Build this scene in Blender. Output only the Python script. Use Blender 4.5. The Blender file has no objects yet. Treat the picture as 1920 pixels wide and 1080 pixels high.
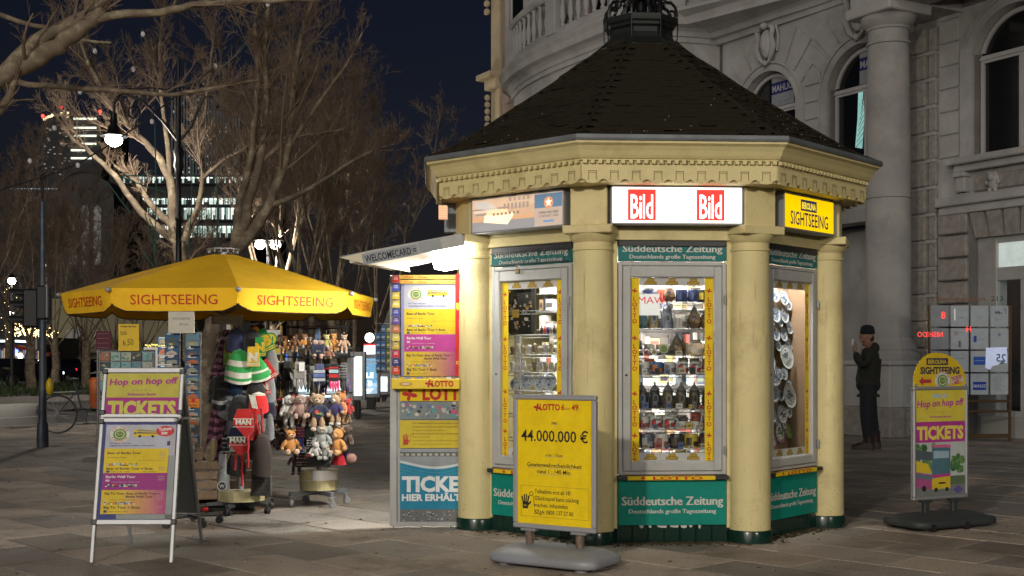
import bpy, math, random
import numpy as np
from mathutils import Matrix, Vector
PI = math.pi
R = math.radians
random.seed(7)
sc = bpy.context.scene

# ---------------------------------------------------------------- camera
EYE, FPX, HZ = 1.32, 2316.0, 672.0
cd = bpy.data.cameras.new('camera'); cam = bpy.data.objects.new('camera', cd)
sc.collection.objects.link(cam); sc.camera = cam
cam.location = (0, 0, EYE); cam.rotation_euler = (R(90), 0, 0)
cd.sensor_width = 36; cd.lens = FPX / 1920 * 36
cd.shift_y = (HZ - 540) / 1920
cd.clip_end = 2000; cd.clip_start = 0.05

# ---------------------------------------------------------------- night sky, dim soft city light
w = bpy.data.worlds.new('World'); sc.world = w; w.use_nodes = True
nt = w.node_tree; nt.nodes.clear()
sky = nt.nodes.new('ShaderNodeTexSky'); sky.sky_type = 'NISHITA'; sky.sun_disc = False
SUN_EL, SUN_AZ = 19, 200          # degrees; the light comes from behind the camera, a little to the left
sky.sun_elevation = R(SUN_EL); sky.sun_rotation = R(SUN_AZ)
sky.air_density = 1.6; sky.dust_density = 0.6; sky.ozone_density = 4.0
bgn = nt.nodes.new('ShaderNodeBackground'); bgn.inputs[1].default_value = 0.0031
hue = nt.nodes.new('ShaderNodeMix'); hue.data_type = 'RGBA'; hue.blend_type = 'MULTIPLY'
hue.inputs[0].default_value = 1.0; hue.inputs[7].default_value = (0.85, 0.68, 1.0, 1)
outn = nt.nodes.new('ShaderNodeOutputWorld')
nt.links.new(sky.outputs[0], hue.inputs[6]); nt.links.new(hue.outputs[2], bgn.inputs[0])
nt.links.new(bgn.outputs[0], outn.inputs[0])
sd = bpy.data.lights.new('sun', 'SUN'); sd.energy = 0.72; sd.angle = R(40); sd.color = (1.0, 0.93, 0.84)
sun = bpy.data.objects.new('sun', sd); sc.collection.objects.link(sun)
_az = R(SUN_AZ)
_d = Vector((math.sin(_az) * math.cos(R(SUN_EL)), math.cos(_az) * math.cos(R(SUN_EL)), math.sin(R(SUN_EL))))
sun.rotation_euler = _d.to_track_quat('Z', 'Y').to_euler()
sc.view_settings.view_transform = 'Standard'; sc.view_settings.look = 'None'
sc.view_settings.exposure = 0; sc.view_settings.gamma = 1; sc.view_settings.use_curve_mapping = False
sc.render.engine = 'CYCLES'
sc.cycles.max_bounces = 6; sc.cycles.diffuse_bounces = 3; sc.cycles.glossy_bounces = 3
sc.cycles.transmission_bounces = 4; sc.cycles.transparent_max_bounces = 12
sc.cycles.sample_clamp_indirect = 4; sc.cycles.use_denoising = True
sc.cycles.caustics_reflective = False; sc.cycles.caustics_refractive = False

# ---------------------------------------------------------------- helpers
def P(px, py, Y):
    return Vector(((px - 960) / FPX * Y, Y, EYE - (py - HZ) / FPX * Y))
def GY(py): return FPX * EYE / (py - HZ)
def lin(c):
    return tuple((x / 12.92 if x <= 0.04045 else ((x + 0.055) / 1.055) ** 2.4) for x in c)
def S(r, g, b): return lin((r / 255, g / 255, b / 255))
def col_link(o): sc.collection.objects.link(o)

_tc = {}
def glyphs(s, bold=0.0):
    k = (s, bold)
    if k not in _tc:
        c = bpy.data.curves.new('t', 'FONT'); c.body = s; c.size = 1; c.resolution_u = 2; c.offset = bold
        c.fill_mode = 'FRONT'
        o = bpy.data.objects.new('t', c); col_link(o)
        me = bpy.data.meshes.new_from_object(o)
        vs = [tuple(v.co)[:2] for v in me.vertices]; fs = [tuple(p.vertices) for p in me.polygons]
        bpy.data.objects.remove(o); bpy.data.curves.remove(c); bpy.data.meshes.remove(me)
        xs = [v[0] for v in vs] or [0]
        x0, x1 = min(xs), max(xs)
        vs = [(x - x0, y) for x, y in vs]
        _tc[k] = (vs, fs, x1 - x0)
    return _tc[k]

class MB:
    def __init__(s, M=None):
        s.V = []; s.F = []; s.C = []; s.M = M or Matrix(); s.col = None
    def add(s, pts, faces):
        b = len(s.V); M = s.M
        for p in pts: s.V.append(tuple(M @ Vector(p)))
        for f in faces: s.F.append(tuple(b + i for i in f)); s.C.append(s.col)
        return s
    def box(s, x0, x1, y0, y1, z0, z1):
        return s.add([(x0,y0,z0),(x1,y0,z0),(x1,y1,z0),(x0,y1,z0),(x0,y0,z1),(x1,y0,z1),(x1,y1,z1),(x0,y1,z1)],
            [(3,2,1,0),(4,5,6,7),(0,1,5,4),(1,2,6,5),(2,3,7,6),(3,0,4,7)])
    def cbox(s, x0, x1, y0, y1, z0, z1, c=0.004):
        # box with chamfered edges
        pts = []
        for sx, X in ((1, x0), (-1, x1)):
            for sy, Y in ((1, y0), (-1, y1)):
                for sz, Z in ((1, z0), (-1, z1)):
                    pts += [(X, Y+sy*c, Z+sz*c), (X+sx*c, Y, Z+sz*c), (X+sx*c, Y+sy*c, Z)]
        def i(a, b, d, k): return (a*4+b*2+d)*3+k
        F = [(i(0,0,0,0),i(0,0,1,0),i(0,1,1,0),i(0,1,0,0)), (i(1,0,0,0),i(1,1,0,0),i(1,1,1,0),i(1,0,1,0)),
             (i(0,0,0,1),i(1,0,0,1),i(1,0,1,1),i(0,0,1,1)), (i(0,1,0,1),i(0,1,1,1),i(1,1,1,1),i(1,1,0,1)),
             (i(0,0,0,2),i(0,1,0,2),i(1,1,0,2),i(1,0,0,2)), (i(0,0,1,2),i(1,0,1,2),i(1,1,1,2),i(0,1,1,2))]
        for a in (0,1):
            for b in (0,1): F.append((i(a,b,0,0),i(a,b,1,0),i(a,b,1,1),i(a,b,0,1)))
        for a in (0,1):
            for d in (0,1): F.append((i(a,0,d,0),i(a,1,d,0),i(a,1,d,2),i(a,0,d,2)))
        for b in (0,1):
            for d in (0,1): F.append((i(0,b,d,1),i(1,b,d,1),i(1,b,d,2),i(0,b,d,2)))
        for a in (0,1):
            for b in (0,1):
                for d in (0,1): F.append((i(a,b,d,0),i(a,b,d,1),i(a,b,d,2)))
        return s.add(pts, F)
    def quad(s, x0, x1, z0, z1, y): return s.add([(x0,y,z0),(x1,y,z0),(x1,y,z1),(x0,y,z1)], [(0,1,2,3)])
    def poly(s, xz, y): return s.add([(x,y,z) for x,z in xz], [tuple(range(len(xz)))])
    def disc(s, cx, cz, r, y, n=20, sz=1.0):
        return s.poly([(cx+r*math.cos(2*PI*i/n), cz+sz*r*math.sin(2*PI*i/n)) for i in range(n)], y)
    def ring(s, cx, cz, r0, r1, y, n=24, a0=0, a1=2*PI):
        pts = []
        for i in range(n+1):
            a = a0+(a1-a0)*i/n
            pts += [(cx+r0*math.cos(a), y, cz+r0*math.sin(a)), (cx+r1*math.cos(a), y, cz+r1*math.sin(a))]
        return s.add(pts, [(2*i,2*i+1,2*i+3,2*i+2) for i in range(n)])
    def line(s, x0, z0, x1, z1, t, y):
        dx, dz = x1-x0, z1-z0; L = math.hypot(dx, dz) or 1; nx, nz = -dz/L*t/2, dx/L*t/2
        return s.poly([(x0+nx,z0+nz),(x1+nx,z1+nz),(x1-nx,z1-nz),(x0-nx,z0-nz)], y)
    def prism_xz(s, xz, y0, y1):
        n = len(xz)
        return s.add([(x,y0,z) for x,z in xz]+[(x,y1,z) for x,z in xz],
            [tuple(range(n)), tuple(range(2*n-1,n-1,-1))]+[(i,(i+1)%n,n+(i+1)%n,n+i) for i in range(n)])
    def prism_xy(s, xy, z0, z1):
        n = len(xy)
        return s.add([(x,y,z0) for x,y in xy]+[(x,y,z1) for x,y in xy],
            [tuple(range(n-1,-1,-1)), tuple(range(n,2*n))]+[(i,(i+1)%n,n+(i+1)%n,n+i) for i in range(n)])
    def loft(s, rings, closed=True, caps=True):
        n = len(rings[0]); pts = [p for r in rings for p in r]; F = []
        for k in range(len(rings)-1):
            for i in range(n if closed else n-1):
                j = (i+1) % n; F.append((k*n+i, k*n+j, (k+1)*n+j, (k+1)*n+i))
        if caps and closed: F += [tuple(range(n-1,-1,-1)), tuple((len(rings)-1)*n+i for i in range(n))]
        return s.add(pts, F)
    def tube(s, pts, r, n=6, caps=True):
        pts = [Vector(p) for p in pts]; m = len(pts)
        rs = r if isinstance(r, (list, tuple)) else [r]*m
        rings = []; u = None
        for i, p in enumerate(pts):
            t = (pts[min(i+1,m-1)]-pts[max(i-1,0)])
            if t.length < 1e-9: t = Vector((0,0,1))
            t.normalize()
            if u is None: u = t.cross(Vector((0,0,1)) if abs(t.z) < .9 else Vector((1,0,0)))
            u = (u - t*u.dot(t)); u.normalize(); v = t.cross(u)
            rings.append([p + (u*math.cos(2*PI*k/n)+v*math.sin(2*PI*k/n))*rs[i] for k in range(n)])
        return s.loft(rings, True, caps)
    def lathe(s, prof, cx=0, cy=0, n=24, a0=0.0, caps=True):
        return s.loft([[(cx+r*math.cos(a0+2*PI*k/n), cy+r*math.sin(a0+2*PI*k/n), z) for k in range(n)] for r, z in prof], True, caps)
    def ell(s, c, r, n=10, m=7, M=None):
        M = M or Matrix(); c = Vector(c); old = s.M; s.M = old @ Matrix.Translation(c) @ M
        rings = []
        for j in range(m+1):
            t = -PI/2+PI*j/m; q = max(math.cos(t), .02)
            rings.append([(r[0]*q*math.cos(2*PI*k/n), r[1]*q*math.sin(2*PI*k/n), r[2]*math.sin(t)) for k in range(n)])
        s.loft(rings); s.M = old; return s
    def text(s, t, x, z, h, y, col=None, width=None, bold=0.0, align='c', sx=1.0, rot=0.0, shear=0.0):
        # h: cap height; width: fit; baseline at z
        vs, fs, w0 = glyphs(t, bold); k = h/0.70
        kx = k*sx if width is None else width/max(w0, 1e-6)
        W = w0*kx; ox = {'c': -W/2, 'l': 0, 'r': -W}[align]
        cr, sr = math.cos(rot), math.sin(rot); o = s.col
        if col is not None: s.col = col
        pts = []
        for a, b in vs:
            X = a*kx+ox+b*k*shear; Z = b*k
            pts.append((x+X*cr-Z*sr, y, z+X*sr+Z*cr))
        s.add(pts, fs); s.col = o; return s
    def build(s, name, mat, parent=None, smooth=0, **props):
        me = bpy.data.meshes.new(name); me.from_pydata(s.V, [], s.F)
        if any(c is not None for c in s.C):
            at = me.color_attributes.new('col', 'FLOAT_COLOR', 'CORNER')
            arr = []
            for f, c in zip(s.F, s.C):
                c = c or (.8,.8,.8); arr += [c[0], c[1], c[2], 1.0]*len(f)
            at.data.foreach_set('color', arr)
        if smooth:
            me.polygons.foreach_set('use_smooth', [True]*len(me.polygons)); me.update()
            me.set_sharp_from_angle(angle=R(smooth))
        me.materials.append(mat); me.update()
        o = bpy.data.objects.new(name, me); col_link(o)
        if parent is not None: o.parent = parent
        for k, v in props.items(): o[k] = v
        return o

def thing(name, label, cat, loc=(0,0,0), rz=0.0, group=None):
    o = bpy.data.objects.new(name, None); col_link(o); o.empty_display_size = .1
    o.location = loc; o.rotation_euler = (0, 0, rz); o['label'] = label; o['category'] = cat
    if group: o['group'] = group
    return o
def tag(o, label, cat, group=None):
    o['label'] = label; o['category'] = cat
    if group: o['group'] = group
    return o
def struct(o): o['kind'] = 'structure'; return o
def dup(root, loc=None, rz=None, label=None, group=None, scale=None):
    def rec(o, par):
        c = o.copy(); col_link(c); c.parent = par
        for ch in list(o.children): rec(ch, c)
        return c
    r = rec(root, None)
    if loc is not None: r.location = loc
    if rz is not None: r.rotation_euler = (0, 0, rz)
    if scale is not None: r.scale = (scale,)*3
    if label: r['label'] = label
    if group: r['group'] = group
    return r
def link_copy(me, name, parent, M):
    o = bpy.data.objects.new(name, me); col_link(o); o.parent = parent; o.matrix_basis = M; return o
ORD = ['first','second','third','fourth','fifth','sixth','seventh','eighth','ninth','tenth','eleventh','twelfth','thirteenth','fourteenth','fifteenth','sixteenth','seventeenth','eighteenth','nineteenth','twentieth']+['%s' % w for w in ('twenty-first','twenty-second','twenty-third','twenty-fourth','twenty-fifth','twenty-sixth','twenty-seventh','twenty-eighth','twenty-ninth','thirtieth','thirty-first','thirty-second','thirty-third','thirty-fourth','thirty-fifth','thirty-sixth','thirty-seventh','thirty-eighth')]

# ---------------------------------------------------------------- materials
def mat(name, base, rough=.6, metal=0.0, var=0.0, vscale=3.0, bump=0.0, bscale=40.0, spec=.5, dirt=None, dscale=1.2, damt=.5, coat=0, sheen=0, obj=False):
    m = bpy.data.materials.new(name); m.use_nodes = True; t = m.node_tree; b = t.nodes['Principled BSDF']
    b.inputs['Base Color'].default_value = (*base, 1); b.inputs['Roughness'].default_value = rough
    b.inputs['Metallic'].default_value = metal; b.inputs['Specular IOR Level'].default_value = spec
    if coat: b.inputs['Coat Weight'].default_value = coat
    if sheen: b.inputs['Sheen Weight'].default_value = sheen
    tc = t.nodes.new('ShaderNodeTexCoord'); src = tc.outputs['Object']
    last = None
    if var:
        n = t.nodes.new('ShaderNodeTexNoise'); n.inputs['Scale'].default_value = vscale; n.inputs['Detail'].default_value = 6
        n.inputs['Roughness'].default_value = .65
        t.links.new(src, n.inputs[0])
        r = t.nodes.new('ShaderNodeMapRange'); r.inputs[1].default_value = .3; r.inputs[2].default_value = .7
        r.inputs[3].default_value = 1-var; r.inputs[4].default_value = 1+var*.6
        t.links.new(n.outputs[0], r.inputs[0])
        mx = t.nodes.new('ShaderNodeMix'); mx.data_type = 'RGBA'; mx.blend_type = 'MULTIPLY'; mx.inputs[0].default_value = 1
        mx.inputs[6].default_value = (*base, 1); t.links.new(r.outputs[0], mx.inputs[7]); last = mx.outputs[2]
    if dirt is not None:
        n = t.nodes.new('ShaderNodeTexNoise'); n.inputs['Scale'].default_value = dscale; n.inputs['Detail'].default_value = 8
        n.inputs['Roughness'].default_value = .7; t.links.new(src, n.inputs[0])
        r = t.nodes.new('ShaderNodeMapRange'); r.inputs[1].default_value = .5; r.inputs[2].default_value = .72
        r.inputs[3].default_value = 0; r.inputs[4].default_value = damt; t.links.new(n.outputs[0], r.inputs[0])
        mx = t.nodes.new('ShaderNodeMix'); mx.data_type = 'RGBA'
        if last: t.links.new(last, mx.inputs[6])
        else: mx.inputs[6].default_value = (*base, 1)
        mx.inputs[7].default_value = (*dirt, 1); t.links.new(r.outputs[0], mx.inputs[0]); last = mx.outputs[2]
    if last: t.links.new(last, b.inputs['Base Color'])
    if bump:
        n = t.nodes.new('ShaderNodeTexNoise'); n.inputs['Scale'].default_value = bscale; n.inputs['Detail'].default_value = 5
        t.links.new(src, n.inputs[0]); bp = t.nodes.new('ShaderNodeBump'); bp.inputs['Strength'].default_value = bump
        bp.inputs['Distance'].default_value = .01
        t.links.new(n.outputs[0], bp.inputs['Height']); t.links.new(bp.outputs[0], b.inputs['Normal'])
    return m
def emit(name, color, strength):
    m = bpy.data.materials.new(name); m.use_nodes = True; b = m.node_tree.nodes['Principled BSDF']
    b.inputs['Base Color'].default_value = (*[min(c, .8) for c in color], 1)
    b.inputs['Emission Color'].default_value = (*color, 1); b.inputs['Emission Strength'].default_value = strength
    b.inputs['Roughness'].default_value = .4
    return m
def printmat(name, rough=.45, em=0.0, grime=.12, sheen=0, bump=0, bscale=60):
    # flat print: colour per face from the 'col' attribute, slight wear; em > 0 for back-lit sheets
    m = bpy.data.materials.new(name); m.use_nodes = True; t = m.node_tree; b = t.nodes['Principled BSDF']
    a = t.nodes.new('ShaderNodeAttribute'); a.attribute_name = 'col'
    tc = t.nodes.new('ShaderNodeTexCoord'); n = t.nodes.new('ShaderNodeTexNoise')
    n.inputs['Scale'].default_value = 9; n.inputs['Detail'].default_value = 6; n.inputs['Roughness'].default_value = .7
    t.links.new(tc.outputs['Object'], n.inputs[0])
    r = t.nodes.new('ShaderNodeMapRange'); r.inputs[1].default_value = .3; r.inputs[2].default_value = .7
    r.inputs[3].default_value = 1-grime*1.5; r.inputs[4].default_value = 1+grime*.3; t.links.new(n.outputs[0], r.inputs[0])
    mx = t.nodes.new('ShaderNodeMix'); mx.data_type = 'RGBA'; mx.blend_type = 'MULTIPLY'; mx.inputs[0].default_value = 1
    t.links.new(a.outputs['Color'], mx.inputs[6]); t.links.new(r.outputs[0], mx.inputs[7])
    t.links.new(mx.outputs[2], b.inputs['Base Color']); b.inputs['Roughness'].default_value = rough; b.inputs['Specular IOR Level'].default_value = .3
    if sheen: b.inputs['Sheen Weight'].default_value = sheen
    if em:
        t.links.new(mx.outputs[2], b.inputs['Emission Color']); b.inputs['Emission Strength'].default_value = em
    if bump:
        n2 = t.nodes.new('ShaderNodeTexNoise'); n2.inputs['Scale'].default_value = bscale; n2.inputs['Detail'].default_value = 4
        t.links.new(tc.outputs['Object'], n2.inputs[0]); bp = t.nodes.new('ShaderNodeBump'); bp.inputs['Strength'].default_value = bump
        bp.inputs['Distance'].default_value = .01
        t.links.new(n2.outputs[0], bp.inputs['Height']); t.links.new(bp.outputs[0], b.inputs['Normal'])
    return m
def glassmat(name, tint=(1,1,1), f=.5, rough=.02):
    m = bpy.data.materials.new(name); m.use_nodes = True; t = m.node_tree; t.nodes.remove(t.nodes['Principled BSDF'])
    o = t.nodes['Material Output']; tr = t.nodes.new('ShaderNodeBsdfTransparent'); tr.inputs[0].default_value = (*tint, 1)
    g = t.nodes.new('ShaderNodeBsdfGlossy'); g.inputs['Roughness'].default_value = rough
    lw = t.nodes.new('ShaderNodeLayerWeight')
    pw = t.nodes.new('ShaderNodeMath'); pw.operation = 'POWER'; pw.inputs[1].default_value = 5; t.links.new(lw.outputs['Facing'], pw.inputs[0])
    mu = t.nodes.new('ShaderNodeMath'); mu.operation = 'MULTIPLY_ADD'; mu.inputs[1].default_value = .9; mu.inputs[2].default_value = .05*f*2
    t.links.new(pw.outputs[0], mu.inputs[0])
    mx = t.nodes.new('ShaderNodeMixShader')
    t.links.new(mu.outputs[0], mx.inputs[0])
    t.links.new(tr.outputs[0], mx.inputs[1]); t.links.new(g.outputs[0], mx.inputs[2]); t.links.new(mx.outputs[0], o.inputs[0])
    return m

M_PRINT = printmat('print', rough=.65)
M_PRINTLIT = printmat('print_backlit', em=1.0, grime=.05)
M_SCREEN = printmat('print_bright', em=2.2, grime=.04)
M_CLOTH = printmat('knit', rough=.95, grime=.25, sheen=.3, bump=.5, bscale=140)
M_PLUSH = printmat('plush_fur', rough=1.0, grime=.25, sheen=.5, bump=.9, bscale=160)
M_GLAZE = printmat('glazed_ware', rough=.25, grime=.3, bump=.3, bscale=90)
M_CREAM = mat('cream_paint', (.66,.57,.29), .6, var=.12, vscale=2.2, dirt=(.25,.19,.08), dscale=2.2, damt=.6, bump=.18, bscale=60)
M_GREYFRAME = mat('grey_white_paint', (.42,.43,.43), .45, var=.08, vscale=4, dirt=(.18,.17,.15), dscale=5, damt=.35)
M_ALU = mat('brushed_aluminium', (.33,.34,.36), .5, metal=.5, var=.08, vscale=6)
M_ZINC = mat('zinc_sheet', (.20,.22,.24), .55, metal=.5, var=.25, vscale=7)
M_DKMETAL = mat('dark_grey_metal', (.045,.048,.052), .45, metal=.4, var=.15)
M_IRON = mat('black_cast_iron', (.012,.012,.014), .35, metal=.3, var=.2, vscale=9)
M_SHINGLE = mat('mossy_slate_shingle', (.021,.017,.011), .95, spec=.2, var=.4, vscale=5, dirt=(.022,.022,.008), dscale=2.6, damt=.7, bump=.6, bscale=30)
M_TILEG = mat('bottle_green_glazed_tile', (.006,.030,.022), .22, var=.3, vscale=6)
M_STONE = mat('pale_render_stone', (.43,.425,.42), .85, var=.20, vscale=1.3, dirt=(.14,.135,.13), dscale=.7, damt=.45, bump=.15, bscale=18)
M_ROCK = mat('rough_hewn_stone', (.30,.28,.26), .9, var=.3, vscale=9, bump=1.0, bscale=9)
M_BLACK = mat('black_plastic', (.014,.014,.016), .5, var=.1)
M_WHITEP = mat('white_plastic', (.7,.7,.68), .4, var=.05)
M_GREYP = mat('grey_moulded_plastic', (.25,.27,.31), .42, var=.12, vscale=5, dirt=(.15,.13,.10), dscale=2.5, damt=.7)
M_DARKP = mat('dark_grey_rubber', (.030,.035,.037), .6, var=.2, vscale=5, bump=.2)
M_WOOD = mat('weathered_pallet_wood', (.16,.11,.07), .8, var=.35, vscale=7, bump=.3)
M_GLASS = glassmat('window_glass', (.96,.98,.97), .5)
M_DGLASS = mat('dark_window_glass', (.008,.009,.011), .06, spec=.8)
M_BARK = mat('plane_bark', (.15,.115,.080), .85, var=.5, vscale=5, dirt=(.34,.31,.21), dscale=5, damt=.9, bump=.8, bscale=14)
M_TWIG = mat('brown_twig', (.18,.130,.092), .8, var=.3, vscale=2)
M_GRASS = mat('grass', (.030,.050,.014), .9, var=.5, vscale=4)
# ================================================================ ground, paving, road
def _mixcol(t, a, b, fac, blend='MIX'):
    mx = t.nodes.new('ShaderNodeMix'); mx.data_type = 'RGBA'; mx.blend_type = blend
    for s, v in ((6, a), (7, b), (0, fac)):
        if isinstance(v, (int, float)): mx.inputs[s].default_value = v
        elif isinstance(v, tuple): mx.inputs[s].default_value = (*v, 1) if len(v) == 3 else v
        else: t.links.new(v, mx.inputs[s])
    return mx.outputs[2]
def paving_mat():
    m = bpy.data.materials.new('granite_paving'); m.use_nodes = True; t = m.node_tree; b = t.nodes['Principled BSDF']
    a = t.nodes.new('ShaderNodeAttribute'); a.attribute_name = 'col'
    g = t.nodes.new('ShaderNodeNewGeometry')
    def noise(sc_, det=6, rough=.6):
        n = t.nodes.new('ShaderNodeTexNoise'); n.inputs['Scale'].default_value = sc_; n.inputs['Detail'].default_value = det
        n.inputs['Roughness'].default_value = rough; t.links.new(g.outputs['Position'], n.inputs[0]); return n.outputs[0]
    def rng(src, a0, a1, b0, b1):
        r = t.nodes.new('ShaderNodeMapRange'); r.inputs[1].default_value = a0; r.inputs[2].default_value = a1
        r.inputs[3].default_value = b0; r.inputs[4].default_value = b1; t.links.new(src, r.inputs[0]); return r.outputs[0]
    c = _mixcol(t, a.outputs['Color'], rng(noise(.55), .3, .7, .70, 1.25), 1.0, 'MULTIPLY')
    c = _mixcol(t, c, rng(noise(60, 3), .3, .7, .72, 1.28), 1.0, 'MULTIPLY')
    c = _mixcol(t, c, (.09,.075,.058), rng(noise(1.7, 8, .7), .50, .68, 0, .75))
    vor = t.nodes.new('ShaderNodeTexVoronoi'); vor.inputs['Scale'].default_value = 9; t.links.new(g.outputs['Position'], vor.inputs[0])
    c = _mixcol(t, c, (.42,.41,.38), rng(vor.outputs['Distance'], .035, .05, .55, 0))   # gum spots and crumbs
    t.links.new(c, b.inputs['Base Color'])
    t.links.new(rng(noise(2.2), .3, .7, .58, .85), b.inputs['Roughness'])
    b.inputs['Specular IOR Level'].default_value = .32
    bp = t.nodes.new('ShaderNodeBump'); bp.inputs['Strength'].default_value = .9; bp.inputs['Distance'].default_value = .006
    t.links.new(noise(45, 6, .7), bp.inputs['Height']); t.links.new(bp.outputs[0], b.inputs['Normal'])
    return m
M_PAVE = paving_mat()
M_SOIL = mat('joint_sand', (.035,.028,.02), .95, var=.3, vscale=8)
M_ASPH = mat('asphalt', (.055,.052,.050), .55, var=.25, vscale=1.2, bump=.4, bscale=50)
M_KERB = mat('granite_kerb', (.19,.18,.17), .7, var=.2, vscale=3)

g = MB(); g.box(-400, 400, -60, 1200, -1.2, -.2); struct(g.build('ground', M_SOIL))
# street grid: u runs along the street (away to the left), v across it (to the right)
UD = Vector((-.707, .707, 0)); VD = Vector((.707, .707, 0))
GA = R(135)      # rotation of the street frame: local x = away to the left
pv = bpy.data.objects.new('pavement', None); col_link(pv); pv['kind'] = 'structure'
SW, SL, GAP = .50, .78, .017
rnd = random.Random(3)
tones = [(t[0]*2.25, t[1]*2.17, t[2]*2.08) for t in ((.118,.108,.098), (.135,.122,.108), (.105,.100,.094), (.128,.110,.094), (.160,.140,.122), (.100,.094,.09), (.084,.078,.070))]
slab_me = []
for tn in tones:
    b = MB(); b.col = tn; b.cbox(-SL/2+GAP/2, SL/2-GAP/2, -SW/2+GAP/2, SW/2-GAP/2, -.05, 0, .004)
    o = b.build('s', M_PAVE); slab_me.append(o.data); bpy.data.objects.remove(o)
cells = []
ca, sa = math.cos(GA), math.sin(GA)
for j in range(-60, 100):
    for i in range(-50, 60):
        u = i*SL + (SL*.5 if j % 2 else 0) + rnd.uniform(-.05,.05)*0; v = j*SW
        X, Y = u*ca - v*sa, u*sa + v*ca
        if Y < 6.2 or Y > 34: continue
        px = 960+FPX*X/Y
        if px < -260 or px > 2200: continue
        if -.833*X + .554*Y > 20.9: continue
        cells.append((Y, X, u, v))
cells.sort(key=lambda c: c[0])
rest = MB()
nbig = 0
for Y, X, u, v in cells:
    px, py = 960+FPX*X/Y, HZ+FPX*EYE/Y
    vis = -60 < px < 1980 and py < 1110
    dz = rnd.uniform(-.0035, .0025); k = rnd.randrange(len(tones))
    if vis and nbig < 300:
        nbig += 1
        link_copy(slab_me[k], 'paving_slab', pv, Matrix.Translation((X, Y, dz)) @ Matrix.Rotation(GA, 4, 'Z') @ Matrix.Rotation(rnd.uniform(-.006,.006), 4, 'X'))
    else:
        rest.M = Matrix.Translation((X, Y, dz)) @ Matrix.Rotation(GA, 4, 'Z'); rest.col = tones[k]
        rest.box(-SL/2+GAP/2, SL/2-GAP/2, -SW/2+GAP/2, SW/2-GAP/2, -.05, 0)
rest.build('paving_slabs', M_PAVE, pv, kind='stuff')
RA = math.atan2(.833, .554)
def strip(name, m, n0, n1, z0, z1, u0=-60, u1=260, seg=None, **kw):
    # a band along the street; local x = along the street, local y = away from the kiosk
    b = MB(Matrix.Rotation(RA, 4, 'Z')); b.col = (.12,.11,.10); b.box(u0, u1, n0, n1, z0, z1); return b.build(name, m, **kw)
strip('pavement_bed', M_SOIL, -90, 21.2, -.19, -.043, kind='structure')
b = MB(); b.col = (.115,.105,.095); b.add([(-14,33.8,-.02),(60,33.8,-.02),(60,160,-.02),(70,160,-.02),(30,80,-.02)][:3]+[(60,75,-.02),(16,60,-.02)], [(0,1,2,3,4)])
struct(b.build('far_pavement', M_PAVE))
kb = bpy.data.objects.new('kerb', None); col_link(kb); kb['kind'] = 'structure'
kbm = MB(); kbm.cbox(-.49, .49, -.13, .13, -.3, .012, .02); ko = kbm.build('k', M_KERB); kme = ko.data; bpy.data.objects.remove(ko)
RM = Matrix.Rotation(RA, 4, 'Z')
for i in range(60):
    link_copy(kme, 'kerb_stone', kb, RM @ Matrix.Translation((3+i*1.0, 21.33, 0)))
strip('road', M_ASPH, 21.3, 78, -.19, -.12, kind='structure')
strip('lane_marking', mat('road_paint', (.45,.44,.42), .6, var=.3, vscale=2), 26.6, 26.75, -.12, -.114, kind='structure')
strip('median', M_SOIL, 35.6, 50, -.12, .06, u1=160, kind='structure')
strip('median_kerb', M_KERB, 35.3, 35.6, -.12, .08, u1=160, kind='structure')
# grass and low plants on the median
b = MB(RM); rr = random.Random(5)
for i in range(9000):
    u, n = rr.uniform(-5, 75), rr.uniform(35.7, 49); h = rr.uniform(.08, .30) if rr.random() < .9 else rr.uniform(.3, .6)
    a = rr.uniform(0, PI); dx, dy = math.cos(a)*.07, math.sin(a)*.07; lx, ly = rr.uniform(-.1,.1), rr.uniform(-.1,.1)
    b.add([(u-dx,n-dy,.05),(u+dx,n+dy,.05),(u+lx,n+ly,.05+h)], [(0,1,2)])
b.build('grass', M_GRASS, kind='stuff')
# ================================================================ the kiosk
KX, KY, TH = 1.066, 10.255, R(3.46)
KR = 1.4865
AP = KR*math.cos(PI/8)
kiosk = thing('kiosk', 'cream octagonal newspaper and souvenir kiosk with round columns and a dark shingled roof', 'kiosk', (KX, KY, 0), TH)
def FM(k, ap=AP):
    a = R(-90+45*k)
    return Matrix.Translation((math.cos(a)*ap, math.sin(a)*ap, 0)) @ Matrix.Rotation(R(45*k), 4, 'Z')
KW = Matrix.Translation((KX, KY, 0)) @ Matrix.Rotation(TH, 4, 'Z')   # kiosk to world
def VA(k): return R(-90-22.5+45*k)       # vertex k; face k lies between vertex k and k+1
def octa(r, z): return [(r*math.cos(VA(k)), r*math.sin(VA(k)), z) for k in range(8)]
# columns
for k in range(8):
    cx, cy = KR*math.cos(VA(k)), KR*math.sin(VA(k))
    b = MB(); b.lathe([(.149,.09),(.148,.5),(.146,1.2),(.141,1.8),(.137,2.085),(.146,2.09),(.146,2.105),(.138,2.11),(.139,2.145),(.150,2.155),(.170,2.185),(.176,2.203)], cx, cy, 40)
    b.M = Matrix.Translation((cx, cy, 0)) @ Matrix.Rotation(VA(k)+PI/2, 4, 'Z')
    b.cbox(-.178,.178,-.178,.178,2.203,2.262,.006)
    col = b.build('column', M_CREAM, kiosk, smooth=40)
    b = MB(); b.lathe([(.163,0),(.163,.075),(.156,.092),(.15,.092)], cx, cy, 40)
    b.build('column_base', M_TILEG, col, smooth=40)
    b = MB(Matrix.Translation((cx, cy, 0)) @ Matrix.Rotation(VA(k)+PI/2, 4, 'Z')); b.cbox(-.135,.135,-.125,.2,2.262,2.60,.006)
    b.build('attic_block', M_CREAM, col)
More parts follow.
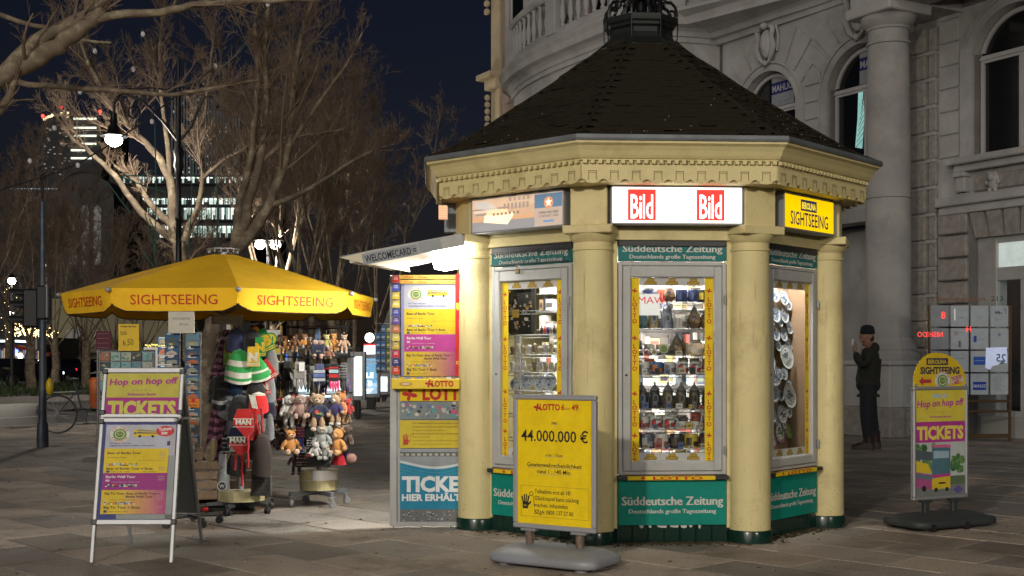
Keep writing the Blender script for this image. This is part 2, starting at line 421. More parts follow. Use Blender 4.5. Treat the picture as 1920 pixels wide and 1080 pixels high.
# entablature rings (octagonal), profile from the frieze up to the gutter edge
def oct_loft(prof, m, name, parent, smooth=0):
    b = MB(); b.loft([octa(r, z) for r, z in prof]); return b.build(name, m, parent, smooth=smooth)
oct_loft([(1.35,2.52),(1.775,2.545),(1.775,2.655),(1.79,2.665),(1.79,2.69),(1.815,2.695),(1.815,2.703),(1.83,2.706),(1.845,2.725),(1.862,2.755),(1.885,2.785),(1.912,2.80),(1.912,2.815),(1.3,2.82)], M_CREAM, 'cornice', kiosk)
oct_loft([(1.2,2.81),(1.925,2.816),(1.932,2.83),(1.925,2.856),(1.87,2.862),(1.2,2.86)], M_ZINC, 'gutter', kiosk)
# scalloped apron board with routed U grooves, one per side; dentils
APR = 1.795*math.cos(PI/8)
for k in range(8):
    hw = 1.795*math.sin(PI/8); n = 9; stp = 2*hw/n
    xs = []
    for i in range(n):
        x0 = -hw+i*stp
        xs += [(x0+stp*.02,2.565),(x0+stp*.16,2.556),(x0+stp*.24,2.541),(x0+stp*.5,2.534),(x0+stp*.76,2.541),(x0+stp*.84,2.556),(x0+stp*.98,2.565)]
    b = MB(FM(k, APR)); b.prism_xz([(hw,2.664),(-hw,2.664)]+xs, -.010, .012); ap = b.build('apron_board', M_CREAM, kiosk)
    if k in (0,1,7,6):
        b = MB(FM(k, APR)); b.col = (.20,.16,.07)
        for i in range(n):
            x0 = -hw+(i+.5)*stp; y = -.0125
            for sx in (-1,1):
                b.quad(x0+sx*.026-.0022, x0+sx*.026+.0022, 2.568, 2.618, y); b.line(x0+sx*.026, 2.568, x0+sx*.034, 2.556, .004, y)
            b.quad(x0-.032, x0+.032, 2.618, 2.622, y); b.quad(x0-.022, x0+.022, 2.607, 2.610, y)
        b.build('groove', M_PRINT, ap, kind='stuff')
        b = MB(FM(k, APR+.02)); hw2 = 1.81*math.sin(PI/8); nd = 26
        for i in range(nd):
            x0 = -hw2+(i+.5)*2*hw2/nd; b.box(x0-.013, x0+.013, -.016, .01, 2.670, 2.6935)
        b.build('dentil_row', M_CREAM, kiosk, kind='stuff')
# walls: beam above the windows, pilaster strips, plinth, rear panels
for k in range(8):
    F = FM(k)
    b = MB(F); b.cbox(-.56,.56,-.045,.10,2.166,2.262,.004); b.box(-.56,.56,.0,.10,2.262,2.54); b.build('lintel', M_CREAM, kiosk)
    b = MB(F)
    for sx in (-1,1):
        x0, x1 = sorted((sx*.565, sx*.395)); b.cbox(x0, x1, -.015, .10, .10, 2.166, .004)
    b.build('pilaster', M_CREAM, kiosk)
    b = MB(F); b.box(-.565,.565,.0,.10,0,.126); b.build('plinth', M_SOIL, kiosk)
    if k in (0,1,7):
        tb = MB(); tb.cbox(-.0555,.0555,-.012,.0,.004,.122,.003)
        o = tb.build('t', M_TILEG); tme = o.data; bpy.data.objects.remove(o)
        for i in range(7):
            link_copy(tme, 'plinth_tile', kiosk, F @ Matrix.Translation(((i-3)*.1155, 0, 0)))
    b = MB(F)
    if k in (0,1,7): b.box(-.395,.395,.03,.10,.126,.45)
    elif k == 6: b.box(-.395,.395,.03,.10,.126,.95)
    else: b.box(-.395,.395,.03,.10,.126,2.166)
    b.build('wall_panel', M_CREAM, kiosk)
b = MB(); b.loft([octa(1.33, 2.30), octa(1.33, 2.34)]); b.build('ceiling', mat('kiosk_ceiling', (.6,.6,.58), .8), kiosk)
b = MB(); b.loft([octa(1.33, .02), octa(1.33, .06)]); b.build('floor', M_SOIL, kiosk)

TEAL, TEALD = (.0,.235,.185), (.02,.17,.17)
LTR = (.62,.62,.58)
def sz_text(b, x, z, h, w, y, t, col, ser=True):
    # broad-pen lettering: three shifted copies give thick uprights and thin cross strokes
    for i, dx in enumerate((-h*.045, 0, h*.045)):
        b.text(t, x+dx, z, h, y-.0003*i, col=col, width=w)
def sz_panel(F, z0, z1, top, parent, x0=-.39, x1=.39):
    b = MB(F); b.col = TEALD if top else TEAL; b.box(x0, x1, -.030, -.004, z0, z1); p = b.build('advert_panel', M_PRINT, parent)
    b = MB(F); H = z1-z0
    if top:
        sz_text(b, 0, z1-.036, .050, .72, -.032, 'Süddeutsche Zeitung', LTR); sz_text(b, 0, z1-.083, .029, .62, -.032, 'Deutschlands große Tageszeitung', LTR)
    else:
        sz_text(b, 0, z1-.180, .062, .73, -.032, 'Süddeutsche Zeitung', LTR); sz_text(b, 0, z1-.238, .030, .63, -.032, 'Deutschlands große Tageszeitung', LTR)
    b.build('lettering', M_PRINT, p)
    return p
YEL, RED = (.62,.44,.015), (.50,.03,.025)
YB = (.78,.56,.01)
def clover(b, x, z, s, y, col):
    o = b.col; b.col = col
    for a in (80, 170, 350, 255):
        r_ = s*(.5 if a != 255 else .42)
        cx, cz = x+math.cos(R(a))*r_*.62, z+math.sin(R(a))*r_*.62
        b.poly([(cx+math.cos(R(a))*r_*.6*math.cos(t)-math.sin(R(a))*r_*.34*math.sin(t), cz+math.sin(R(a))*r_*.6*math.cos(t)+math.cos(R(a))*r_*.34*math.sin(t)) for t in [2*PI*i/8 for i in range(8)]], y)
    b.col = o
def jackpot(b, x, z, s, y):
    o = b.col
    b.col = (.22,.15,.02); b.poly([(x-s,z-.45*s),(x+s,z-.45*s),(x+.92*s,z+.05*s),(x+.6*s,z+.05*s),(x+.55*s,z+.5*s),(x-.5*s,z+.5*s),(x-.6*s,z+.02*s),(x-.92*s,z+.02*s)], y)
    b.text('EURO', x, z+.1*s, .30*s, y-.0006, col=(.6,.42,.05), width=.85*s, bold=.02); b.text('JACKPOT', x, z-.35*s, .32*s, y-.0006, col=(.6,.42,.05), width=1.7*s, bold=.02)
    b.col = o
def window_unit(k):
    F = FM(k)
    # roller box and the grey frame
    b = MB(F); b.cbox(-.392,.392,-.035,.05,2.120,2.166,.006); b.build('roller_box', M_DKMETAL, kiosk)
    fr = MB(F)
    for x0, x1, z0, z1 in ((-.39,-.362,.486,2.012),(.362,.39,.486,2.012),(-.362,.362,1.985,2.012),(-.362,.362,.486,.510)): fr.cbox(x0, x1, -.030, .05, z0, z1, .004)
    for x0, x1, z0, z1 in ((-.358,-.302,.514,1.981),(.302,.358,.514,1.981),(-.302,.302,1.902,1.981),(-.302,.302,.514,.582)): fr.cbox(x0, x1, -.040, .02, z0, z1, .006)
    f = fr.build('window_frame', M_GREYFRAME, kiosk)
    b = MB(F); b.quad(-.302,.302,.582,1.902,-.004); b.build('pane', M_GLASS, f)
    b = MB(F)
    for zz in (1.74, .66):
        b.cbox(.372,.386,-.046,-.030,zz-.03,zz+.03,.003)
        b.lathe([(.004,zz-.034),(.004,zz+.034)], .379, -.047, 8)
    b.build('hinge', M_ALU, f)
    b = MB(F); b.col = (.01,.01,.01); b.disc(-.335, 1.20, .009, -.0405, 12); b.build('keyhole', M_PRINT, f)
    # stickers on the glass
    b = MB(F); y = -.0075
    for sx in (-1,1):
        b.col = YB; b.quad(min(sx*.300,sx*.238), max(sx*.300,sx*.238), .584, 1.90, y)
        for zz in (1.76, 1.42, 1.02, .70+.02):
            clover(b, sx*.270, zz+.045, .034, y-.0008, RED)
            for i, ch in enumerate('LOTTO'): b.text(ch, sx*.270, zz-.028-i*.040, .030, y-.0008, col=RED, bold=.03)
    for z0, z1 in ((1.842,1.90),(.584,.642)):
        b.col = (.50,.50,.49); b.quad(-.237,.237,z0,z1,y)
        for x in (-.155,0,.155): jackpot(b, x, (z0+z1)/2, .046, y-.0008)
    b.build('sticker', M_PRINT, f)
    # counter ledge with a LOTTO strip
    b = MB(F); b.cbox(-.40,.40,-.075,.03,.452,.482,.004); l = b.build('ledge', M_DKMETAL, kiosk)
    b = MB(F); b.col = YB; b.quad(-.33,.30,.4525,.4805,-.0765)
    b.text('LOTTO', .03, .456, .021, -.0775, col=RED, width=.36, bold=.03); clover(b, -.22, .466, .03, -.0775, RED)
    b.col = (.5,.25,.05); b.add([(-.36,-.07,.4826),(.30,-.07,.4826),(.30,-.035,.4826),(-.36,-.035,.4826)], [(0,1,2,3)])
    b.build('sticker', M_PRINT, l)
    sz_panel(F, 2.016, 2.118, True, kiosk)
    sz_panel(F, .126, .449, False, kiosk)
for k in (0,1,7): window_unit(k)
# remains of torn stickers under the front teal panel
b = MB(FM(0)); b.col = (.6,.6,.58)
rr = random.Random(9)
for x, w_ in ((-.24,.035),(-.17,.02),(-.11,.075),(-.02,.07),(.06,.05),(.12,.03),(.19,.02)):
    b.poly([(x,.124),(x+w_,.124),(x+w_*.9,.124-rr.uniform(.01,.022)),(x+w_*.5,.124-rr.uniform(.018,.032)),(x+w_*.1,.124-rr.uniform(.008,.02))], -.0135)
b.build('torn_sticker', M_PRINT, kiosk, kind='stuff')

# ---- backlit sign boxes
def sign_box(k, x0, x1, z0, z1, name, label, mb_fn, face_mat, d=.13, y0=-.17):
    t = thing(name, label, 'sign', KW @ FM(k) @ Vector((0,0,0)), TH+R(45*k))
    b = MB()
    fw = .012
    b.box(x0, x1, y0+.012, y0+d, z0, z1)
    c = b.build('sign_case', M_DKMETAL if k else M_ZINC, t)
    b = MB()
    for a in ((x0-fw,x1+fw,z1-.002,z1+fw),(x0-fw,x1+fw,z0-fw,z0+.002),(x0-fw,x0+.002,z0+.002,z1-.002),(x1-.002,x1+fw,z0+.002,z1-.002)): b.cbox(a[0],a[1],y0-.006,y0+d,a[2],a[3],.003)
    b.build('sign_frame', M_ALU, t)
    b = MB(); mb_fn(b, x0, x1, z0, z1, y0); b.build('sign_face', face_mat, t)
    return t
def bild(b, x0, x1, z0, z1, y):
    b.col = (1.0,.97,.88); b.box(x0, x1, y, y+.01, z0, z1)
    for cx in (-.245, .245):
        s = .100; b.col = (.75,.02,.015); b.poly([(cx-s,z0+.018),(cx+s,z0+.018),(cx+s,z1-.016),(cx-s,z1-.016)], y-.001)
        b.text('Bild', cx, z0+.034, .168, y-.002, col=(1,1,.97), width=.158, bold=.012)
        
def berol(b, x0, x1, z0, z1, y):
    b.col = (.85,.55,.0); b.box(x0, x1, y, y+.01, z0, z1)
    cx = (x0+x1)/2
    b.col = (.02,.02,.05); b.poly([(cx-.135,z1-.105),(cx+.11,z1-.105),(cx+.11,z1-.022),(cx-.135,z1-.022)], y-.001)
    b.text('BEROLINA', cx-.012, z1-.089, .048, y-.002, col=(.9,.7,.05), width=.215, bold=.03)
    b.text('SIGHTSEEING', cx, z0+.030, .098, y-.002, col=(.02,.02,.04), width=.58, bold=.012)
def stern(b, x0, x1, z0, z1, y):
    b.col = (.50,.33,.22); b.box(x0, x1, y, y+.01, z0, z1); e = .0007
    xm = x0+(x1-x0)*.70
    def q(a, c, d_, f, col, n=1): b.col = col; b.quad(x0+(x1-x0)*a, x0+(x1-x0)*c, z0+(z1-z0)*d_, z0+(z1-z0)*f, y-e*n)
    q(0,.70,.72,1,(.58,.40,.28)); q(0,.70,0,.30,(.25,.24,.25)); q(0,.70,.30,.42,(.55,.32,.18))
    q(.02,.30,.58,.66,(.62,.50,.40),2); q(.04,.26,.50,.56,(.30,.23,.2),2); q(.0,.42,.66,.70,(.28,.22,.18),2)
    b.col = (.50,.46,.42); b.poly([(x0+.02,z1-.02),(x0+.14,z1-.015),(x0+.32,z0+.55*(z1-z0)),(x0+.05,z0+.72*(z1-z0))], y-e*2)
    for i in range(7): q(.36+i*.042,.385+i*.042,.62,.80,(.30,.24,.20),3)
    for i in range(5): q(.42+i*.05,.45+i*.05,.86,.97,(.34,.28,.23),3)
    b.col = (1.0,.80,.55); b.poly([(x0+.12,z0+.07),(x0+.36,z0+.04),(x0+.44,z0+.13),(x0+.30,z0+.115),(x0+.13,z0+.12)], y-e*4)
    b.col = (.85,.60,.36); b.poly([(x0+.14,z0+.12),(x0+.37,z0+.115),(x0+.36,z0+.155),(x0+.17,z0+.16)], y-e*5)
    for i in range(7): q(.24+i*.045,.265+i*.045,.46,.54,(.24,.18,.14),6)
    q(.70,1,0,1,(.42,.33,.27)); b.col = (.10,.17,.25); b.quad(xm+.0,x1-.008,z0+.135,z1-.01,y-e*2)
    b.col = (.55,.25,.12); b.disc((xm+x1)/2,(z0+z1)/2+.048,.044,y-e*3,24)
    b.col = (.9,.85,.75); b.poly([((xm+x1)/2+(.036 if i%2==0 else .014)*math.cos(PI/2+i*PI/5),(z0+z1)/2+.048+(.036 if i%2==0 else .014)*math.sin(PI/2+i*PI/5)) for i in range(10)], y-e*4)
    b.text('STERN UND KREIS', (xm+x1)/2, z0+.092, .017, y-e*2, col=(.10,.08,.08), width=.185, bold=.02)
    b.text('SCHIFFAHRT GMBH', (xm+x1)/2, z0+.066, .017, y-e*2, col=(.10,.08,.08), width=.185)
    b.col = (.12,.24,.42); b.quad((xm+x1)/2-.05,(xm+x1)/2+.05,z0+.030,z0+.044,y-e*2)
sign_box(0, -.455, .468, 2.275, 2.528, 'newspaper_sign', 'glowing white sign box with two red Bild logos above the front window of the kiosk', bild, printmat('backlit_white', em=2.2, grime=.02))
sign_box(1, -.375, .385, 2.275, 2.520, 'sightseeing_sign', 'backlit yellow BEROLINA SIGHTSEEING sign box on the right side of the kiosk', berol, printmat('backlit_yellow', em=1.05, grime=.05))
sign_box(7, -.46, .43, 2.275, 2.520, 'boat_trip_sign', 'backlit faded photo sign of a river boat on the left side of the kiosk', stern, printmat('backlit_photo', em=.95, grime=.05))

# ---- roof: bell-shaped, shingled
PROF = [(1.875,2.856),(1.74,2.915),(1.60,2.995),(1.38,3.135),(1.16,3.285),(.97,3.41),(.80,3.525),(.62,3.665),(.47,3.765),(.37,3.845),(.29,3.92)]
b = MB(); b.loft([octa(r-.012, z-.012) for r, z in PROF]); b.build('roof', M_SHINGLE, kiosk)
L = [0]
for i in range(1, len(PROF)): L.append(L[-1]+math.hypot(PROF[i][0]-PROF[i-1][0], PROF[i][1]-PROF[i-1][1]))
def prof(t):
    t = min(max(t, 0), L[-1]-1e-6)
    for i in range(1, len(L)):
        if t <= L[i]:
            f = (t-L[i-1])/(L[i]-L[i-1]); a, c = PROF[i-1], PROF[i]
            return a[0]+(c[0]-a[0])*f, a[1]+(c[1]-a[1])*f, math.atan2(c[1]-a[1], a[0]-c[0])
shv = []
rr = random.Random(21)
for q in range(5):
    sb = MB(); e = [rr.uniform(-.007,.007) for _ in range(4)]
    sb.add([(-.052,0,0),(.052,0,0),(.052,-.004,.0),(-.052,-.004,0),(-.053,0,.0)], [])
    sb = MB(); sb.prism_xy([(-.054,.06),(-.054,-.05+e[0]),(-.02,-.058+e[1]),(.02,-.056+e[2]),(.054,-.05+e[3]),(.054,.06)], 0, .009)
    o = sb.build('s', M_SHINGLE); shv.append(o.data); bpy.data.objects.remove(o)
ROWS = 30; plac = []
for k in range(8):
    for r_ in range(ROWS):
        t = .02+(L[-1]-.04)*r_/ROWS; rad, z, sl = prof(t); hw = rad*math.sin(PI/8); n = max(1, int(2*hw/.108))
        w1 = 2*hw/n
        for i in range(n+ (1 if r_%2 else 0)):
            x = -hw+(i+(.5 if r_%2==0 else 0))*w1
            if abs(x) > hw-.02: continue
            lift = rr.uniform(0,.005)+(.008 if rr.random()<.04 else 0)
            M = FM(k, rad*math.cos(PI/8)) @ Matrix.Translation((x, 0, z)) @ Matrix.Rotation(sl, 4, 'X') @ Matrix.Rotation(rr.uniform(-.025,.025), 4, 'Z') @ Matrix.Rotation(R(-6)+rr.uniform(-.03,.02), 4, 'X') @ Matrix.Translation((0,0,lift-.002)) @ Matrix.Diagonal((w1/.108, 1, 1, 1))
            pri = {0:0, 1:1, 7:1, 6:2}.get(k, 9)*100 + r_*3 + rr.random()
            plac.append((pri, k, r_, i, M))
plac.sort(key=lambda a: a[0])
roofo = kiosk.children[-1]
roofo = [c for c in kiosk.children if c.name.startswith('roof')][0]
rest = MB()
for n_, (pri, k, r_, i, M) in enumerate(plac):
    me = shv[(k*7+r_*3+i*5) % 5]
    if n_ < 300: link_copy(me, 'shingle', roofo, M)
    else:
        rest.M = M; rest.add([tuple(v.co) for v in me.vertices], [tuple(p.vertices) for p in me.polygons])
rest.build('shingles', M_SHINGLE, roofo, kind='stuff')
b = MB()    # lichen specks on the tiles
b.col = (.30,.30,.24)
for i in range(34):
    k = rr.choice((0,0,1,7)); rad, z, sl = prof(abs(rr.gauss(.25,.28))); hw = rad*math.sin(PI/8)
    b.M = FM(k, rad*math.cos(PI/8)) @ Matrix.Translation((rr.uniform(-.9,.9)*hw, 0, z)) @ Matrix.Rotation(sl, 4, 'X') @ Matrix.Translation((0,0,.02))
    s = rr.uniform(.002,.004); b.box(-s*1.3, s, -s, s, 0, .004)
b.build('lichen', M_PRINT, roofo, kind='stuff')
# hips
for k in range(8):
    b = MB(); b.tube([(r_*math.cos(VA(k)), r_*math.sin(VA(k)), z+.006) for r_, z in PROF], .014, 5); b.build('roof_hip', M_SHINGLE, roofo)
# lantern: moulded octagonal base, scroll brackets, cast-iron crown
def fr(s): return [(r, z) for r, z in s]
LZ = .065
def up(pr, k=1.0): return [(r*k, z+LZ) for r, z in pr]
ln = oct_loft(up([(.40,3.79),(.345,3.83),(.30,3.86),(.29,3.88),(.275,3.91),(.272,3.95),(.30,3.965),(.305,3.985),(.325,4.00),(.330,4.02),(.330,4.045),(.26,4.055)], .96), mat('patinated_sheet', (.020,.025,.024), .5, metal=.4, var=.2, vscale=6), 'lantern_base', kiosk)
b = MB(); b.loft([octa(.43,3.80), octa(.35,3.87), octa(.30,3.91)]); b.build('lead_flashing', M_ZINC, kiosk)
cr = MB()
cr.M = Matrix.Translation((0,0,LZ)); cr.lathe([(.10,4.05),(.12,4.10),(.05,4.13),(.05,4.20),(.14,4.22),(.20,4.25),(.215,4.30),(.20,4.36),(.215,4.40),(.205,4.46),(.235,4.50),(.24,4.56),(.20,4.62),(.16,4.70),(.10,4.80),(.03,4.92),(.02,5.05)], n=24)
crown = cr.build('iron_crown', M_IRON, kiosk, smooth=50)
def spiral(c, r0, turns, a0, sgn=1, n=22, dr=.8):
    return [(c[0]+r0*(1-dr*i/n)*math.cos(a0+sgn*2*PI*turns*i/n), c[1]+r0*(1-dr*i/n)*math.sin(a0+sgn*2*PI*turns*i/n)) for i in range(n+1)]
for k in range(8):
    M = Matrix.Translation((0,0,LZ)) @ Matrix.Rotation(VA(k), 4, 'Z') @ Matrix.Diagonal((.93,1,1,1)); b = MB(M)
    def T2(pts, r): b.tube([(x, 0, z) for x, z in pts], r, 6)
    T2([(.325,4.03),(.33,4.08),(.315,4.14),(.28,4.18),(.23,4.19),(.195,4.205),(.19,4.24)], .014)
    T2([(.31,4.04)]+spiral((.275,4.085), .038, .8, 0, 1), .011)
    T2([(.23,4.13),(.215,4.16),(.225,4.19)]+spiral((.20,4.215), .026, 1.0, 0, 1), .012)
    T2([(.13,4.05),(.16,4.10),(.15,4.15),(.12,4.18),(.13,4.22)], .017)
    T2([(.17,4.05),(.18,4.11),(.145,4.16),(.15,4.20)], .014)
    b.tube([(.335,.0,4.03),(.337,0,3.96),(.33,0,3.86)], .006, 5)
    b.ell((.205,0,4.20), (.022,.018,.022), 8, 6); b.ell((.225,0,4.48), (.03,.022,.05), 8, 6); b.ell((.13,0,4.185), (.02,.02,.016), 8, 5)
    b.build('scroll_bracket', M_IRON, crown, smooth=50, kind='stuff')
b = MB(Matrix.Translation((0,0,LZ)))
for k in range(16):
    a = 2*PI*k/16; x, y = .20*math.cos(a), .20*math.sin(a)
    b.loft([[(x-.02*math.sin(a),y+.02*math.cos(a),4.24),(x*1.06,y*1.06,4.24),(x+.02*math.sin(a),y-.02*math.cos(a),4.24)],[(x,y,4.19),(x*1.01,y*1.01,4.19),(x,y,4.191)]])
b.build('leaf_fringe', M_IRON, crown, kind='stuff')

for k, xa, xb in ((0,-.42,.42),(1,-.36,.36),(7,-.42,.30)):
    b = MB(FM(k)); b.box(xa, xb, -.135, -.105, 2.555, 2.575); b.build('apron_lamp', emit('warm_tube', (1.0,.62,.25), 22), kiosk)

# scuffs, chips and drips on the column shafts
rr = random.Random(17)
for k in (0,1,2,7):
    cx, cy = KR*math.cos(VA(k)), KR*math.sin(VA(k)); b = MB()
    for i in range(70):
        z = .10+abs(rr.gauss(0,.22)) if i < 50 else rr.uniform(.4,1.9); a = R(rr.uniform(-175,-5)); h = rr.uniform(.0015,.006) if i < 50 else rr.uniform(.03,.14); w_ = rr.uniform(.0015,.005) if i < 50 else rr.uniform(.0012,.003)
        b.col = rr.choice([(.40,.33,.16),(.46,.39,.19),(.30,.25,.13),(.55,.49,.30)]) if i < 50 else (.54,.46,.235)
        b.M = Matrix.Translation((cx+.1482*math.cos(a), cy+.1482*math.sin(a), z)) @ Matrix.Rotation(a+PI/2, 4, 'Z')
        b.poly([(-w_,-h*.3),(-w_*.2,-h),(w_*.7,-h*.5),(w_,h*.4),(w_*.1,h),(-w_*.8,h*.6)], -.0012)
    b.build('paint_chip', M_PRINT, kiosk, kind='stuff')
# ================================================================ inside the display windows
def world_of(M): return KW @ M
M_WIRE = mat('chrome_wire', (.35,.36,.37), .3, metal=.9)
b = MB()
for k in (0,1,7,6):
    M = FM(k, AP-.55)
for (x0,x1,y0,y1) in ((-.62,.62,-.62,.62),): b.box(x0,x1,y0,y1,.06,2.28)
core = b.build('stock_cabinet', mat('stock_wall', (.55,.52,.50), .7, var=.2, vscale=5), kiosk)
rr = random.Random(31)
def goods(k):
    # shelves of small goods on the inner wall seen through the glass, each block is stock nobody could count
    b = MB(FM(k, .63)); pal = [(.35,.10,.08),(.45,.38,.2),(.15,.17,.26),(.7,.7,.68),(.30,.36,.28),(.45,.30,.18),(.04,.04,.05),(.7,.62,.58),(.42,.48,.52),(.75,.72,.65),(.6,.6,.6),(.10,.09,.08),(.25,.22,.2)]
    for s in range(13):
        z = .25+s*.145; b.col = (.45,.45,.45); b.box(-.5,.5,-.11,.0,z-.008,z)
        x = -.48
        while x < .46:
            w_ = rr.uniform(.02,.09); h = rr.uniform(.04,.12); b.col = rr.choice(pal)
            b.box(x, x+w_-.004, -.10, -.02, z, z+h)
            if rr.random() < .4: b.col = rr.choice(pal); b.box(x+.004, x+w_-.01, -.1005, -.10, z+h*.3, z+h*.7)
            x += w_
    b.build('stock', M_PRINT, core, kind='stuff')
for k in (0,1,7): goods(k)
M_LAMPW = emit('fluorescent', (1.0,.96,.90), 9)
def area(name, M, sx, sy, power, color=(1,.95,.88)):
    l = bpy.data.lights.new(name, 'AREA'); l.shape = 'RECTANGLE'; l.size = sx; l.size_y = sy; l.energy = power; l.color = color
    o = bpy.data.objects.new(name, l); col_link(o); o.matrix_world = M; return o
for k in (0,1,7):
    F = FM(k)
    b = MB(F); b.box(-.36,.36,.22,.34,2.20,2.235); b.build('ceiling_lamp', M_LAMPW, kiosk)
    area('window_lamp', KW @ F @ Matrix.Translation((0,.075,2.13)) @ Matrix.Rotation(R(4),4,'X'), .66, .05, 34 if k == 1 else 30)
    if k != 1: area('window_lamp', KW @ F @ Matrix.Translation((0,.56,1.15)) @ Matrix.Rotation(R(90),4,'X') , .7, 1.5, 13)

def wire_shelf(F, z, x0=-.345, x1=.345, y0=.045, y1=.25):
    b = MB(F)
    for zz in (z-.002, z-.026): b.tube([(x0,y0,zz),(x1,y0,zz)], .0028, 5)
    n = 26; pts = [(x0+(x1-x0)*i/n, y0, z-.003 if i%2 else z-.025) for i in range(n+1)]; b.tube(pts, .0016, 4)
    b.tube([(x0,y1,z-.002),(x1,y1,z-.002)], .0028, 5)
    for i in range(12): b.tube([(x0+(x1-x0)*(i+.5)/12,y0,z-.001),(x0+(x1-x0)*(i+.5)/12,y1,z-.001)], .0014, 4)
    return b
# proto wares
DK = [(.10,.11,.12),(.11,.095,.07),(.20,.15,.08),(.14,.16,.20),(.07,.07,.07),(.18,.16,.12)]
def stein(b, h, r, c, lid=(.16,.16,.17), med=(.25,.30,.34)):
    b.col = c
    b.lathe([(r,0),(r*1.02,.01),(r*.93,.02),(r*.95,h*.30),(r*.88,h*.55),(r*.80,h*.66),(r*.83,h*.68)], n=14)
    b.col = lid; b.lathe([(r*.84,h*.68),(r*.84,h*.70),(r*.62,h*.76),(r*.3,h*.86),(r*.12,h*.90),(r*.18,h*.93),(r*.05,h)], n=12)
    b.col = c; b.tube([(r*.8,0,h*.62),(r*1.45,0,h*.58),(r*1.5,0,h*.3),(r*.9,0,h*.16)], r*.11, 5)
    b.col = lid; b.tube([(r*.7,0,h*.70),(r*1.15,0,h*.74),(r*1.3,0,h*.62)], r*.07, 4)
    b.col = med; b.M = b.M @ Matrix.Translation((0,0,0)); pts = []
    for i in range(12):
        a = 2*PI*i/12; x = .52*r*math.cos(a); pts.append((x, -math.sqrt(max(r*r*.93-x*x,0))-.002, h*.38+.17*h*math.sin(a)))
    b.add(pts, [tuple(range(12))])
    b.col = tuple(v*.35 for v in med); pts2 = [(p[0]*.6, p[1]-.0015, h*.38+(p[2]-h*.38)*.6) for p in pts]; b.add(pts2, [tuple(range(12))])
def roundstein(b, h, r, c):
    b.col = c; b.lathe([(r*.6,0),(r*.62,.008),(r*.9,h*.15),(r,h*.32),(r*.85,h*.5),(r*.62,h*.62),(r*.64,h*.66)], n=14)
    b.col = (.14,.14,.14); b.lathe([(r*.64,h*.66),(r*.5,h*.74),(r*.2,h*.85),(r*.1,h*.9),(r*.16,h*.93),(r*.04,h)], n=12)
    b.col = c; b.tube([(r*.6,0,h*.6),(r*1.3,0,h*.52),(r*1.25,0,h*.28),(r*.9,0,h*.2)], r*.1, 5)
    b.col = (.02,.025,.06); b.add([(-r*.5,-r*.93,h*.42),(r*.1,-r*1.01,h*.42),(r*.1,-r*.96,h*.5),(-r*.5,-r*.86,h*.5)], [(0,1,2,3)])
    b.col = (.30,.20,.08); b.add([(-r*.1,-r*1.03,h*.22),(r*.5,-r*.93,h*.22),(r*.5,-r*.93,h*.36),(-r*.1,-r*1.04,h*.36)], [(0,1,2,3)])
def mug(b, h, r, c, c2, band=None, word=None):
    b.col = c; b.loft([[(q*math.cos(a), q*math.sin(a), z) for a in [2*PI*i/16 for i in range(16)]] for q, z in ((r*.96,0),(r,h*.03),(r,h*.97),(r*.97,h),(r*.9,h*.985),(r*.88,h*.1))])
    b.tube([(r*.95,0,h*.8),(r*1.5,0,h*.75),(r*1.55,0,h*.4),(r*.95,0,h*.22)], r*.12, 5)
    def patch(a0, a1, z0, z1, cc, e=.0012):
        b.col = cc; pts = []
        for i in range(7):
            a = R(a0+(a1-a0)*i/6); pts += [((r+e)*math.cos(a),(r+e)*math.sin(a),z0*h),((r+e)*math.cos(a),(r+e)*math.sin(a),z1*h)]
        b.add(pts, [(2*i,2*i+2,2*i+3,2*i+1) for i in range(6)])
    if band: patch(200,340,*band)
    patch(215,262,.2,.75,c2,.002); patch(275,325,.15,.5,tuple(x*.6 for x in c2),.002)
    if word: b.text(word, 0, h*.72, h*.14, -r-.004, col=(.05,.05,.05), width=r*1.3, bold=.03)
SHZ = [1.728,1.536,1.343,1.206,.955,.810,.665]
SHN = ['top','second','third','fourth','fifth','sixth','lowest']
def place(k, fn, name, cat, label, x, z, y=.10, group=None, mat_=M_GLAZE, s=1.0, rz=0, smooth=40):
    t = MB(); fn(t); o = t.build(name, mat_, smooth=smooth)
    M = KW @ FM(k) @ Matrix.Translation((x, y, z+.0015)) @ Matrix.Rotation(rz, 4, 'Z') @ Matrix.Scale(s, 4)
    o.matrix_world = M; return tag(o, label, cat, group)
for k, zs in ((0, SHZ), (7, [1.68,1.50,1.35,1.215,1.075,.90,.72]),):
    for i, z in enumerate(zs):
        b = wire_shelf(FM(k), z); o = b.build('wire_shelf', M_WIRE, kiosk)
    b = MB(FM(k))
    for sx in (-1,1): b.tube([(sx*.345,.045,.5),(sx*.345,.045,2.1)], .006, 6); b.tube([(sx*.345,.25,.5),(sx*.345,.25,2.1)], .006, 6)
    b.build('shelf_post', M_WIRE, kiosk)
rr = random.Random(77)
WN = 'front window'
# row 0 (hanging wares above the top shelf): blue mugs and a patterned jar
for i, (x, kind) in enumerate(((-.16,'b'),(.0,'j'),(.09,'m'),(.18,'m'),(.25,'g'))):
    lab = f'{["dark blue","brown patterned","blue glazed","dark blue glazed","black and yellow"][i]} mug, {ORD[i]} from left on the top shelf of the {WN}'
    if kind == 'j': place(0, lambda b: roundstein(b, .15, .045, (.11,.06,.04)), 'beer_stein', 'stein', f'brown round stein among blue mugs on the top shelf of the {WN}', x, SHZ[0])
    else: place(0, lambda b: mug(b, .09, .042, (.02,.03,.09) if kind!='g' else (.03,.03,.03), (.04,.06,.14) if kind!='g' else (.5,.4,.05)), 'mug', 'mug', lab, x, SHZ[0], group='souvenir mugs')
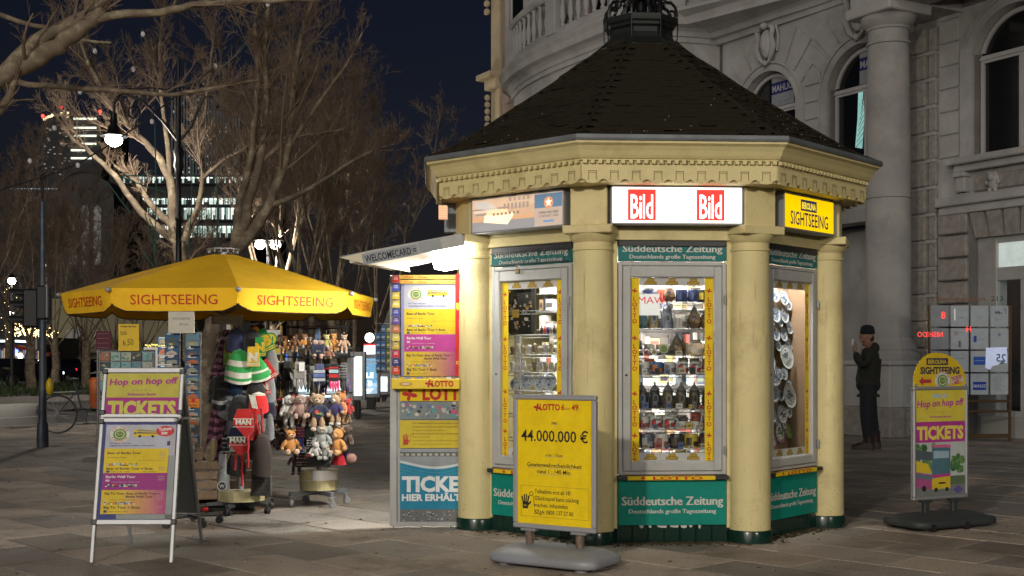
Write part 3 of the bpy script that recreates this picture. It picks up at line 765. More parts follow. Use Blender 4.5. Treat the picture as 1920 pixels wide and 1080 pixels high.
# second shelf: steins
spec = [(-.285,'s',.13,.04),(-.205,'tm',.12,.045),(-.115,'t',.20,.040),(-.015,'t',.20,.040),(.08,'gl',.10,.05),(.185,'r',.18,.052),(.265,'r',.15,.045)]
def stl(row, i, look): return f'{look}, {ORD[i]} from left, {SHN[row]} shelf of the {WN}'
for i, (x, kd, h, r_) in enumerate(spec):
    if kd in 's t': place(0, lambda b: stein(b, h, r_, DK[i%5]), 'beer_stein', 'stein', stl(1,i,'tall dark stein with pointed pewter lid' if kd=='t' else 'short dark stein'), x, SHZ[1], group='beer steins')
    elif kd == 'tm': place(0, lambda b: mug(b, h, r_, (.05,.11,.12), (.12,.2,.2)), 'mug', 'mug', stl(1,i,'teal relief mug'), x, SHZ[1])
    elif kd == 'gl': place(0, lambda b: mug(b, h, r_, (.55,.55,.52), (.3,.28,.25)), 'glass_jar', 'jar', stl(1,i,'pale pressed glass jar'), x, SHZ[1])
    else: place(0, lambda b: roundstein(b, h, r_, (.12,.085,.05)), 'beer_stein', 'stein', stl(1,i,'round brown stein'), x, SHZ[1], group='beer steins')
# third shelf: snow globes, round stein, tin
for i in range(6):
    x = -.29+i*.040
    def glob(b):
        b.col = (.03,.06,.05); b.lathe([(.016,0),(.016,.010),(.013,.013)], n=10); b.col = (.65,.66,.66); b.ell((0,0,.027), (.016,.016,.016), 10, 7)
    place(0, glob, 'snow_globe', 'snow globe', f'tiny white snow globe, {ORD[i]} from left in the row of the {WN}', x, SHZ[2], y=.07, group='snow globes')
def clock(b): b.col=(.55,.5,.35); b.lathe([(.02,0),(.02,.004)], n=10); b.col=(.6,.55,.4); b.disc(0,.045,.036,-.01,20); b.col=(.2,.3,.1); b.disc(0,.045,.026,-.011,16); b.col=(.05,.07,.1); b.box(-.03,.03,-.01,.02,0,.022)
place(0, clock, 'souvenir_plaque', 'souvenir', f'small round yellow plaque on a dark foot on the third shelf of the {WN}', -.045, SHZ[2], y=.08)
place(0, lambda b: roundstein(b, .165, .052, (.13,.095,.05)), 'beer_stein', 'stein', stl(2,0,'big bellied brown stein with blue band').replace('first from the left','standing alone'), .055, SHZ[2])
place(0, lambda b: mug(b, .085, .070, (.55,.42,.30), (.6,.55,.5)), 'tin', 'tin', f'wide pale orange tin with a picture band on the third shelf of the {WN}', .19, SHZ[2])
place(0, lambda b: mug(b, .08, .04, (.45,.45,.42), (.2,.2,.2)), 'mug', 'mug', f'grey white mug at the right end of the third shelf of the {WN}', .285, SHZ[2])
# fourth shelf: mugs (BERLIN)
pal = [((.12,.08,.06),(.3,.2,.1),None),((.6,.6,.58),(.35,.36,.4),None),((.03,.12,.30),(.6,.2,.05),None),((.5,.5,.5),(.2,.2,.22),None),((.55,.56,.54),(.5,.05,.05),'BERLIN'),((.5,.5,.5),(.45,.05,.08),'BERLIN'),((.35,.08,.08),(.5,.4,.4),None)]
for i, (c, c2, wd) in enumerate(pal):
    place(0, lambda b: mug(b, .088, .042, c, c2, word=wd), 'mug', 'mug', stl(3,i,['dark patterned mug','white mug with grey skyline','blue and orange striped mug','grey printed mug','white BERLIN mug with red heart','grey BERLIN mug','red and pink mug'][i]), -.28+i*.094, SHZ[3], y=.09, group='souvenir mugs')
# fifth: row of steins
for i in range(7):
    place(0, lambda b: stein(b, .195 if i not in (0,) else .17, .044, [(.07,.05,.03),(.11,.10,.08),(.04,.045,.05),(.10,.09,.07),(.08,.065,.05),(.06,.055,.045),(.05,.05,.05)][i], med=[(.25,.15,.1),(.16,.22,.34),(.12,.13,.15),(.26,.24,.2),(.14,.14,.12),(.10,.09,.07),(.2,.2,.2)][i]), 'beer_stein', 'stein',
          stl(4,i,['partly hidden brown stein','grey stein with blue oval picture','black stein with silver foot','slim stone-coloured stein','brown bell-shaped stein','dark square-shouldered stein','black stein at the right edge'][i]), -.30+i*.097, SHZ[4], group='beer steins')
# sixth: bear mug, mugs, glasses
for i, (c, c2, wd) in enumerate([((.4,.06,.06),(.5,.5,.5),None),((.55,.55,.53),(.4,.15,.12),None),((.55,.56,.55),(.5,.05,.05),'BERLIN'),((.55,.56,.55),(.5,.05,.05),'BERLIN'),((.5,.5,.48),(.3,.3,.3),None),((.5,.5,.48),(.4,.35,.3),None),((.12,.06,.05),(.3,.1,.1),None)]):
    place(0, lambda b: mug(b, .085 if i<4 else .05, .043, c, c2, word=wd), 'mug', 'mug', stl(5,i,['red mug with black bear','white mug with red skyline','white heart mug with BERLIN','second white heart mug with BERLIN','small glass beaker','small cut glass beaker','dark red round mug'][i]), -.285+i*.094, SHZ[5], group='souvenir mugs')
for i, (c, c2) in enumerate([((.5,.5,.48),(.04,.04,.04)),((.10,.12,.16),(.4,.42,.45)),((.55,.55,.52),(.4,.15,.12)),((.035,.03,.03),(.1,.08,.06)),((.5,.38,.05),(.06,.05,.02)),((.05,.02,.05),(.12,.05,.06))]):
    place(0, lambda b: mug(b, .105, .05, c, c2), 'mug', 'mug', stl(6,i,['white mug with black letters','dark blue photo mug','white skyline mug','black mug','yellow and black spotted mug','dark purple mug'][i]), -.27+i*.108, SHZ[6], group='souvenir mugs')
# second rows of wares further back on each shelf
rb_ = random.Random(99)
for row, z in enumerate(SHZ):
    for i in range(8):
        cc = rb_.choice([(.55,.54,.50),(.30,.28,.24),(.10,.09,.08),(.45,.40,.30),(.16,.20,.26),(.5,.12,.08),(.6,.6,.58)]); nm_ = {(.55,.54,.50):'cream',(.30,.28,.24):'taupe',(.10,.09,.08):'black',(.45,.40,.30):'sand coloured',(.16,.20,.26):'slate blue',(.5,.12,.08):'red',(.6,.6,.58):'white'}[cc]
        h_ = rb_.uniform(.075,.12)
        place(0, lambda b: mug(b, h_, .037, cc, tuple(v*.5 for v in cc)), 'mug', 'mug', f'{nm_} mug, {ORD[i]} from left in the back row, {SHN[row]} shelf of the {WN}', -.295+i*.084+rb_.uniform(-.008,.008), z, y=.20, group='back row mugs', smooth=0)
BXC = {'white':(.6,.6,.58),'tan':(.5,.45,.35),'dark red':(.35,.1,.1),'blue':(.1,.15,.3),'mustard':(.5,.4,.1),'black':(.05,.05,.05)}
for row in range(2,7):
    for i in range(7):
        nm_ = rb_.choice(list(BXC)); x = -.27+i*.085+rb_.uniform(-.02,.02)
        def bx(b, c=BXC[nm_], w_=rb_.uniform(.012,.028), h=rb_.uniform(.02,.05)): b.col=c; b.cbox(-w_,w_,-.012,.012,0,h,.002); b.col=tuple(v*.4 for v in c); b.quad(-w_*.6,w_*.6,h*.3,h*.7,-.0126)
        place(0, bx, 'souvenir_box', 'souvenir', f'tiny {nm_} box, {ORD[i]} from left at the front of the {SHN[row]} shelf, {WN}', x, SHZ[row], y=.055, group='tiny souvenir boxes', smooth=0)
# a handwritten card and a white stick leaning behind the glass
b = MB(); b.col = (.8,.8,.8); b.box(-.11,.10,0,.003,0,.155); b.text('MAW', .045, .085, .05, -.002, col=(.6,.04,.04), width=.20, bold=-.0)
o = b.build('price_card', printmat('glowing_paper', em=.5)); o.matrix_world = KW @ FM(0) @ Matrix.Translation((-.185,.02,1.63)); tag(o, 'white card with red letters MAW behind the upper left of the front window', 'card')  # card paper given a glow of its own

# ---- left window: plates, bag, trinkets
LN = 'left window'
def plate(b, r, c=(.42,.45,.48), c2=(.12,.15,.22), rim=None, sx=1.0):
    b.col = rim or c; b.M = b.M @ Matrix.Rotation(R(80),4,'X') @ Matrix.Diagonal((sx,1,1,1))
    b.lathe([(r*.4,0),(r*.55,.002),(r*.75,.006),(r,.012),(r*1.0,.015),(r*.75,.010),(r*.55,.006)], n=26)
    rr2 = random.Random(int(r*10000)); y = .0125
    b.col = c; b.loft([[(r*.74*math.cos(a), r*.74*math.sin(a), .0118) for a in [2*PI*i/22 for i in range(22)]],[(r*.70*math.cos(a), r*.70*math.sin(a), .0125) for a in [2*PI*i/22 for i in range(22)]]])
    for i in range(22):
        a = rr2.uniform(0,2*PI); q = rr2.uniform(0,.62)*r; s = rr2.uniform(.07,.15)*r; b.col = c2 if i%3 else tuple(x*2 for x in c2)
        b.box(q*math.cos(a)-s,q*math.cos(a)+s,q*math.sin(a)-s*.5,q*math.sin(a)+s*.5,.0128,.0136+.0001*i)
for i, (x, r_) in enumerate(((-.27,.048),(-.155,.068),(-.02,.062),(.075,.066),(.20,.045))):
    place(7, lambda b: plate(b, r_), 'souvenir_plate', 'plate', f'{["small grey plate","large pewter plate with relief","grey plate with town view","large grey relief plate","small plate at the right"][i]}, {ORD[i]} from left in the {LN}', x, 1.215-.13+r_*.98-.01, y=.12, group='plates in the left window')
def bag(b):
    b.col = (.02,.018,.016); b.cbox(-.14,.13,-.02,.03,0,.37,.02)
    r3 = random.Random(4)
    for i in range(46):
        b.col = r3.choice([(.3,.25,.2),(.45,.4,.35),(.5,.25,.05),(.2,.15,.12)]); x, z = r3.uniform(-.12,.11), r3.uniform(.03,.35); s = r3.uniform(.004,.012); b.box(x-s,x+s,-.023,-.02,z-s,z+s)
    b.col = (.55,.35,.04); b.box(-.075,-.01,-.024,-.02,.13,.19)
place(7, bag, 'tote_bag', 'bag', f'black tote bag with small printed motifs in the upper left of the {LN}', -.17, 1.50, y=.07, smooth=0)
for i in range(9):
    def bot(b, i=i): b.col = [(.05,.02,.02),(.3,.05,.05),(.03,.03,.12),(.25,.2,.15),(.04,.04,.04)][i%5]; b.lathe([(.011,0),(.012,.03),(.011,.045),(.004,.052),(.004,.065)], n=8)
    place(7, bot, 'miniature_bottle', 'bottle', f'miniature bottle, {ORD[i]} from left on a shelf of the {LN}', .02+i*.031, 1.50, y=.08, group='miniature bottles')
r3 = random.Random(12)
for row, z in enumerate((1.35,1.215)):
    for i in range(11):
        c = r3.choice([(.5,.5,.48),(.35,.30,.2),(.55,.55,.52),(.2,.16,.1),(.45,.42,.32)])
        def tr(b, c=c, h=r3.uniform(.05,.10)): b.col = c; b.lathe([(.024,0),(.026,.006),(.012,.014),(.018,h*.5),(.022,h*.8),(.008,h)], n=9)
        place(7, tr, 'figurine', 'figurine', f'small pale figurine, {ORD[i]} from left on the {["third","fourth"][row]} shelf of the {LN}', -.28+i*.055, z, y=.09, group='figurines in the left window')
def flagc(b): b.col=(.6,.45,.05); b.lathe([(.035,0),(.05,.12),(.04,.13)], n=12); b.col=(.02,.02,.02); b.lathe([(.05,.10),(.052,.115)], n=12); b.col=(.5,.03,.03); b.lathe([(.046,.06),(.048,.08)], n=12)
for i, x in enumerate((.03,.13,.23)):
    place(7, flagc, 'flag_cup', 'cup', f'black red gold cup, {ORD[i]} from left above the lottery board', x, .90, group='flag coloured cups')
# ---- right window: wall plates on hooks
RN = 'right window'
b = MB(FM(1)); b.box(-.36,.38,.20,.215,.5,2.1); b.box(.345,.36,.05,.20,.5,2.1); b.build('backboard', mat('brown_board', (.15,.095,.055), .8, var=.1), kiosk)
b = MB(FM(1))
b.col = (.65,.32,.02)
for x, z in ((-.02,1.46),(-.03,1.25),(.06,1.12),(.0,.98),(-.0,.76)): b.box(x-.05,x+.05,.190,.198,z-.04,z+.04)
b.build('price_tag', M_PRINT, kiosk, kind='stuff')
pl = [(-.01,1.81,.062,0),(.13,1.79,.062,0),(.0,1.66,.068,0),(.135,1.655,.066,0),(.0,1.515,.066,0),(.125,1.505,.058,0),(.095,1.33,.098,1),(-.01,1.185,.085,0),(.13,1.20,.055,0),(-.03,1.06,.082,0),(.14,1.025,.096,1),(-.07,.89,.075,0),(.10,.885,.075,2),(.07,.745,.085,3),(.20,.745,.06,4),(-.18,1.33,.08,0),(-.17,1.6,.07,0),(-.16,1.05,.08,0),(.07,1.60,.04,0),(-.06,1.62,.05,0),(.06,1.20,.05,0),(.08,1.03,.045,0),(.03,.84,.05,0),(.14,.80,.045,3),(.20,1.74,.05,0),(.215,1.56,.055,0),(.20,1.42,.06,0),(.21,1.10,.055,0),(.205,.90,.05,2),(-.10,1.44,.07,0),(-.09,1.30,.08,0),(-.10,.98,.07,2),(-.06,.70,.07,3),(.04,1.42,.05,0)]
pl.sort(key=lambda a: -a[1])
for i, (x, z, r_, kd) in enumerate(pl):
    cs = {0:((.26,.29,.31),(.05,.07,.12)),1:((.38,.40,.39),(.08,.10,.15)),2:((.40,.42,.42),(.03,.03,.06)),3:((.5,.5,.46),(.06,.10,.03)),4:((.12,.20,.06),(.2,.2,.1))}[kd]
    look = {0:'blue and white wall plate',1:'large white rimmed plate with blue picture',2:'plate with dark night picture',3:'plate with mauve rim and green landscape',4:'green plate'}[kd]
    pos = f'{ORD[i]} counting down the {RN}'
    place(1, lambda b: plate(b, r_*.98, cs[0], cs[1], rim=(.20,.09,.13) if kd==3 else None), 'wall_plate', 'plate', f'{look}, {pos}', x+.09, z, y=.175 if kd!=1 else .13, group='wall plates in the right window')

# ---- security lattice, lamp and padlock on the left window
b = MB(FM(7))
for i in range(14):
    for d in (-1,1):
        x0 = -.38+i*.058; b.tube([(x0,-.045,2.03 if d>0 else 2.115),(x0+.035,-.045,2.115 if d>0 else 2.03)], .0016, 4)
b.box(-.39,.39,-.05,-.04,2.112,2.12); b.box(-.39,.39,-.05,-.04,2.024,2.03); b.build('security_lattice', M_DKMETAL, kiosk)
t = thing('padlock', 'brass padlock hanging from the shutter rail above the left window', 'padlock', KW @ FM(7) @ Vector((-.10,-.06,2.0)), TH+R(-45))
b = MB(); b.cbox(-.018,.018,-.008,.008,-.045,-.012,.003); b.build('lock_body', mat('brass', (.14,.10,.05), .4, metal=.8), t)
b = MB(); b.tube([(-.012,0,-.012),(-.012,0,.012),(0,0,.022),(.012,0,.012),(.012,0,-.012)], .004, 6); b.build('shackle', M_ALU, t)

# ---- face -2: the sales hatch with raised canopy (WELCOMECARD), grey metal post
F6 = FM(6)
b = MB(F6); b.col = (.10,.09,.08); b.box(-.40,.40,.35,.36,.5,2.16); b.build('hatch_back', M_PRINT, kiosk)
# canopy: worked out in world space, one long tray sloping up to the kiosk
can = thing('hatch_canopy', 'grey raised hatch canopy lettered WELCOMECARD above the open sales window', 'canopy', (0,0,0))
A0, A1 = P(866,437,9.35), P(636,480,9.0)      # upper front edge: kiosk end, outer end
dx = (A1-A0); Lc = dx.length; ux = dx.normalized(); uy = Vector((.30,.95,0)).normalized(); uz = ux.cross(uy)*-1; uz.normalize()
if uz.z < 0: uz = -uz
CM = Matrix(((ux.x,uy.x,uz.x,A0.x),(ux.y,uy.y,uz.y,A0.y),(ux.z,uy.z,uz.z,A0.z),(0,0,0,1)))
D = .80
b = MB(CM); b.cbox(0,Lc,0,D,-.012,0,.003); b.build('canopy_top', M_ZINC, can)
b = MB(CM); b.cbox(0,Lc-.20,-.006,.010,-.095,-.002,.003); b.build('side_board', M_GREYFRAME, can)
b = MB(CM); b.box(.0,Lc-.06,.012,D-.02,-.065,-.013); b.build('canopy_liner', mat('white_liner', (.62,.60,.52), .6, var=.05), can)
b = MB(CM); b.add([(Lc-.20,-.004,-.105),(Lc,0,-.012),(Lc,D,-.012),(Lc-.20,D,-.105),(Lc-.20,-.004,-.006),(Lc-.20,D,-.006)], [(0,1,2,3),(0,4,1),(3,2,5)]); b.build('end_flap', mat('white_liner_edge', (.62,.56,.42), .6), can)
b = MB(CM @ Matrix(((-1,0,0,0),(0,1,0,0),(0,0,1,0),(0,0,0,1)))); b.col = (.30,.33,.36); b.quad(-.80,-.37,-.100,-.020,-.008)
b.col=(.33,.36,.38); b.quad(-.36,-.18,-.095,-.01,-.0075)
b.text('WELCOMECARD =', -.582, -.086, .052, -.0095, col=(.02,.02,.03), width=.40, bold=.015)
b.build('lettering', M_PRINT, can)
M_TUBE = emit('bright_tube', (1.0,.97,.90), 12)
for i, (a0, a1, dz) in enumerate(((.15,.28,-.16),(.0,.06,-.17))):
    b = MB(CM); b.cbox(a0,a1,.0,.30,dz,-.066,.008); b.build('tube_lamp', M_TUBE, can)
b = MB(CM); b.cbox(.33,.47,.52,.76,-.16,-.066,.008); b.build('tube_lamp', M_TUBE, can)
b = MB(CM); b.box(-.0,Lc*.35,.05,.09,-.075,-.066); b.build('lamp_rail', M_TUBE, can)
area('canopy_lamp', Matrix.Translation(A0+ux*.24+uy*.02-uz*.20), .12, .12, 6, (1,.97,.9))
area('canopy_lamp', Matrix.Translation(A0+ux*.40+uy*.64-uz*.19) @ Matrix.Rotation(R(28),4,'Y'), .2, .2, 100, (1,.97,.9))
b = MB(KW); 
t = thing('metal_post', 'grey metal post above the sales hatch under the left roof corner', 'post', P(845,437,9.75))
b = MB(); b.cbox(-.05,.05,-.04,.04,-.0,.235,.004); b.cbox(-.028,-.012,-.05,-.04,0,.235,.002); b.build('post', M_ZINC, t)
t = thing('corner_lamp', 'small ribbed lamp housing glowing pinkish under the left roof corner', 'lamp', P(831,400,9.5))
b = MB()
for i in range(8): b.box(-.033,.033,-.04,.04,-.045+i*.013,-.037+i*.013)
b.build('louvre', emit('pink_glow', (.9,.45,.28), .7), t, kind='stuff'); b = MB(); b.box(-.028,.028,-.035,.035,-.045,.058); b.build('housing', M_CREAM, t)

# ---- open door leaf with posters
DY = 9.60
dl = thing('door_leaf', 'open grey kiosk door leaf covered in tour and ticket posters beside the left column', 'door', (P(795,995,DY).x, DY, .015), R(1))
def X(px): return (px-795)/FPX*DY
def Z(py): return EYE-(py-HZ)/FPX*DY-.015
# slight outward lean of the left edge is ignored
b = MB()
xl, xr = X(731), X(888)
b.cbox(xl,xl+.055,0,.045,0,Z(516),.004); b.cbox(xr-.045,xr,0,.045,0,Z(516),.004); b.box(xl+.05,xr-.04,.001,.044,0,Z(978)); b.box(xl+.05,xr-.04,.001,.044,Z(524),Z(516))
b.build('door_frame', M_GREYFRAME, dl)
b = MB(); b.box(xl+.05,xr-.04,.015,.035,Z(978),Z(524)); b.build('door_panel', M_GREYFRAME, dl)
b = MB()
for px in (738,790,845): b.lathe([(.004,0),(.004,.002)], 0,0,8) if 0 else b.box(X(px)-.004,X(px)+.004,-.002,0,Z(989),Z(986))
b.build('screw', M_DKMETAL, dl)
PUR, MAG = (.28,.035,.20), (.42,.05,.25)
def emblem(b, x, z, r, y):
    b.col = (.62,.60,.58); b.disc(x,z,r*1.0,y,26,.85); b.col = (.10,.28,.08); b.disc(x,z,r*.68,y-.0006,22,.85); b.col=(.55,.55,.3); b.disc(x,z,r*.50,y-.0009,22,.85)
    b.col = (.08,.16,.05); b.disc(x,z,r*.40,y-.0012,18,.8)
    for i in range(5): b.col=(.40,.42,.2); b.quad(x-r*.28+i*r*.13,x-r*.22+i*r*.13,z-r*.15,z+r*.18,y-.0016)
    for t_, a0, a1, c in (('CITY·CIRCLE', 155, 25, (.45,.05,.05)), ('SIGHTSEEING', 205, 335, (.45,.12,.08))):
        n = len(t_)
        for i, ch in enumerate(t_):
            if ch == '·': continue
            a = R(a0+(a1-a0)*(i+.5)/n); q = r*(.76 if a0 < 180 else .90)
            b.text(ch, x+q*math.cos(a), z+q*.85*math.sin(a), r*.17, y-.0012, col=c, rot=a-PI/2 if a0<180 else a+PI/2, bold=.03)
def bus(b, x, z, s, y, c=(.62,.45,.03)):
    # small double-decker printed picture
    b.col = c; b.poly([(x-s,z-.28*s),(x+s,z-.20*s),(x+.98*s,z+.28*s),(x-.72*s,z+.40*s),(x-.95*s,z+.28*s)], y)
    b.col = (.08,.09,.11); b.poly([(x-.66*s,z+.0*s),(x+.92*s,z-.02*s),(x+.92*s,z+.06*s),(x-.66*s,z+.12*s)], y-.0006)
    b.col = (.20,.24,.28); b.poly([(x-.66*s,z+.20*s),(x+.92*s,z+.14*s),(x+.92*s,z+.24*s),(x-.66*s,z+.34*s)], y-.0006)
    b.col = (.10,.12,.15); b.poly([(x-.96*s,z-.08*s),(x-.74*s,z-.05*s),(x-.72*s,z+.12*s),(x-.93*s,z+.10*s)], y-.0006)
    for q in (-.45,.62): b.col=(.02,.02,.02); b.disc(x+q*s,z-.24*s,.11*s,y-.0009,12)
def flags(b, x, z, w_, y, seed=1):
    r_ = random.Random(seed)
    for i in range(14):
        for j in (0,1):
            b.col = r_.choice([(.6,.05,.05),(.7,.7,.7),(.05,.1,.4),(.05,.3,.1),(.02,.02,.02),(.7,.5,.05),(.2,.5,.6)])
            x0 = x+w_*i/14; b.quad(x0, x0+w_/14*.75, z+j*.009, z+j*.009+.007, y)
TXT = (.05,.03,.05)
def tour_poster(b, x0, x1, z0, z1, y, strips=True):
    W, H = x1-x0, z1-z0
    def q(u0,u1,v0,v1,c,e=1): b.col=c; b.quad(x0+W*u0,x0+W*u1,z1-H*v1,z1-H*v0,y-.0006*e)
    b.col = (.40,.42,.50); b.quad(x0,x1,z0,z1,y)
    q(0,1,.27,.545,(.62,.46,.02)); q(0,1,.545,.735,MAG if not strips else PUR)
    n = 22
    for i in range(n):                        # printed yellow-to-magenta gradient
        f = max(0,(i/n-.25)/.75); q(i/n,(i+1.02)/n,.735,1.0,tuple(a*(1-f)+c*f for a, c in zip((.60,.44,.03),(.38,.05,.22))),1+.02*i)
    emblem(b, x0+W*.22, z1-H*.11, W*.155, y-.0012)
    bus(b, x0+W*.62, z1-H*.10, W*.19, y-.0012)
    b.text('Alle Touren / All Tours', x0+W*.07, z1-H*.215, H*.011, y-.002, col=(.06,.05,.15), width=W*.33, align='l', bold=.02)
    b.text('Täglich/Daily ab/from 10:00 h–17:00–18:00 h', x0+W*.07, z1-H*.243, H*.011, y-.002, col=(.06,.05,.15), width=W*.72, align='l', bold=.02)
    b.text('Best of Berlin Tour', x0+W*.05, z1-H*.333, H*.026, y-.002, col=TXT, width=W*.52, align='l', bold=.02)
    b.text('Berlin Besucher · 2 Stunden', x0+W*.05, z1-H*.375, H*.009, y-.002, col=TXT, width=W*.30, align='l')
    b.text('Hop on hop off Tour · Live Guide', x0+W*.95, z1-H*.405, H*.007, y-.002, col=TXT, width=W*.42, align='r')
    flags(b, x0+W*.05, z1-H*.465, W*.48, y-.002, 2)
    b.text('Best of Berlin Tour + Boat', x0+W*.05, z1-H*.508, H*.025, y-.002, col=TXT, width=W*.72, align='l', bold=.02)
    q(.05,.10,.518,.540,(.05,.05,.15),3); b.text('Berlin by Bus + Boat', x0+W*.13, z1-H*.536, H*.010, y-.002, col=TXT, width=W*.28, align='l'); b.text('April – Oktober', x0+W*.62, z1-H*.536, H*.010, y-.002, col=TXT, width=W*.20, align='l')
    b.text('Berlin Wall Tour', x0+W*.05, z1-H*.600, H*.026, y-.002, col=(.75,.70,.72), width=W*.46, align='l', bold=.02)
    q(.05,.11,.618,.640,(.6,.5,.55),3); b.text('Treptow Mauerpark + Potsdamer Platz', x0+W*.14, z1-H*.650, H*.009, y-.002, col=(.7,.6,.65), width=W*.44, align='l')
    flags(b, x0+W*.05, z1-H*.700, W*.5, y-.002, 3)
    b.text('Big Tic Tour: Best of Berlin Tour +', x0+W*.05, z1-H*.785, H*.024, y-.002, col=TXT, width=W*.86, align='l', bold=.02)
    b.text('Berlin Wall Tour', x0+W*.38, z1-H*.820, H*.024, y-.002, col=TXT, width=W*.42, align='l', bold=.02)
    q(.05,.10,.833,.850,(.5,.45,.2),3); b.text('Berlin Basics + Treptow Gedenken', x0+W*.13, z1-H*.849, H*.009, y-.002, col=TXT, width=W*.40, align='l')
    flags(b, x0+W*.05, z1-H*.895, W*.48, y-.002, 4)
    b.text('Big Tic Tour + Boat', x0+W*.05, z1-H*.940, H*.026, y-.002, col=TXT, width=W*.56, align='l', bold=.02)
    q(.05,.10,.958,.985,(.05,.05,.15),3); b.text('Berlin by Bus + Boat', x0+W*.13, z1-H*.978, H*.010, y-.002, col=TXT, width=W*.30, align='l')
    if strips:
        for v in (.30,.325,.35,.375,.48,.505,.58,.60,.62,.76,.785,.81,.835,.92): q(.86,.96,v,v+.006,(.35,.28,.25),4)
e = -.0005
b = MB(); tour_poster(b, X(758), X(858), Z(705), Z(533), e-.004, strips=False); b.build('tour_poster', M_PRINT, dl)
b = MB(); b.col = (.25,.25,.45); b.quad(X(752),X(758),Z(705),Z(533),e-.004); b.build('poster_edge', M_PRINT, dl)
for j, (p0, p1) in enumerate(((516,523),(525,532))):
    b = MB(); b.col = (.72,.48,.10); b.box(X(749),X(858),-.020,-.004,Z(p1),Z(p0))
    for i in range(4): b.text('LOTTO 6 aus 49', X(766+i*27), Z(p1-1.5), .013, -.0215, col=(.6,.08,.02), width=.075, bold=.03)
    b.build('lottery_strip', M_PRINT, dl)
b = MB(); b.col = (.55,.02,.02); b.box(X(854),X(863),-.03,0,Z(705),Z(514)); b.col=(.65,.5,.05); b.poly([(X(855),Z(568)),(X(862),Z(568)),(X(862),Z(578)),(X(858.5),Z(583)),(X(855),Z(578))],-.031); b.disc(X(858.5),Z(680),.014,-.031,12); b.col=(.55,.02,.02); b.disc(X(858.5),Z(680),.006,-.032,10)
b.build('red_post', M_PRINT, dl)
# sweets rack: a wire ladder of hooks with packets
t = thing('sweets_rack', 'narrow white wire rack on the door leaf holding small packets of sweets', 'rack', (P(742,995,DY).x, DY-.01, 0), 0)
b = MB()
for px in (735,751): b.tube([((px-743)/FPX*DY,-.01,Z(708)+.015),((px-743)/FPX*DY,-.01,Z(516)+.015)], .003, 5)
for i in range(12): 
    z = Z(530+i*15.5)+.015; b.tube([((735-743)/FPX*DY,-.01,z),((735-743)/FPX*DY,-.06,z-.005),((751-743)/FPX*DY,-.06,z-.005),((751-743)/FPX*DY,-.01,z)], .002, 4)
b.build('wire', M_WIRE, t)
r3 = random.Random(8)
cc = [('red',(.5,.04,.03)),('blue and red',(.06,.07,.35)),('yellow',(.6,.45,.05)),('yellow and clear',(.65,.50,.10)),('blue',(.05,.06,.30)),('blue and pink',(.10,.06,.25)),('orange brown',(.45,.15,.06)),('pale yellow',(.6,.5,.1)),('dark yellow',(.5,.35,.04)),('crimson',(.5,.03,.06)),('dark blue',(.04,.04,.18)),('bright red',(.6,.05,.02))]
for i, (nm, c) in enumerate(cc):
    b = MB(); b.col = c; z0 = 0
    b.prism_xz([(-.028,0),(.028,0),(.03,.012),(.024,.055),(-.024,.055),(-.03,.012)], -.03, .0)
    b.col = tuple(min(1,x*1.0+.25) for x in c); b.quad(-.018,.018,.02,.034,-.031); b.col=(.6,.6,.55); b.quad(-.012,.014,.038,.044,-.031)
    o = b.build('sweets_packet', M_PRINT); o.location = (P(743,995,DY).x+.002, DY-.025, Z(530+i*15.5)+.012)
    tag(o, f'{nm} packet of sweets, {ORD[i]} from the top of the door rack', 'sweets', 'sweets packets on the door rack')
# yellow lottery shelf
t = thing('lottery_ledge', 'bright yellow LOTTO slip ledge sticking out of the door leaf', 'ledge', (P(800,995,DY).x, DY, 0))
def X8(px): return (px-800)/FPX*DY
b = MB(); b.cbox(X8(736),X8(863),-.09,-.004,Z(729)+.015,Z(710)+.015,.004); b.build('ledge_body', mat('yellow_plastic', (.66,.47,.01), .4), t)
b = MB(); zc = Z(724)+.015; b.text('LOTTO', X8(831), zc, .042, -.0915, col=RED, width=.17, bold=.04); clover(b, X8(806), zc+.02, .055, -.0915, RED)
b.col=(.55,.25,.03); b.disc(X8(763),zc+.02,.05,-.0915,20,.3); b.col=(.6,.55,.4); b.disc(X8(763),zc+.02,.035,-.092,20,.25)
b.build('lettering', M_PRINT, t)
b = MB(); r3 = random.Random(5)
for i in range(9): b.col = r3.choice([(.7,.7,.7),(.2,.3,.5),(.6,.4,.1)]); b.box(X8(750+i*11),X8(758+i*11),-.08,-.03,Z(710)+.015,Z(707)+.017)
b.build('slips', M_PRINT, t, kind='stuff')
# lower posters
def dposter(name, p0, p1, fn, y=-.004, px0=750, px1=880):
    b = MB(); fn(b, X(px0), X(px1), Z(p1), Z(p0), y); return b.build(name, M_PRINT, dl)
def p_lotto(b,x0,x1,z0,z1,y):
    b.col = YB; b.quad(x0,x1,z0,z1,y); b.text('LOTTO', x0+.365, z0+.012, .092, y-.001, col=RED, width=.38, bold=.05); clover(b, x0+.075, z0+.05, .10, y-.001, RED)
dposter('lottery_banner', 729, 752, p_lotto)
def p_pass(b,x0,x1,z0,z1,y):
    b.col = (.22,.26,.26); b.quad(x0,x1,z0,z1,y); r_ = random.Random(6)
    for i in range(58):
        x, z = r_.uniform(x0+.01,x1-.03), r_.uniform(z0,z1-.02); c = r_.choice([(.5,.5,.5),(.1,.35,.35),(.55,.12,.25),(.05,.05,.06),(.6,.55,.5),(.15,.2,.35)]); b.col = c
        b.disc(x+.01,z+.012,r_.uniform(.008,.022),y-.0005-.00003*i,9,r_.uniform(.7,1.2))
dposter('sticker_strip', 753, 786, p_pass)
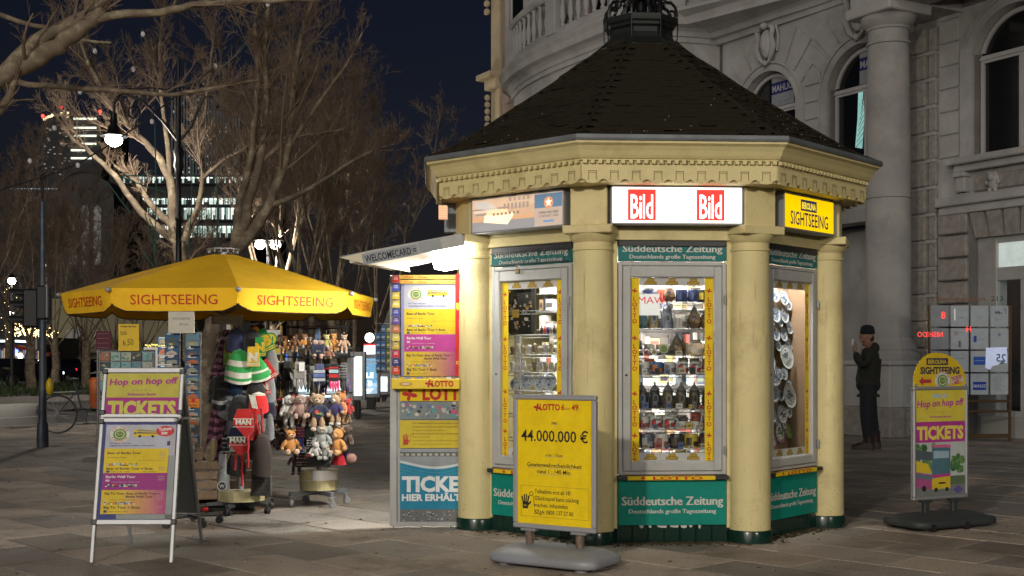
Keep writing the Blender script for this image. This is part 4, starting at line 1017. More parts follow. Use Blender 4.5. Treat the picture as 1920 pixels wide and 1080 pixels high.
def p_notice(b,x0,x1,z0,z1,y):
    b.col = (.6,.48,.04); b.quad(x0,x1,z0,z1,y); H = z1-z0; c = (.30,.14,.03)
    for i, s in enumerate(('Die Teilnahme von Personen unter 18 Jahren','Lotterien und Sportwetten ist gesetzlich ver','Spielen kann süchtig machen.','Kostenlose Information zur Glücksspielsucht:','0800 137 27 00','Bundeszentrale für gesundheitliche Aufklärung','www.spielen-mit-verantwortung.de')):
        b.text(s, x0+.10, z1-H*(.13+.125*i), .011, y-.001, col=c, align='l', width=min(.40,.0092*len(s)), bold=.02 if i in(0,1,3) else 0)
    b.col=(.45,.05,.04)
    hx, hz = x0+.045, z0+.055; b.poly([(hx-.02,hz-.03),(hx+.018,hz-.03),(hx+.024,hz+.01),(hx-.02,hz+.012)],y-.001)
    for i,(d,l) in enumerate(((-.016,.034),(-.006,.044),(.004,.046),(.014,.038))): b.line(hx+d,hz+.01,hx+d*1.3,hz+.01+l,.007,y-.0013)
    b.line(hx+.02,hz-.01,hx+.04,hz+.012,.007,y-.0013); b.col=c; b.ring(hx+.045,hz+.045,.008,.011,y-.001,12)
dposter('notice_poster', 788, 840, p_notice)
def p_ticket(b,x0,x1,z0,z1,y):
    W=x1-x0; H=z1-z0
    b.col=(.30,.33,.36); b.quad(x0,x1,z0,z1,y)
    b.col=(.12,.14,.13); b.quad(x0,x1,z1-H*.10,z1-H*.04,y-.0004)
    for i in range(12): b.col=(.45,.45,.42); b.quad(x0+W*i/12,x0+W*(i+.6)/12,z1-H*.09,z1-H*.06,y-.0008)
    top=[(x0+W*i/14, z1-H*(.22+.055*math.sin(i/14*4.2-.6))) for i in range(15)]
    b.col=(.6,.68,.70); b.poly([(x1,z0+H*.18),(x0,z0+H*.18)]+[(x,z+H*.035) for x,z in top],y-.0010)
    b.col=(.02,.24,.40); b.poly([(x1,z0+H*.17),(x0,z0+H*.17)]+top,y-.0014)
    for k_ in range(3): 
        for i in range(14): b.col=(.15,.42,.55); b.line(top[i][0],top[i][1]-H*(.05+.04*k_),top[i+1][0],top[i+1][1]-H*(.05+.04*k_),.002,y-.0017)
    b.col=(.16,.17,.17); b.quad(x0,x1,z0,z0+H*.17,y-.0010); r_=random.Random(3)
    for i in range(60): b.col=r_.choice([(.35,.36,.36),(.5,.5,.5),(.06,.06,.06)]); xx=r_.uniform(x0+.01,x1-.02); zz=r_.uniform(z0,z0+H*.14); b.poly([(xx,zz),(xx+.014,zz+.004),(xx+.008,zz+.014)],y-.0012-.00001*i)
    b.text('TICKETS', x0+.325, z0+H*.42, .112, y-.002, col=(.80,.84,.86), width=.62, bold=.045)
    b.text('HIER ERHÄLTLICH', x0+.325, z0+H*.29, .050, y-.002, col=(.80,.84,.86), width=.62, bold=.04)
dposter('ticket_poster', 842, 978, p_ticket)
# dark rotating card rack hanging at the outer edge of the door
t = thing('hanging_card_rack', 'black tapered wire rack of blue postcards hanging beside the door leaf', 'rack', P(722,700,9.75))
b = MB(); b.prism_xz([(-.07,.0),(.05,0),(.05,.47),(.035,.50),(-.0,.42),(-.045,.30)], .0, .10); b.build('rack_body', M_BLACK, t)
b = MB()
for i in range(7):
    z=.02+i*.062; b.tube([(-.075,-.02,z),(.05,-.02,z)], .002, 4); b.tube([(-.075,-.02,z),(-.075,.05,z)], .002, 4)
b.build('wire', M_WIRE, t)
for r_ in range(6):
    for c_ in range(3):
        b = MB(); x=-.072+c_*.042; b.col=(.03,.09,.22) if c_<2 else (.08,.10,.03); b.box(x,x+.036,-.012,-.009,.02+r_*.062,.072+r_*.062)
        b.col=(.25,.35,.45) if c_<2 else (.5,.45,.1); b.quad(x+.004,x+.03,.03+r_*.062,.046+r_*.062,-.0125)
        if r_ > 4 and c_ == 0: continue
        o=b.build('postcard', M_PRINT); o.location=P(722,700,9.75)
        tag(o, f'{"blue" if c_<2 else "dark green"} postcard, {ORD[5-r_]} row, {["left","middle","right"][c_]} column of the black hanging rack', 'postcard', 'postcards in the hanging rack')
# ================================================================ boards and stands in front of the kiosk
def hop_poster(b, x0, x1, z0, z1, y, full=True):
    W, H = x1-x0, z1-z0
    if full:
        b.col=(.60,.50,.06); b.quad(x0,x1,z1-H*.30,z1,y); b.col=(.38,.04,.24); b.quad(x0,x1,z1-H*.495,z1-H*.30,y)
        b.text('BERLIN', (x0+x1)/2, z1-H*.072, H*.030, y-.0012, col=(.35,.50,.65), width=W*.30, bold=.05)
        b.text('Hop on hop off', (x0+x1)/2, z1-H*.155, H*.062, y-.0012, col=(.42,.05,.26), width=W*.93, bold=.03, rot=.03, shear=.15)
        for i in range(5): b.disc(x0+W*(.40+.05*i), z1-H*.215, W*.014, y-.0012, col if False else 5) if 0 else b.text('*', x0+W*(.38+.06*i), z1-H*.225, H*.02, y-.0012, col=(.42,.05,.26))
        b.text('Sightseeing Berlin', (x0+x1)/2, z1-H*.262, H*.016, y-.0012, col=(.42,.05,.26), width=W*.42, bold=.03)
        b.text('TICKETS', (x0+x1)/2, z1-H*.462, H*.115, y-.0012, col=(.70,.58,.10), width=W*.94, bold=.05)
        # bus picture
        zb = z1-H*.495; h = zb-z0
        b.col=(.42,.46,.46); b.quad(x0,x1,z0,zb,y)
        r_=random.Random(11)
        for i in range(70):
            b.col=r_.choice([(.06,.16,.05),(.10,.22,.07),(.04,.10,.04),(.14,.26,.10)]); xx=r_.choice([r_.uniform(0,.40),r_.uniform(.72,1)]); b.disc(x0+W*min(max(xx,.05),.95),zb-h*r_.uniform(.05 if xx<.5 else .2,.55),W*r_.uniform(.025,.06),y-.0004-.00001*i,8)
        b.col=(.10,.14,.08); b.quad(x0,x1,z0+h*.20,z0+h*.36,y-.0014); b.col=(.16,.17,.17); b.quad(x0,x1,z0,z0+h*.20,y-.0014)
        b.col=(.07,.16,.20); b.poly([(x0+W*.33,z0+h*.36),(x0+W*.70,z0+h*.30),(x0+W*.70,zb-h*.10),(x0+W*.33,zb-h*.08)],y-.002)
        b.col=(.55,.12,.25); b.poly([(x0+W*.31,zb-h*.09),(x0+W*.71,zb-h*.11),(x0+W*.70,zb-h*.05),(x0+W*.36,zb-h*.04)],y-.0023)
        b.col=(.30,.42,.50); b.poly([(x0+W*.36,zb-h*.30),(x0+W*.67,zb-h*.30),(x0+W*.67,zb-h*.17),(x0+W*.36,zb-h*.16)],y-.0023)
        b.col=(.60,.45,.03); b.poly([(x0+W*.33,z0+h*.12),(x0+W*.70,z0+h*.13),(x0+W*.70,z0+h*.36),(x0+W*.33,z0+h*.33)],y-.0023)
        b.col=(.42,.05,.22); b.poly([(x0+W*.33,z0+h*.33),(x0+W*.70,z0+h*.36),(x0+W*.70,z0+h*.41),(x0+W*.33,z0+h*.39)],y-.0024)
        b.col=(.60,.45,.03); b.poly([(x0,z0+h*.46),(x0+W*.33,z0+h*.42),(x0+W*.25,z0+h*.60),(x0,z0+h*.68)],y-.0023)
        b.col=(.35,.08,.22); b.poly([(x0,z0+h*.18),(x0+W*.33,z0+h*.12),(x0+W*.33,z0+h*.40),(x0,z0+h*.46)],y-.0022)
        b.col=(.10,.16,.2); b.poly([(x0,z0+h*.36),(x0+W*.33,z0+h*.30),(x0+W*.33,z0+h*.38),(x0,z0+h*.43)],y-.0024)
        b.col=(.08,.10,.12); b.poly([(x0,z0+h*.70),(x0+W*.33,z0+h*.66),(x0+W*.33,z0+h*.82),(x0,z0+h*.88)],y-.0023)
        for q in (.40,.62): b.col=(.02,.02,.02); b.quad(x0+W*(q-.02),x0+W*(q+.04),z0+h*.08,z0+h*.15,y-.0026)
        b.col=(.02,.02,.02); b.disc(x0+W*.17,z0+h*.15,W*.045,y-.0026,12); b.quad(x0+W*.46,x0+W*.60,z0+h*.22,z0+h*.25,y-.0026)
        b.col=(.10,.08,.28); b.poly([(x0+W*.86,z0+h*.02),(x0+W*.97,z0+h*.10),(x0+W*.86,z0+h*.18),(x0+W*.75,z0+h*.10)],y-.0026)
    else:
        b.col=(.46,.42,.07); b.quad(x0,x1,z1-H*.60,z1,y); b.col=(.33,.03,.20); b.quad(x0,x1,z0,z1-H*.60,y)
        b.text('Hop on hop off', (x0+x1)/2, z1-H*.27, H*.155, y-.0012, col=(.36,.04,.22), width=W*.94, bold=.035, rot=.03, shear=.15)
        for i in range(5): b.text('*', x0+W*(.37+.055*i), z1-H*.47, H*.07, y-.0012, col=(.36,.04,.22))
        b.text('Sightseeing Berlin', x0+W*.49, z1-H*.55, H*.06, y-.0012, col=(.36,.04,.22), width=W*.40, bold=.03)
        # lettering cut off by the frame below
        o = MB(b.M); o.col=None
        o.text('TICKETS', (x0+x1)/2, z0-H*.06, H*.36, y-.0012, col=(.52,.50,.10), width=W*.94, bold=.05)
        b.V += o.V if 0 else []
        k = len(b.V); b.V += o.V; b.F += [tuple(k+i for i in f) for f in o.F]; b.C += o.C

# ---- A-frame
af = thing('a_frame_board', 'tall folding A-frame board with Hop on hop off and tour posters', 'sign', (-2.455, 7.97, 0), R(1))
AT = math.atan2(.40, 1.25)         # lean
FR = Matrix.Rotation(-R(13.5), 4, 'X')   # front panel leans back going up
HT = 1.285
for sx in (-1,1): b = MB(FR); b.cbox(min(sx*.268,sx*.243),max(sx*.268,sx*.243),-.012,.012,0,HT,.004); b.build('leg', M_ALU, af)
def rail(z, h=.030):
    b = MB(FR); b.cbox(-.266,.266,-.015,.012,z-h/2,z+h/2,.004); return b.build('rail', M_ALU, af)
rail(HT-.012,.034); rail(.262,.034); rail(.965,.026); rail(.935,.030)
b = MB(FR); b.box(-.245,.245,-.002,.006,.27,HT-.02); b.build('board', mat('grey_board', (.20,.22,.22), .7), af)
for z in (HT-.02, .985, .925, .262):
    for sx in (-1,1): b = MB(FR); b.cbox(sx*.256-.020, sx*.256+.020, -.019, .014, z-.018, z+.018, .006); b.build('corner_cap', M_BLACK, af)
b = MB(FR); hop_poster(b, -.240, .240, .980, HT-.032, -.004, False); b.build('upper_poster', M_PRINT, af)
b = MB(FR); b.col=(.045,.055,.20); b.quad(-.243,.243,.278,.920,-.0035); tour_poster(b, -.224, .195, .315, .905, -.0045)
b.col=(.36,.36,.40); b.quad(.10,.236,.70,.905,-.0042); b.col=(.5,.04,.05); b.disc(.165,.862,.060,-.006,24,.58)
b.text('Tickets', .165, .866, .021, -.0075, col=(.75,.72,.7), width=.085, bold=.03, rot=.1); b.text('hier', .165, .840, .021, -.0075, col=(.75,.72,.7), width=.045, bold=.03, rot=.1)
b.col=(.05,.06,.14); b.quad(.183,.203,.765,.795,-.006)
b.col=(.25,.28,.28); b.quad(.197,.240,.282,.70,-.0043); b.quad(-.12,.24,.282,.313,-.0043); b.build('lower_poster', M_PRINT, af)
BK = Matrix.Translation((0,.40*2-.0,0)) @ Matrix.Rotation(R(23), 4, 'X')
ytop = HT*math.sin(R(13.5)); ztop = HT*math.cos(R(13.5))
bl = math.hypot(.86-ytop, ztop)
BK = Matrix.Translation((0,.86,0)) @ Matrix.Rotation(math.atan2(.86-ytop, ztop), 4, 'X')
for sx in (-1,1): b = MB(BK); b.cbox(min(sx*.262,sx*.240),max(sx*.262,sx*.240),-.010,.012,0,bl-.01,.004); b.build('leg', M_ALU, af)
b = MB(BK); b.box(-.24,.24,0,.006,.25,bl-.04); b.build('back_board', mat('grey_back', (.13,.15,.15), .6, var=.1), af)
b = MB(); b.cbox(.243,.262,.12,.50,.905,.925,.003); b.build('spreader', M_ALU, af)

# ---- lottery water-base board
lb = thing('lottery_board', 'grey framed yellow LOTTO 6 aus 49 board on a grey water-filled base', 'sign', (P(1040,1035,7.9).x, 7.90, 0), R(-32))
WB = .315
def wbase(t, mt, w=.42, d=.24, h=.115, feet=True):
    b = MB(); n = 56
    def ringp(sx, sy, z, p=4.0):
        out = []
        for i in range(n):
            a = 2*PI*i/n; c, s_ = math.cos(a), math.sin(a)
            q = (abs(c)**p+abs(s_)**p)**(-1/p); notch = 1-.16*math.exp(-((abs(c)-1)**2)/.012)*0
            out.append((sx*c*q*notch, sy*s_*q, z))
        return out
    b.loft([ringp(w*.93,d*.92,.018,7), ringp(w*.99,d*.98,.026,7), ringp(w,d,.040,7), ringp(w,d,.066,7), ringp(w*.97,d*.95,.078,7), ringp(w*.88,d*.80,h*.80,6), ringp(w*.80,d*.62,h*.95,5), ringp(w*.70,d*.42,h,5), ringp(w*.55,d*.25,h*1.01,4)])
    o = b.build('base', mt, t, smooth=60)
    b = MB()
    for sx in (-1,1):
        for sy in (-1,1): b.lathe([(.04,0),(.045,.02)], sx*w*.7, sy*d*.65, 12)
    b.build('foot_pad', mt, o)
    return o
base = wbase(lb, M_GREYP, .395, .225, .12)
b = MB(); b.tube([(-.16,-.14,.100),(.0,-.17,.094),(.2,-.15,.099)], .006, 5); b.tube([(-.36,-.1,.085),(-.2,-.02,.117)], .006, 5); b.cbox(-.03,.06,.05,.10,.11,.126,.006); b.build('moulding', M_GREYP, base)
for sx in (-.185,.185):
    b = MB(); pr = []
    for i in range(11): pr += [(.026,.11+i*.0095),(.030,.114+i*.0095)]
    b.lathe(pr+[(.026,.218)], sx, 0, 16); b.build('spring', mat('rusty_spring', (.28,.22,.18), .5, metal=.5, var=.4, vscale=30), lb, smooth=60)
    b = MB(); b.cbox(sx-.055,sx+.055,-.03,.03,.206,.224,.004); b.build('clamp', M_ALU, lb)
FW, FH, FZ = .305, .865, .222
b = MB(); fr_ = .032
for x0,x1,z0,z1 in ((-FW,FW,FZ,FZ+fr_),(-FW,FW,FZ+FH-fr_,FZ+FH),(-FW,-FW+fr_,FZ+fr_,FZ+FH-fr_),(FW-fr_,FW,FZ+fr_,FZ+FH-fr_)): b.cbox(x0,x1,-.020,.020,z0,z1,.007)
b.build('frame', mat('snap_frame', (.40,.41,.44), .35, metal=.35), lb)
b = MB(); b.box(-FW+.02,FW-.02,-.004,.012,FZ+.02,FZ+FH-.02); b.build('board', M_GREYP, lb)
b = MB(); x0,x1,z0,z1 = -FW+fr_,FW-fr_,FZ+fr_,FZ+FH-fr_; y=-.006; W=x1-x0; H=z1-z0
b.col=(.86,.62,.004); b.quad(x0,x1,z0,z1,y); K=(.03,.02,.02); y2=y-.0015
clover(b, -.125, z1-.052, .048, y2, RED); b.text('LOTTO', -.032, z1-.066, .038, y2, col=RED, width=.15, bold=.04); b.text('6', .064, z1-.064, .036, y2, col=RED, bold=.03); b.text('aus', .100, z1-.062, .020, y2, col=(.45,.12,.03), width=.034); b.text('49', .152, z1-.064, .036, y2, col=RED, bold=.03)
b.text('rund', 0, z1-.155, .018, y2, col=K, width=.036, bold=.02)
b.text('44.000.000 €', 0, z1-.268, .072, y2, col=K, width=W*.90, bold=.012)
b.text('in der 1. Klasse', 0, z1-.362, .017, y2, col=K, width=.125)
b.text('Gewinnwahrscheinlichkeit', 0, z1-.432, .026, y2, col=K, width=W*.74, bold=.01); b.text('rund 1 : 140 Mio.', 0, z1-.474, .026, y2, col=K, width=W*.46, bold=.01)
for (zz,w_) in ((-.160,.05),(-.366,.135),(-.439,.40),(-.481,.26)): b.col=(.35,.4,.35); b.quad(-w_/2,w_/2,z1+zz,z1+zz+.002,y2)
b.col=(.35,.25,.03)
bx0,bx1,bz0,bz1 = x0+.025,x1-.02,z0+.045,z0+.245
for a in ((bx0,bx1,bz0,bz0+.002),(bx0,bx1,bz1-.002,bz1),(bx0,bx0+.002,bz0,bz1),(bx1-.002,bx1,bz0,bz1)): b.quad(*a,y2)
for i, s_ in enumerate(('Teilnahme erst ab 18!','Glücksspiel kann süchtig','machen. Infotelefon','BZgA: 0800 137 27 00')): b.text(s_, -.145, bz1-.048-i*.044, .027, y2, col=K, align='l', width=[.265,.325,.245,.285][i], bold=.005)
hx,hz=-.215,bz0+.085; b.col=(.02,.02,.02); b.poly([(hx-.020,hz-.035),(hx+.018,hz-.035),(hx+.026,hz+.008),(hx-.022,hz+.012)],y2)
for d,l in ((-.018,.036),(-.006,.048),(.006,.050),(.018,.040)): b.line(hx+d,hz+.008,hx+d*1.35,hz+.008+l,.009,y2-.0003)
b.line(hx+.02,hz-.012,hx+.044,hz+.012,.010,y2-.0006); b.ring(hx+.045,hz+.062,.011,.015,y2,14); b.line(hx+.03,hz+.05,hx+.024,hz+.02,.004,y2); b.line(hx+.06,hz+.05,hx+.068,hz-.02,.004,y2)
b.text('18+', hx, hz-.022, .014, y2-.001, col=(.6,.43,.01), width=.026)
b.build('poster', M_PRINT, lb)

# ---- BEROLINA board on the right
rb = thing('tour_board', 'dark-based Hop on hop off TICKETS board with rounded BEROLINA SIGHTSEEING topper', 'sign', (P(1762,960,9.72).x, 9.72, 0), R(27))
base = wbase(rb, M_DARKP, .43, .23, .11)
for sx in (-.15,.15):
    b = MB(); b.cbox(sx-.028,sx+.028,-.02,.02,.10,.215,.006); b.cbox(sx-.05,sx+.05,-.03,.03,.195,.212,.004); b.build('post', M_DARKP, rb)
for sx in (-.30, .05):
    b = MB(); b.M = Matrix.Translation((sx,-.22,.03)) @ Matrix.Rotation(R(90),4,'Y'); b.lathe([(.03,-.015),(.03,.015)], n=14); b.build('wheel', M_BLACK, base)
FW, FH, FZ, fr_ = .292, .885, .215, .026
b = MB()
for x0,x1,z0,z1 in ((-FW,FW,FZ,FZ+fr_),(-FW,FW,FZ+FH-fr_,FZ+FH),(-FW,-FW+fr_,FZ+fr_,FZ+FH-fr_),(FW-fr_,FW,FZ+fr_,FZ+FH-fr_)): b.cbox(x0,x1,-.020,.020,z0,z1,.006)
b.build('frame', M_ALU, rb)
b = MB(); b.box(-FW+.02,FW-.02,-.004,.012,FZ+.02,FZ+FH-.02); b.build('board', M_GREYP, rb)
b = MB(); hop_poster(b, -FW+fr_, FW-fr_, FZ+fr_, FZ+FH-fr_, -.006); b.build('poster', M_PRINT, rb)
b = MB(); zt = FZ+FH; pts = [(-FW+.01, zt-.005)]+[(-.055-.232*math.cos(a)*(1 if a<PI/2 else 1.42), zt+.265*math.sin(a)**.85) for a in [PI*i/20 for i in range(21)]][1:-1]+[(.268, zt-.005)]
b.col=(.60,.43,.02); b.prism_xz(pts, -.012, .0); o = b.build('topper', M_PRINT, rb)
b = MB(); y=-.0135; b.col=(.03,.03,.07); b.quad(-.155,.075,zt+.168,zt+.222,y); b.text('BEROLINA', -.04, zt+.179, .031, y-.001, col=(.6,.45,.03), width=.20, bold=.03)
b.text('SIGHTSEEING', -.01, zt+.100, .052, y, col=(.03,.03,.06), width=.42, bold=.04)
b.col=(.42,.04,.05); b.poly([(-.235,zt+.042),(-.19,zt+.078),(-.19,zt+.056),(-.105,zt+.056),(-.105,zt+.028),(-.19,zt+.028),(-.19,zt+.006)],y)
emblem(b, .015, zt+.045, .082, y-.001)
b.col=(.55,.50,.40); b.poly([(.105,zt+.012),(.235,zt+.035),(.245,zt+.062),(.215,zt+.092),(.105,zt+.075)],y)
b.text('TICKETS', .168, zt+.052, .028, y-.001, col=(.42,.04,.05), width=.115, bold=.04, rot=.15); b.text('- HIER -', .168, zt+.020, .024, y-.001, col=(.42,.04,.05), width=.10, bold=.04, rot=.15)
b.build('lettering', M_PRINT, o)
b = MB(); b.cbox(-.28,-.25,-.015,.015,zt-.0,zt+.02,.004); b.cbox(.25,.28,-.015,.015,zt,zt+.02,.004); b.build('clip', M_ALU, rb)

# ---- parasol
um = thing('parasol', 'large octagonal yellow parasol with red SIGHTSEEING lettering round its valance', 'parasol', (-2.553, 10.92, 0), R(18))
UR, UZ, UT = 1.352, 1.872, 2.262
M_CANVAS = mat('yellow_canvas', (.86,.50,.008), .8, var=.10, vscale=4, dirt=(.34,.19,.02), dscale=1.5, damt=.35, bump=.15, bscale=160)
def ua(k): return R(-90+45*k)
def canopy_pt(a, f):
    # f 0 at hub, 1 at rim; edges sag slightly between the ribs
    kk = (math.degrees(a)+90)/45; fr0 = abs(kk-round(kk)); rr_ = UR*f*(math.cos(PI/8)/math.cos(abs(fr0)*PI/4-PI/8) if f > .2 else 1)
    z = UT+(UZ-UT)*f**1.08-.035*math.sin(PI*f)*(1-2*fr0)*0-.020*math.sin(PI*f)*(2*fr0)
    return (rr_*math.cos(a), rr_*math.sin(a), z)
for k in range(8):
    b = MB(); NS, NR = 8, 8; pts = []
    for j in range(NR+1):
        f = .09+.91*j/NR
        for i in range(NS+1): pts.append(canopy_pt(ua(k)+R(45)*i/NS, f))
    b.add(pts, [(j*(NS+1)+i, j*(NS+1)+i+1, (j+1)*(NS+1)+i+1, (j+1)*(NS+1)+i) for j in range(NR) for i in range(NS)])
    b.build('canopy_panel', M_CANVAS, um, smooth=40)
    # valance
    p0, p1 = Vector((UR*math.cos(ua(k)), UR*math.sin(ua(k)), UZ)), Vector((UR*math.cos(ua(k+1)), UR*math.sin(ua(k+1)), UZ))
    mid = (p0+p1)/2; ang = math.atan2(p1.y-p0.y, p1.x-p0.x); w2 = (p1-p0).length/2
    VM = Matrix.Translation(mid) @ Matrix.Rotation(ang, 4, 'Z') @ Matrix.Rotation(R(4), 4, 'X')
    n = 24; up = []; lo = []
    for i in range(n+1):
        x = -w2+2*w2*i/n; e = min(x+w2, w2-x)
        zb = -.178+ (.055*max(0,(1-e/.13))**1.3 if e < .13 else 0) - .008*math.sin(PI*i/n)
        yy = .001*math.sin(i*.7+k*2)*0+(.022*max(0,1-e/.07))
        up.append((x, 0, 0)); lo.append((x, yy, zb))
    mid_ = [(u[0], l[1]*.4, l[2]*.5) for u, l in zip(up, lo)]
    b = MB(VM); b.add(up+mid_+lo, [(i,i+1,n+2+i,n+1+i) for i in range(n)]+[(n+1+i,n+2+i,2*n+3+i,2*n+2+i) for i in range(n)])
    v = b.build('valance', M_CANVAS, um, smooth=60)
    b = MB(VM); b.tube(lo, .0045, 4); b.build('hem', M_BLACK, v)
    b = MB(VM); b.text('SIGHTSEEING', 0.0, -.128, .078, -.0035, col=(.52,.045,.012), width=.70, bold=.004); b.build('lettering', M_PRINT, v)
    b = MB(); p = p0*1.0; b.ell((p.x*1.01, p.y*1.01, UZ-.012), (.024,.024,.02), 8, 6); b.build('rib_end', M_ALU, um)
    b = MB(); q = canopy_pt(ua(k), .1); b.tube([(q[0],q[1],q[2]-.02),(p.x,p.y,UZ-.012)], .012, 5); b.build('rib', M_GREYFRAME, um)
    b = MB(); b.tube([(.04*math.cos(ua(k)),.04*math.sin(ua(k)),1.72),(p.x*.5,p.y*.5,(UT+UZ)/2-.03)], .010, 5); b.build('strut', M_GREYFRAME, um)
b = MB(); b.lathe([(.14,UT+.012),(.15,UT+.018),(.15,UT+.024),(.02,UT+.03)], n=20)
for i in range(14): a=2*PI*i/14; b.box(.13*math.cos(a)-.004,.13*math.cos(a)+.004,.13*math.sin(a)-.004,.13*math.sin(a)+.004,UT-.012,UT+.014)
b.build('top_ring', M_ALU, um)
b = MB(); b.tube([(0,0,.0),(0,0,UT)], .028, 12); b.build('pole', M_GREYFRAME, um)
b = MB(); b.cbox(-.10,.16,-.16,.02,1.62,1.70,.01); b.cbox(-.02,.02,-.10,-.02,1.70,1.75,.004); b.build('heater_box', M_GREYFRAME, um)
b = MB(); b.cbox(-.25,.25,-.25,.25,0,.05,.01); b.build('foot', M_DARKP, um)
# ================================================================ souvenir stands
def at(px, py, Y): return P(px, py, Y)
# ---- hat stand
hs = thing('hat_stand', 'rolling stand on a five-armed caster base carrying knitted hats and scarves', 'stand', (P(452,960,10.6).x, 10.6, 0), R(15))
b = MB()
for k in range(5):
    a = R(90+72*k+10); b.loft([[(r_*math.cos(a)-w_*math.sin(a), r_*math.sin(a)+w_*math.cos(a), z) for w_, z in ((-h_, z0),(h_, z0),(h_*.8, z1),(-h_*.8, z1))] for r_, h_, z0, z1 in ((.03,.030,.06,.105),(.16,.024,.065,.10),(.29,.018,.06,.085))])
o = b.build('base', M_DARKP, hs)
for k in range(5):
    a = R(90+72*k+10); c = Vector((.29*math.cos(a), .29*math.sin(a), .032)); b = MB(Matrix.Translation(c) @ Matrix.Rotation(a+.6*k, 4, 'Z'))
    for sy in (-1,1):
        b.ell((0, sy*.014, 0), (.031,.012,.031), 12, 8)
    b.tube([(0,0,.0),(0,0,.04)], .01, 6); b.build('caster', M_BLACK, hs, smooth=60)
M_COUNTER = mat('yellowed_plastic', (.50,.44,.24), .5, var=.12, dirt=(.2,.17,.1), dscale=6, damt=.5)
b = MB()
def wedge(b, a0, a1, r, z0, z1, n=12):
    pts = [(0,0)]+[(r*math.cos(a0+(a1-a0)*i/n), r*math.sin(a0+(a1-a0)*i/n)) for i in range(n+1)]; b.prism_xy(pts, z0, z1)
wedge(b, R(-150), R(5), .20, .105, .195); wedge(b, R(10), R(200), .19, .105, .18)
b.build('counterweight', M_COUNTER, hs)
b = MB(); b.tube([(0,0,.1),(0,0,1.62)], .024, 12); b.build('pole', M_ALU, hs)
b = MB()
for z, r_ in ((1.60,.16),(1.30,.17),(.98,.2)):
    for k in range(6):
        a = R(60*k+20); b.tube([(0,0,z),(r_*math.cos(a),r_*math.sin(a),z+.02),(r_*1.1*math.cos(a),r_*1.1*math.sin(a),z+.05)], .004, 5)
b.build('hook_arm', M_WIRE, hs)
HY = 10.42
def put(mb, name, m, px, py, Y, label, cat, group=None, rz=0, smooth=60, tilt=0, s=1):
    o = mb.build(name, m, smooth=smooth); o.location = P(px, py, Y); o.rotation_euler = (0, tilt, rz); o.scale = (s,)*3
    return tag(o, label, cat, group)
def _br(c): return tuple(min(.85, v*1.35+.004) for v in c)
def knit_cap(c, bands=(), h=.20, w=.10, flat=.45, top=.35, rib=True, pom=None):
    # a cap hung up by its crown: narrow on top, wide wavy brim below
    c = _br(c); h *= 1.08; w *= 1.06; b = MB(); n = 28; NR = 12; rings = []; cols = []
    for j in range(NR+1):
        f = j/NR; ww = w*(top*.3+(1-top*.3)*math.sin(min(1,f*1.25+.1)*PI/2)**.8) if j else w*.10
        z = -h*f
        rings.append([((ww*(1+(.035*math.cos(i*PI) if rib else 0)*f))*math.cos(2*PI*i/n), flat*ww*(1+.1*f*math.sin(3*2*PI*i/n))*math.sin(2*PI*i/n), z+.012*f*math.sin(2*2*PI*i/n+1)) for i in range(n)])
    for j in range(NR):
        f = (j+.5)/NR; cc = c
        for (f0, f1, bc) in bands:
            if f0 <= f < f1: cc = bc
        b.col = cc; b.loft([rings[j], rings[j+1]], caps=False)
    b.col = tuple(v*.5 for v in c); b.loft([rings[-1], [(x*.9,y*.9,z+.03) for x,y,z in rings[-1]]], caps=False)
    b.col = c; b.loft([rings[0], [(0,0,.004)]*n], caps=False)
    if pom: b.col = pom; b.ell((0,0,.01), (.03,.03,.03), 8, 6)
    return b
def scarf(c1, c2, L_=.5, w0=.06, w1=.085, step=.03, wave=.01, skew=0.0, pattern='stripe'):
    b = MB(); n = int(L_/.012)
    for j in range(n):
        f0, f1 = j/n, (j+1)/n
        wa, wb = w0+(w1-w0)*f0, w0+(w1-w0)*f1
        for i in range(6):
            u0, u1 = i/6-.5, (i+1)/6-.5
            on = (int(f0*L_/step)+(i//2 if pattern=='leaf' else 0)) % 2 == 0
            if pattern == 'leaf': on = math.sin(f0*L_/step*PI+ (abs(u0+.08)*3.2)) > .1
            b.col = c1 if on else c2
            def p(u, f, w_, s): return (u*w_*2+skew*f*L_, s*.02+wave*math.sin(f*9+u*8), -f*L_)
            b.add([p(u0,f0,wa,-1),p(u1,f0,wa,-1),p(u1,f1,wb,-1),p(u0,f1,wb,-1)], [(0,1,2,3)])
            b.add([p(u0,f0,wa,1),p(u1,f0,wa,1),p(u1,f1,wb,1),p(u0,f1,wb,1)], [(3,2,1,0)])
            if i in (0,5):
                u = u0 if i == 0 else u1; b.add([p(u,f0,wa,-1),p(u,f0,wa,1),p(u,f1,wb,1),p(u,f1,wb,-1)], [(0,1,2,3)])
            if j == n-1: b.add([p(u0,f1,wb,-1),p(u1,f1,wb,-1),p(u1,f1,wb,1),p(u0,f1,wb,1)], [(0,1,2,3)])
    return b
def braid(b, pts, r, c):
    b.col = c; P_ = [Vector(p) for p in pts]; b.tube(P_, r, 7)
    for p in P_: b.ell(p, (r*1.35,r*1.3,r*1.1), 6, 4)
G1,W1,NAVY,BLK,YL,RD = (.02,.22,.05),(.62,.60,.52),(.010,.014,.045),(.012,.012,.013),(.62,.40,.02),(.50,.02,.02)
put(scarf((.22,.10,.15),(.045,.012,.03),.42,.028,.070,.030,pattern='leaf',skew=-.18), 'patterned_scarf', M_CLOTH, 426, 618, HY, 'mauve scarf with dark leaf pattern hanging top left on the hat stand', 'scarf')
put(scarf((.40,.37,.28),(.36,.33,.25),.34,.016,.030,.03,skew=-.16), 'cream_scarf', M_CLOTH, 414, 622, HY+.06, 'narrow cream scarf beside the mauve scarf on the hat stand', 'scarf')
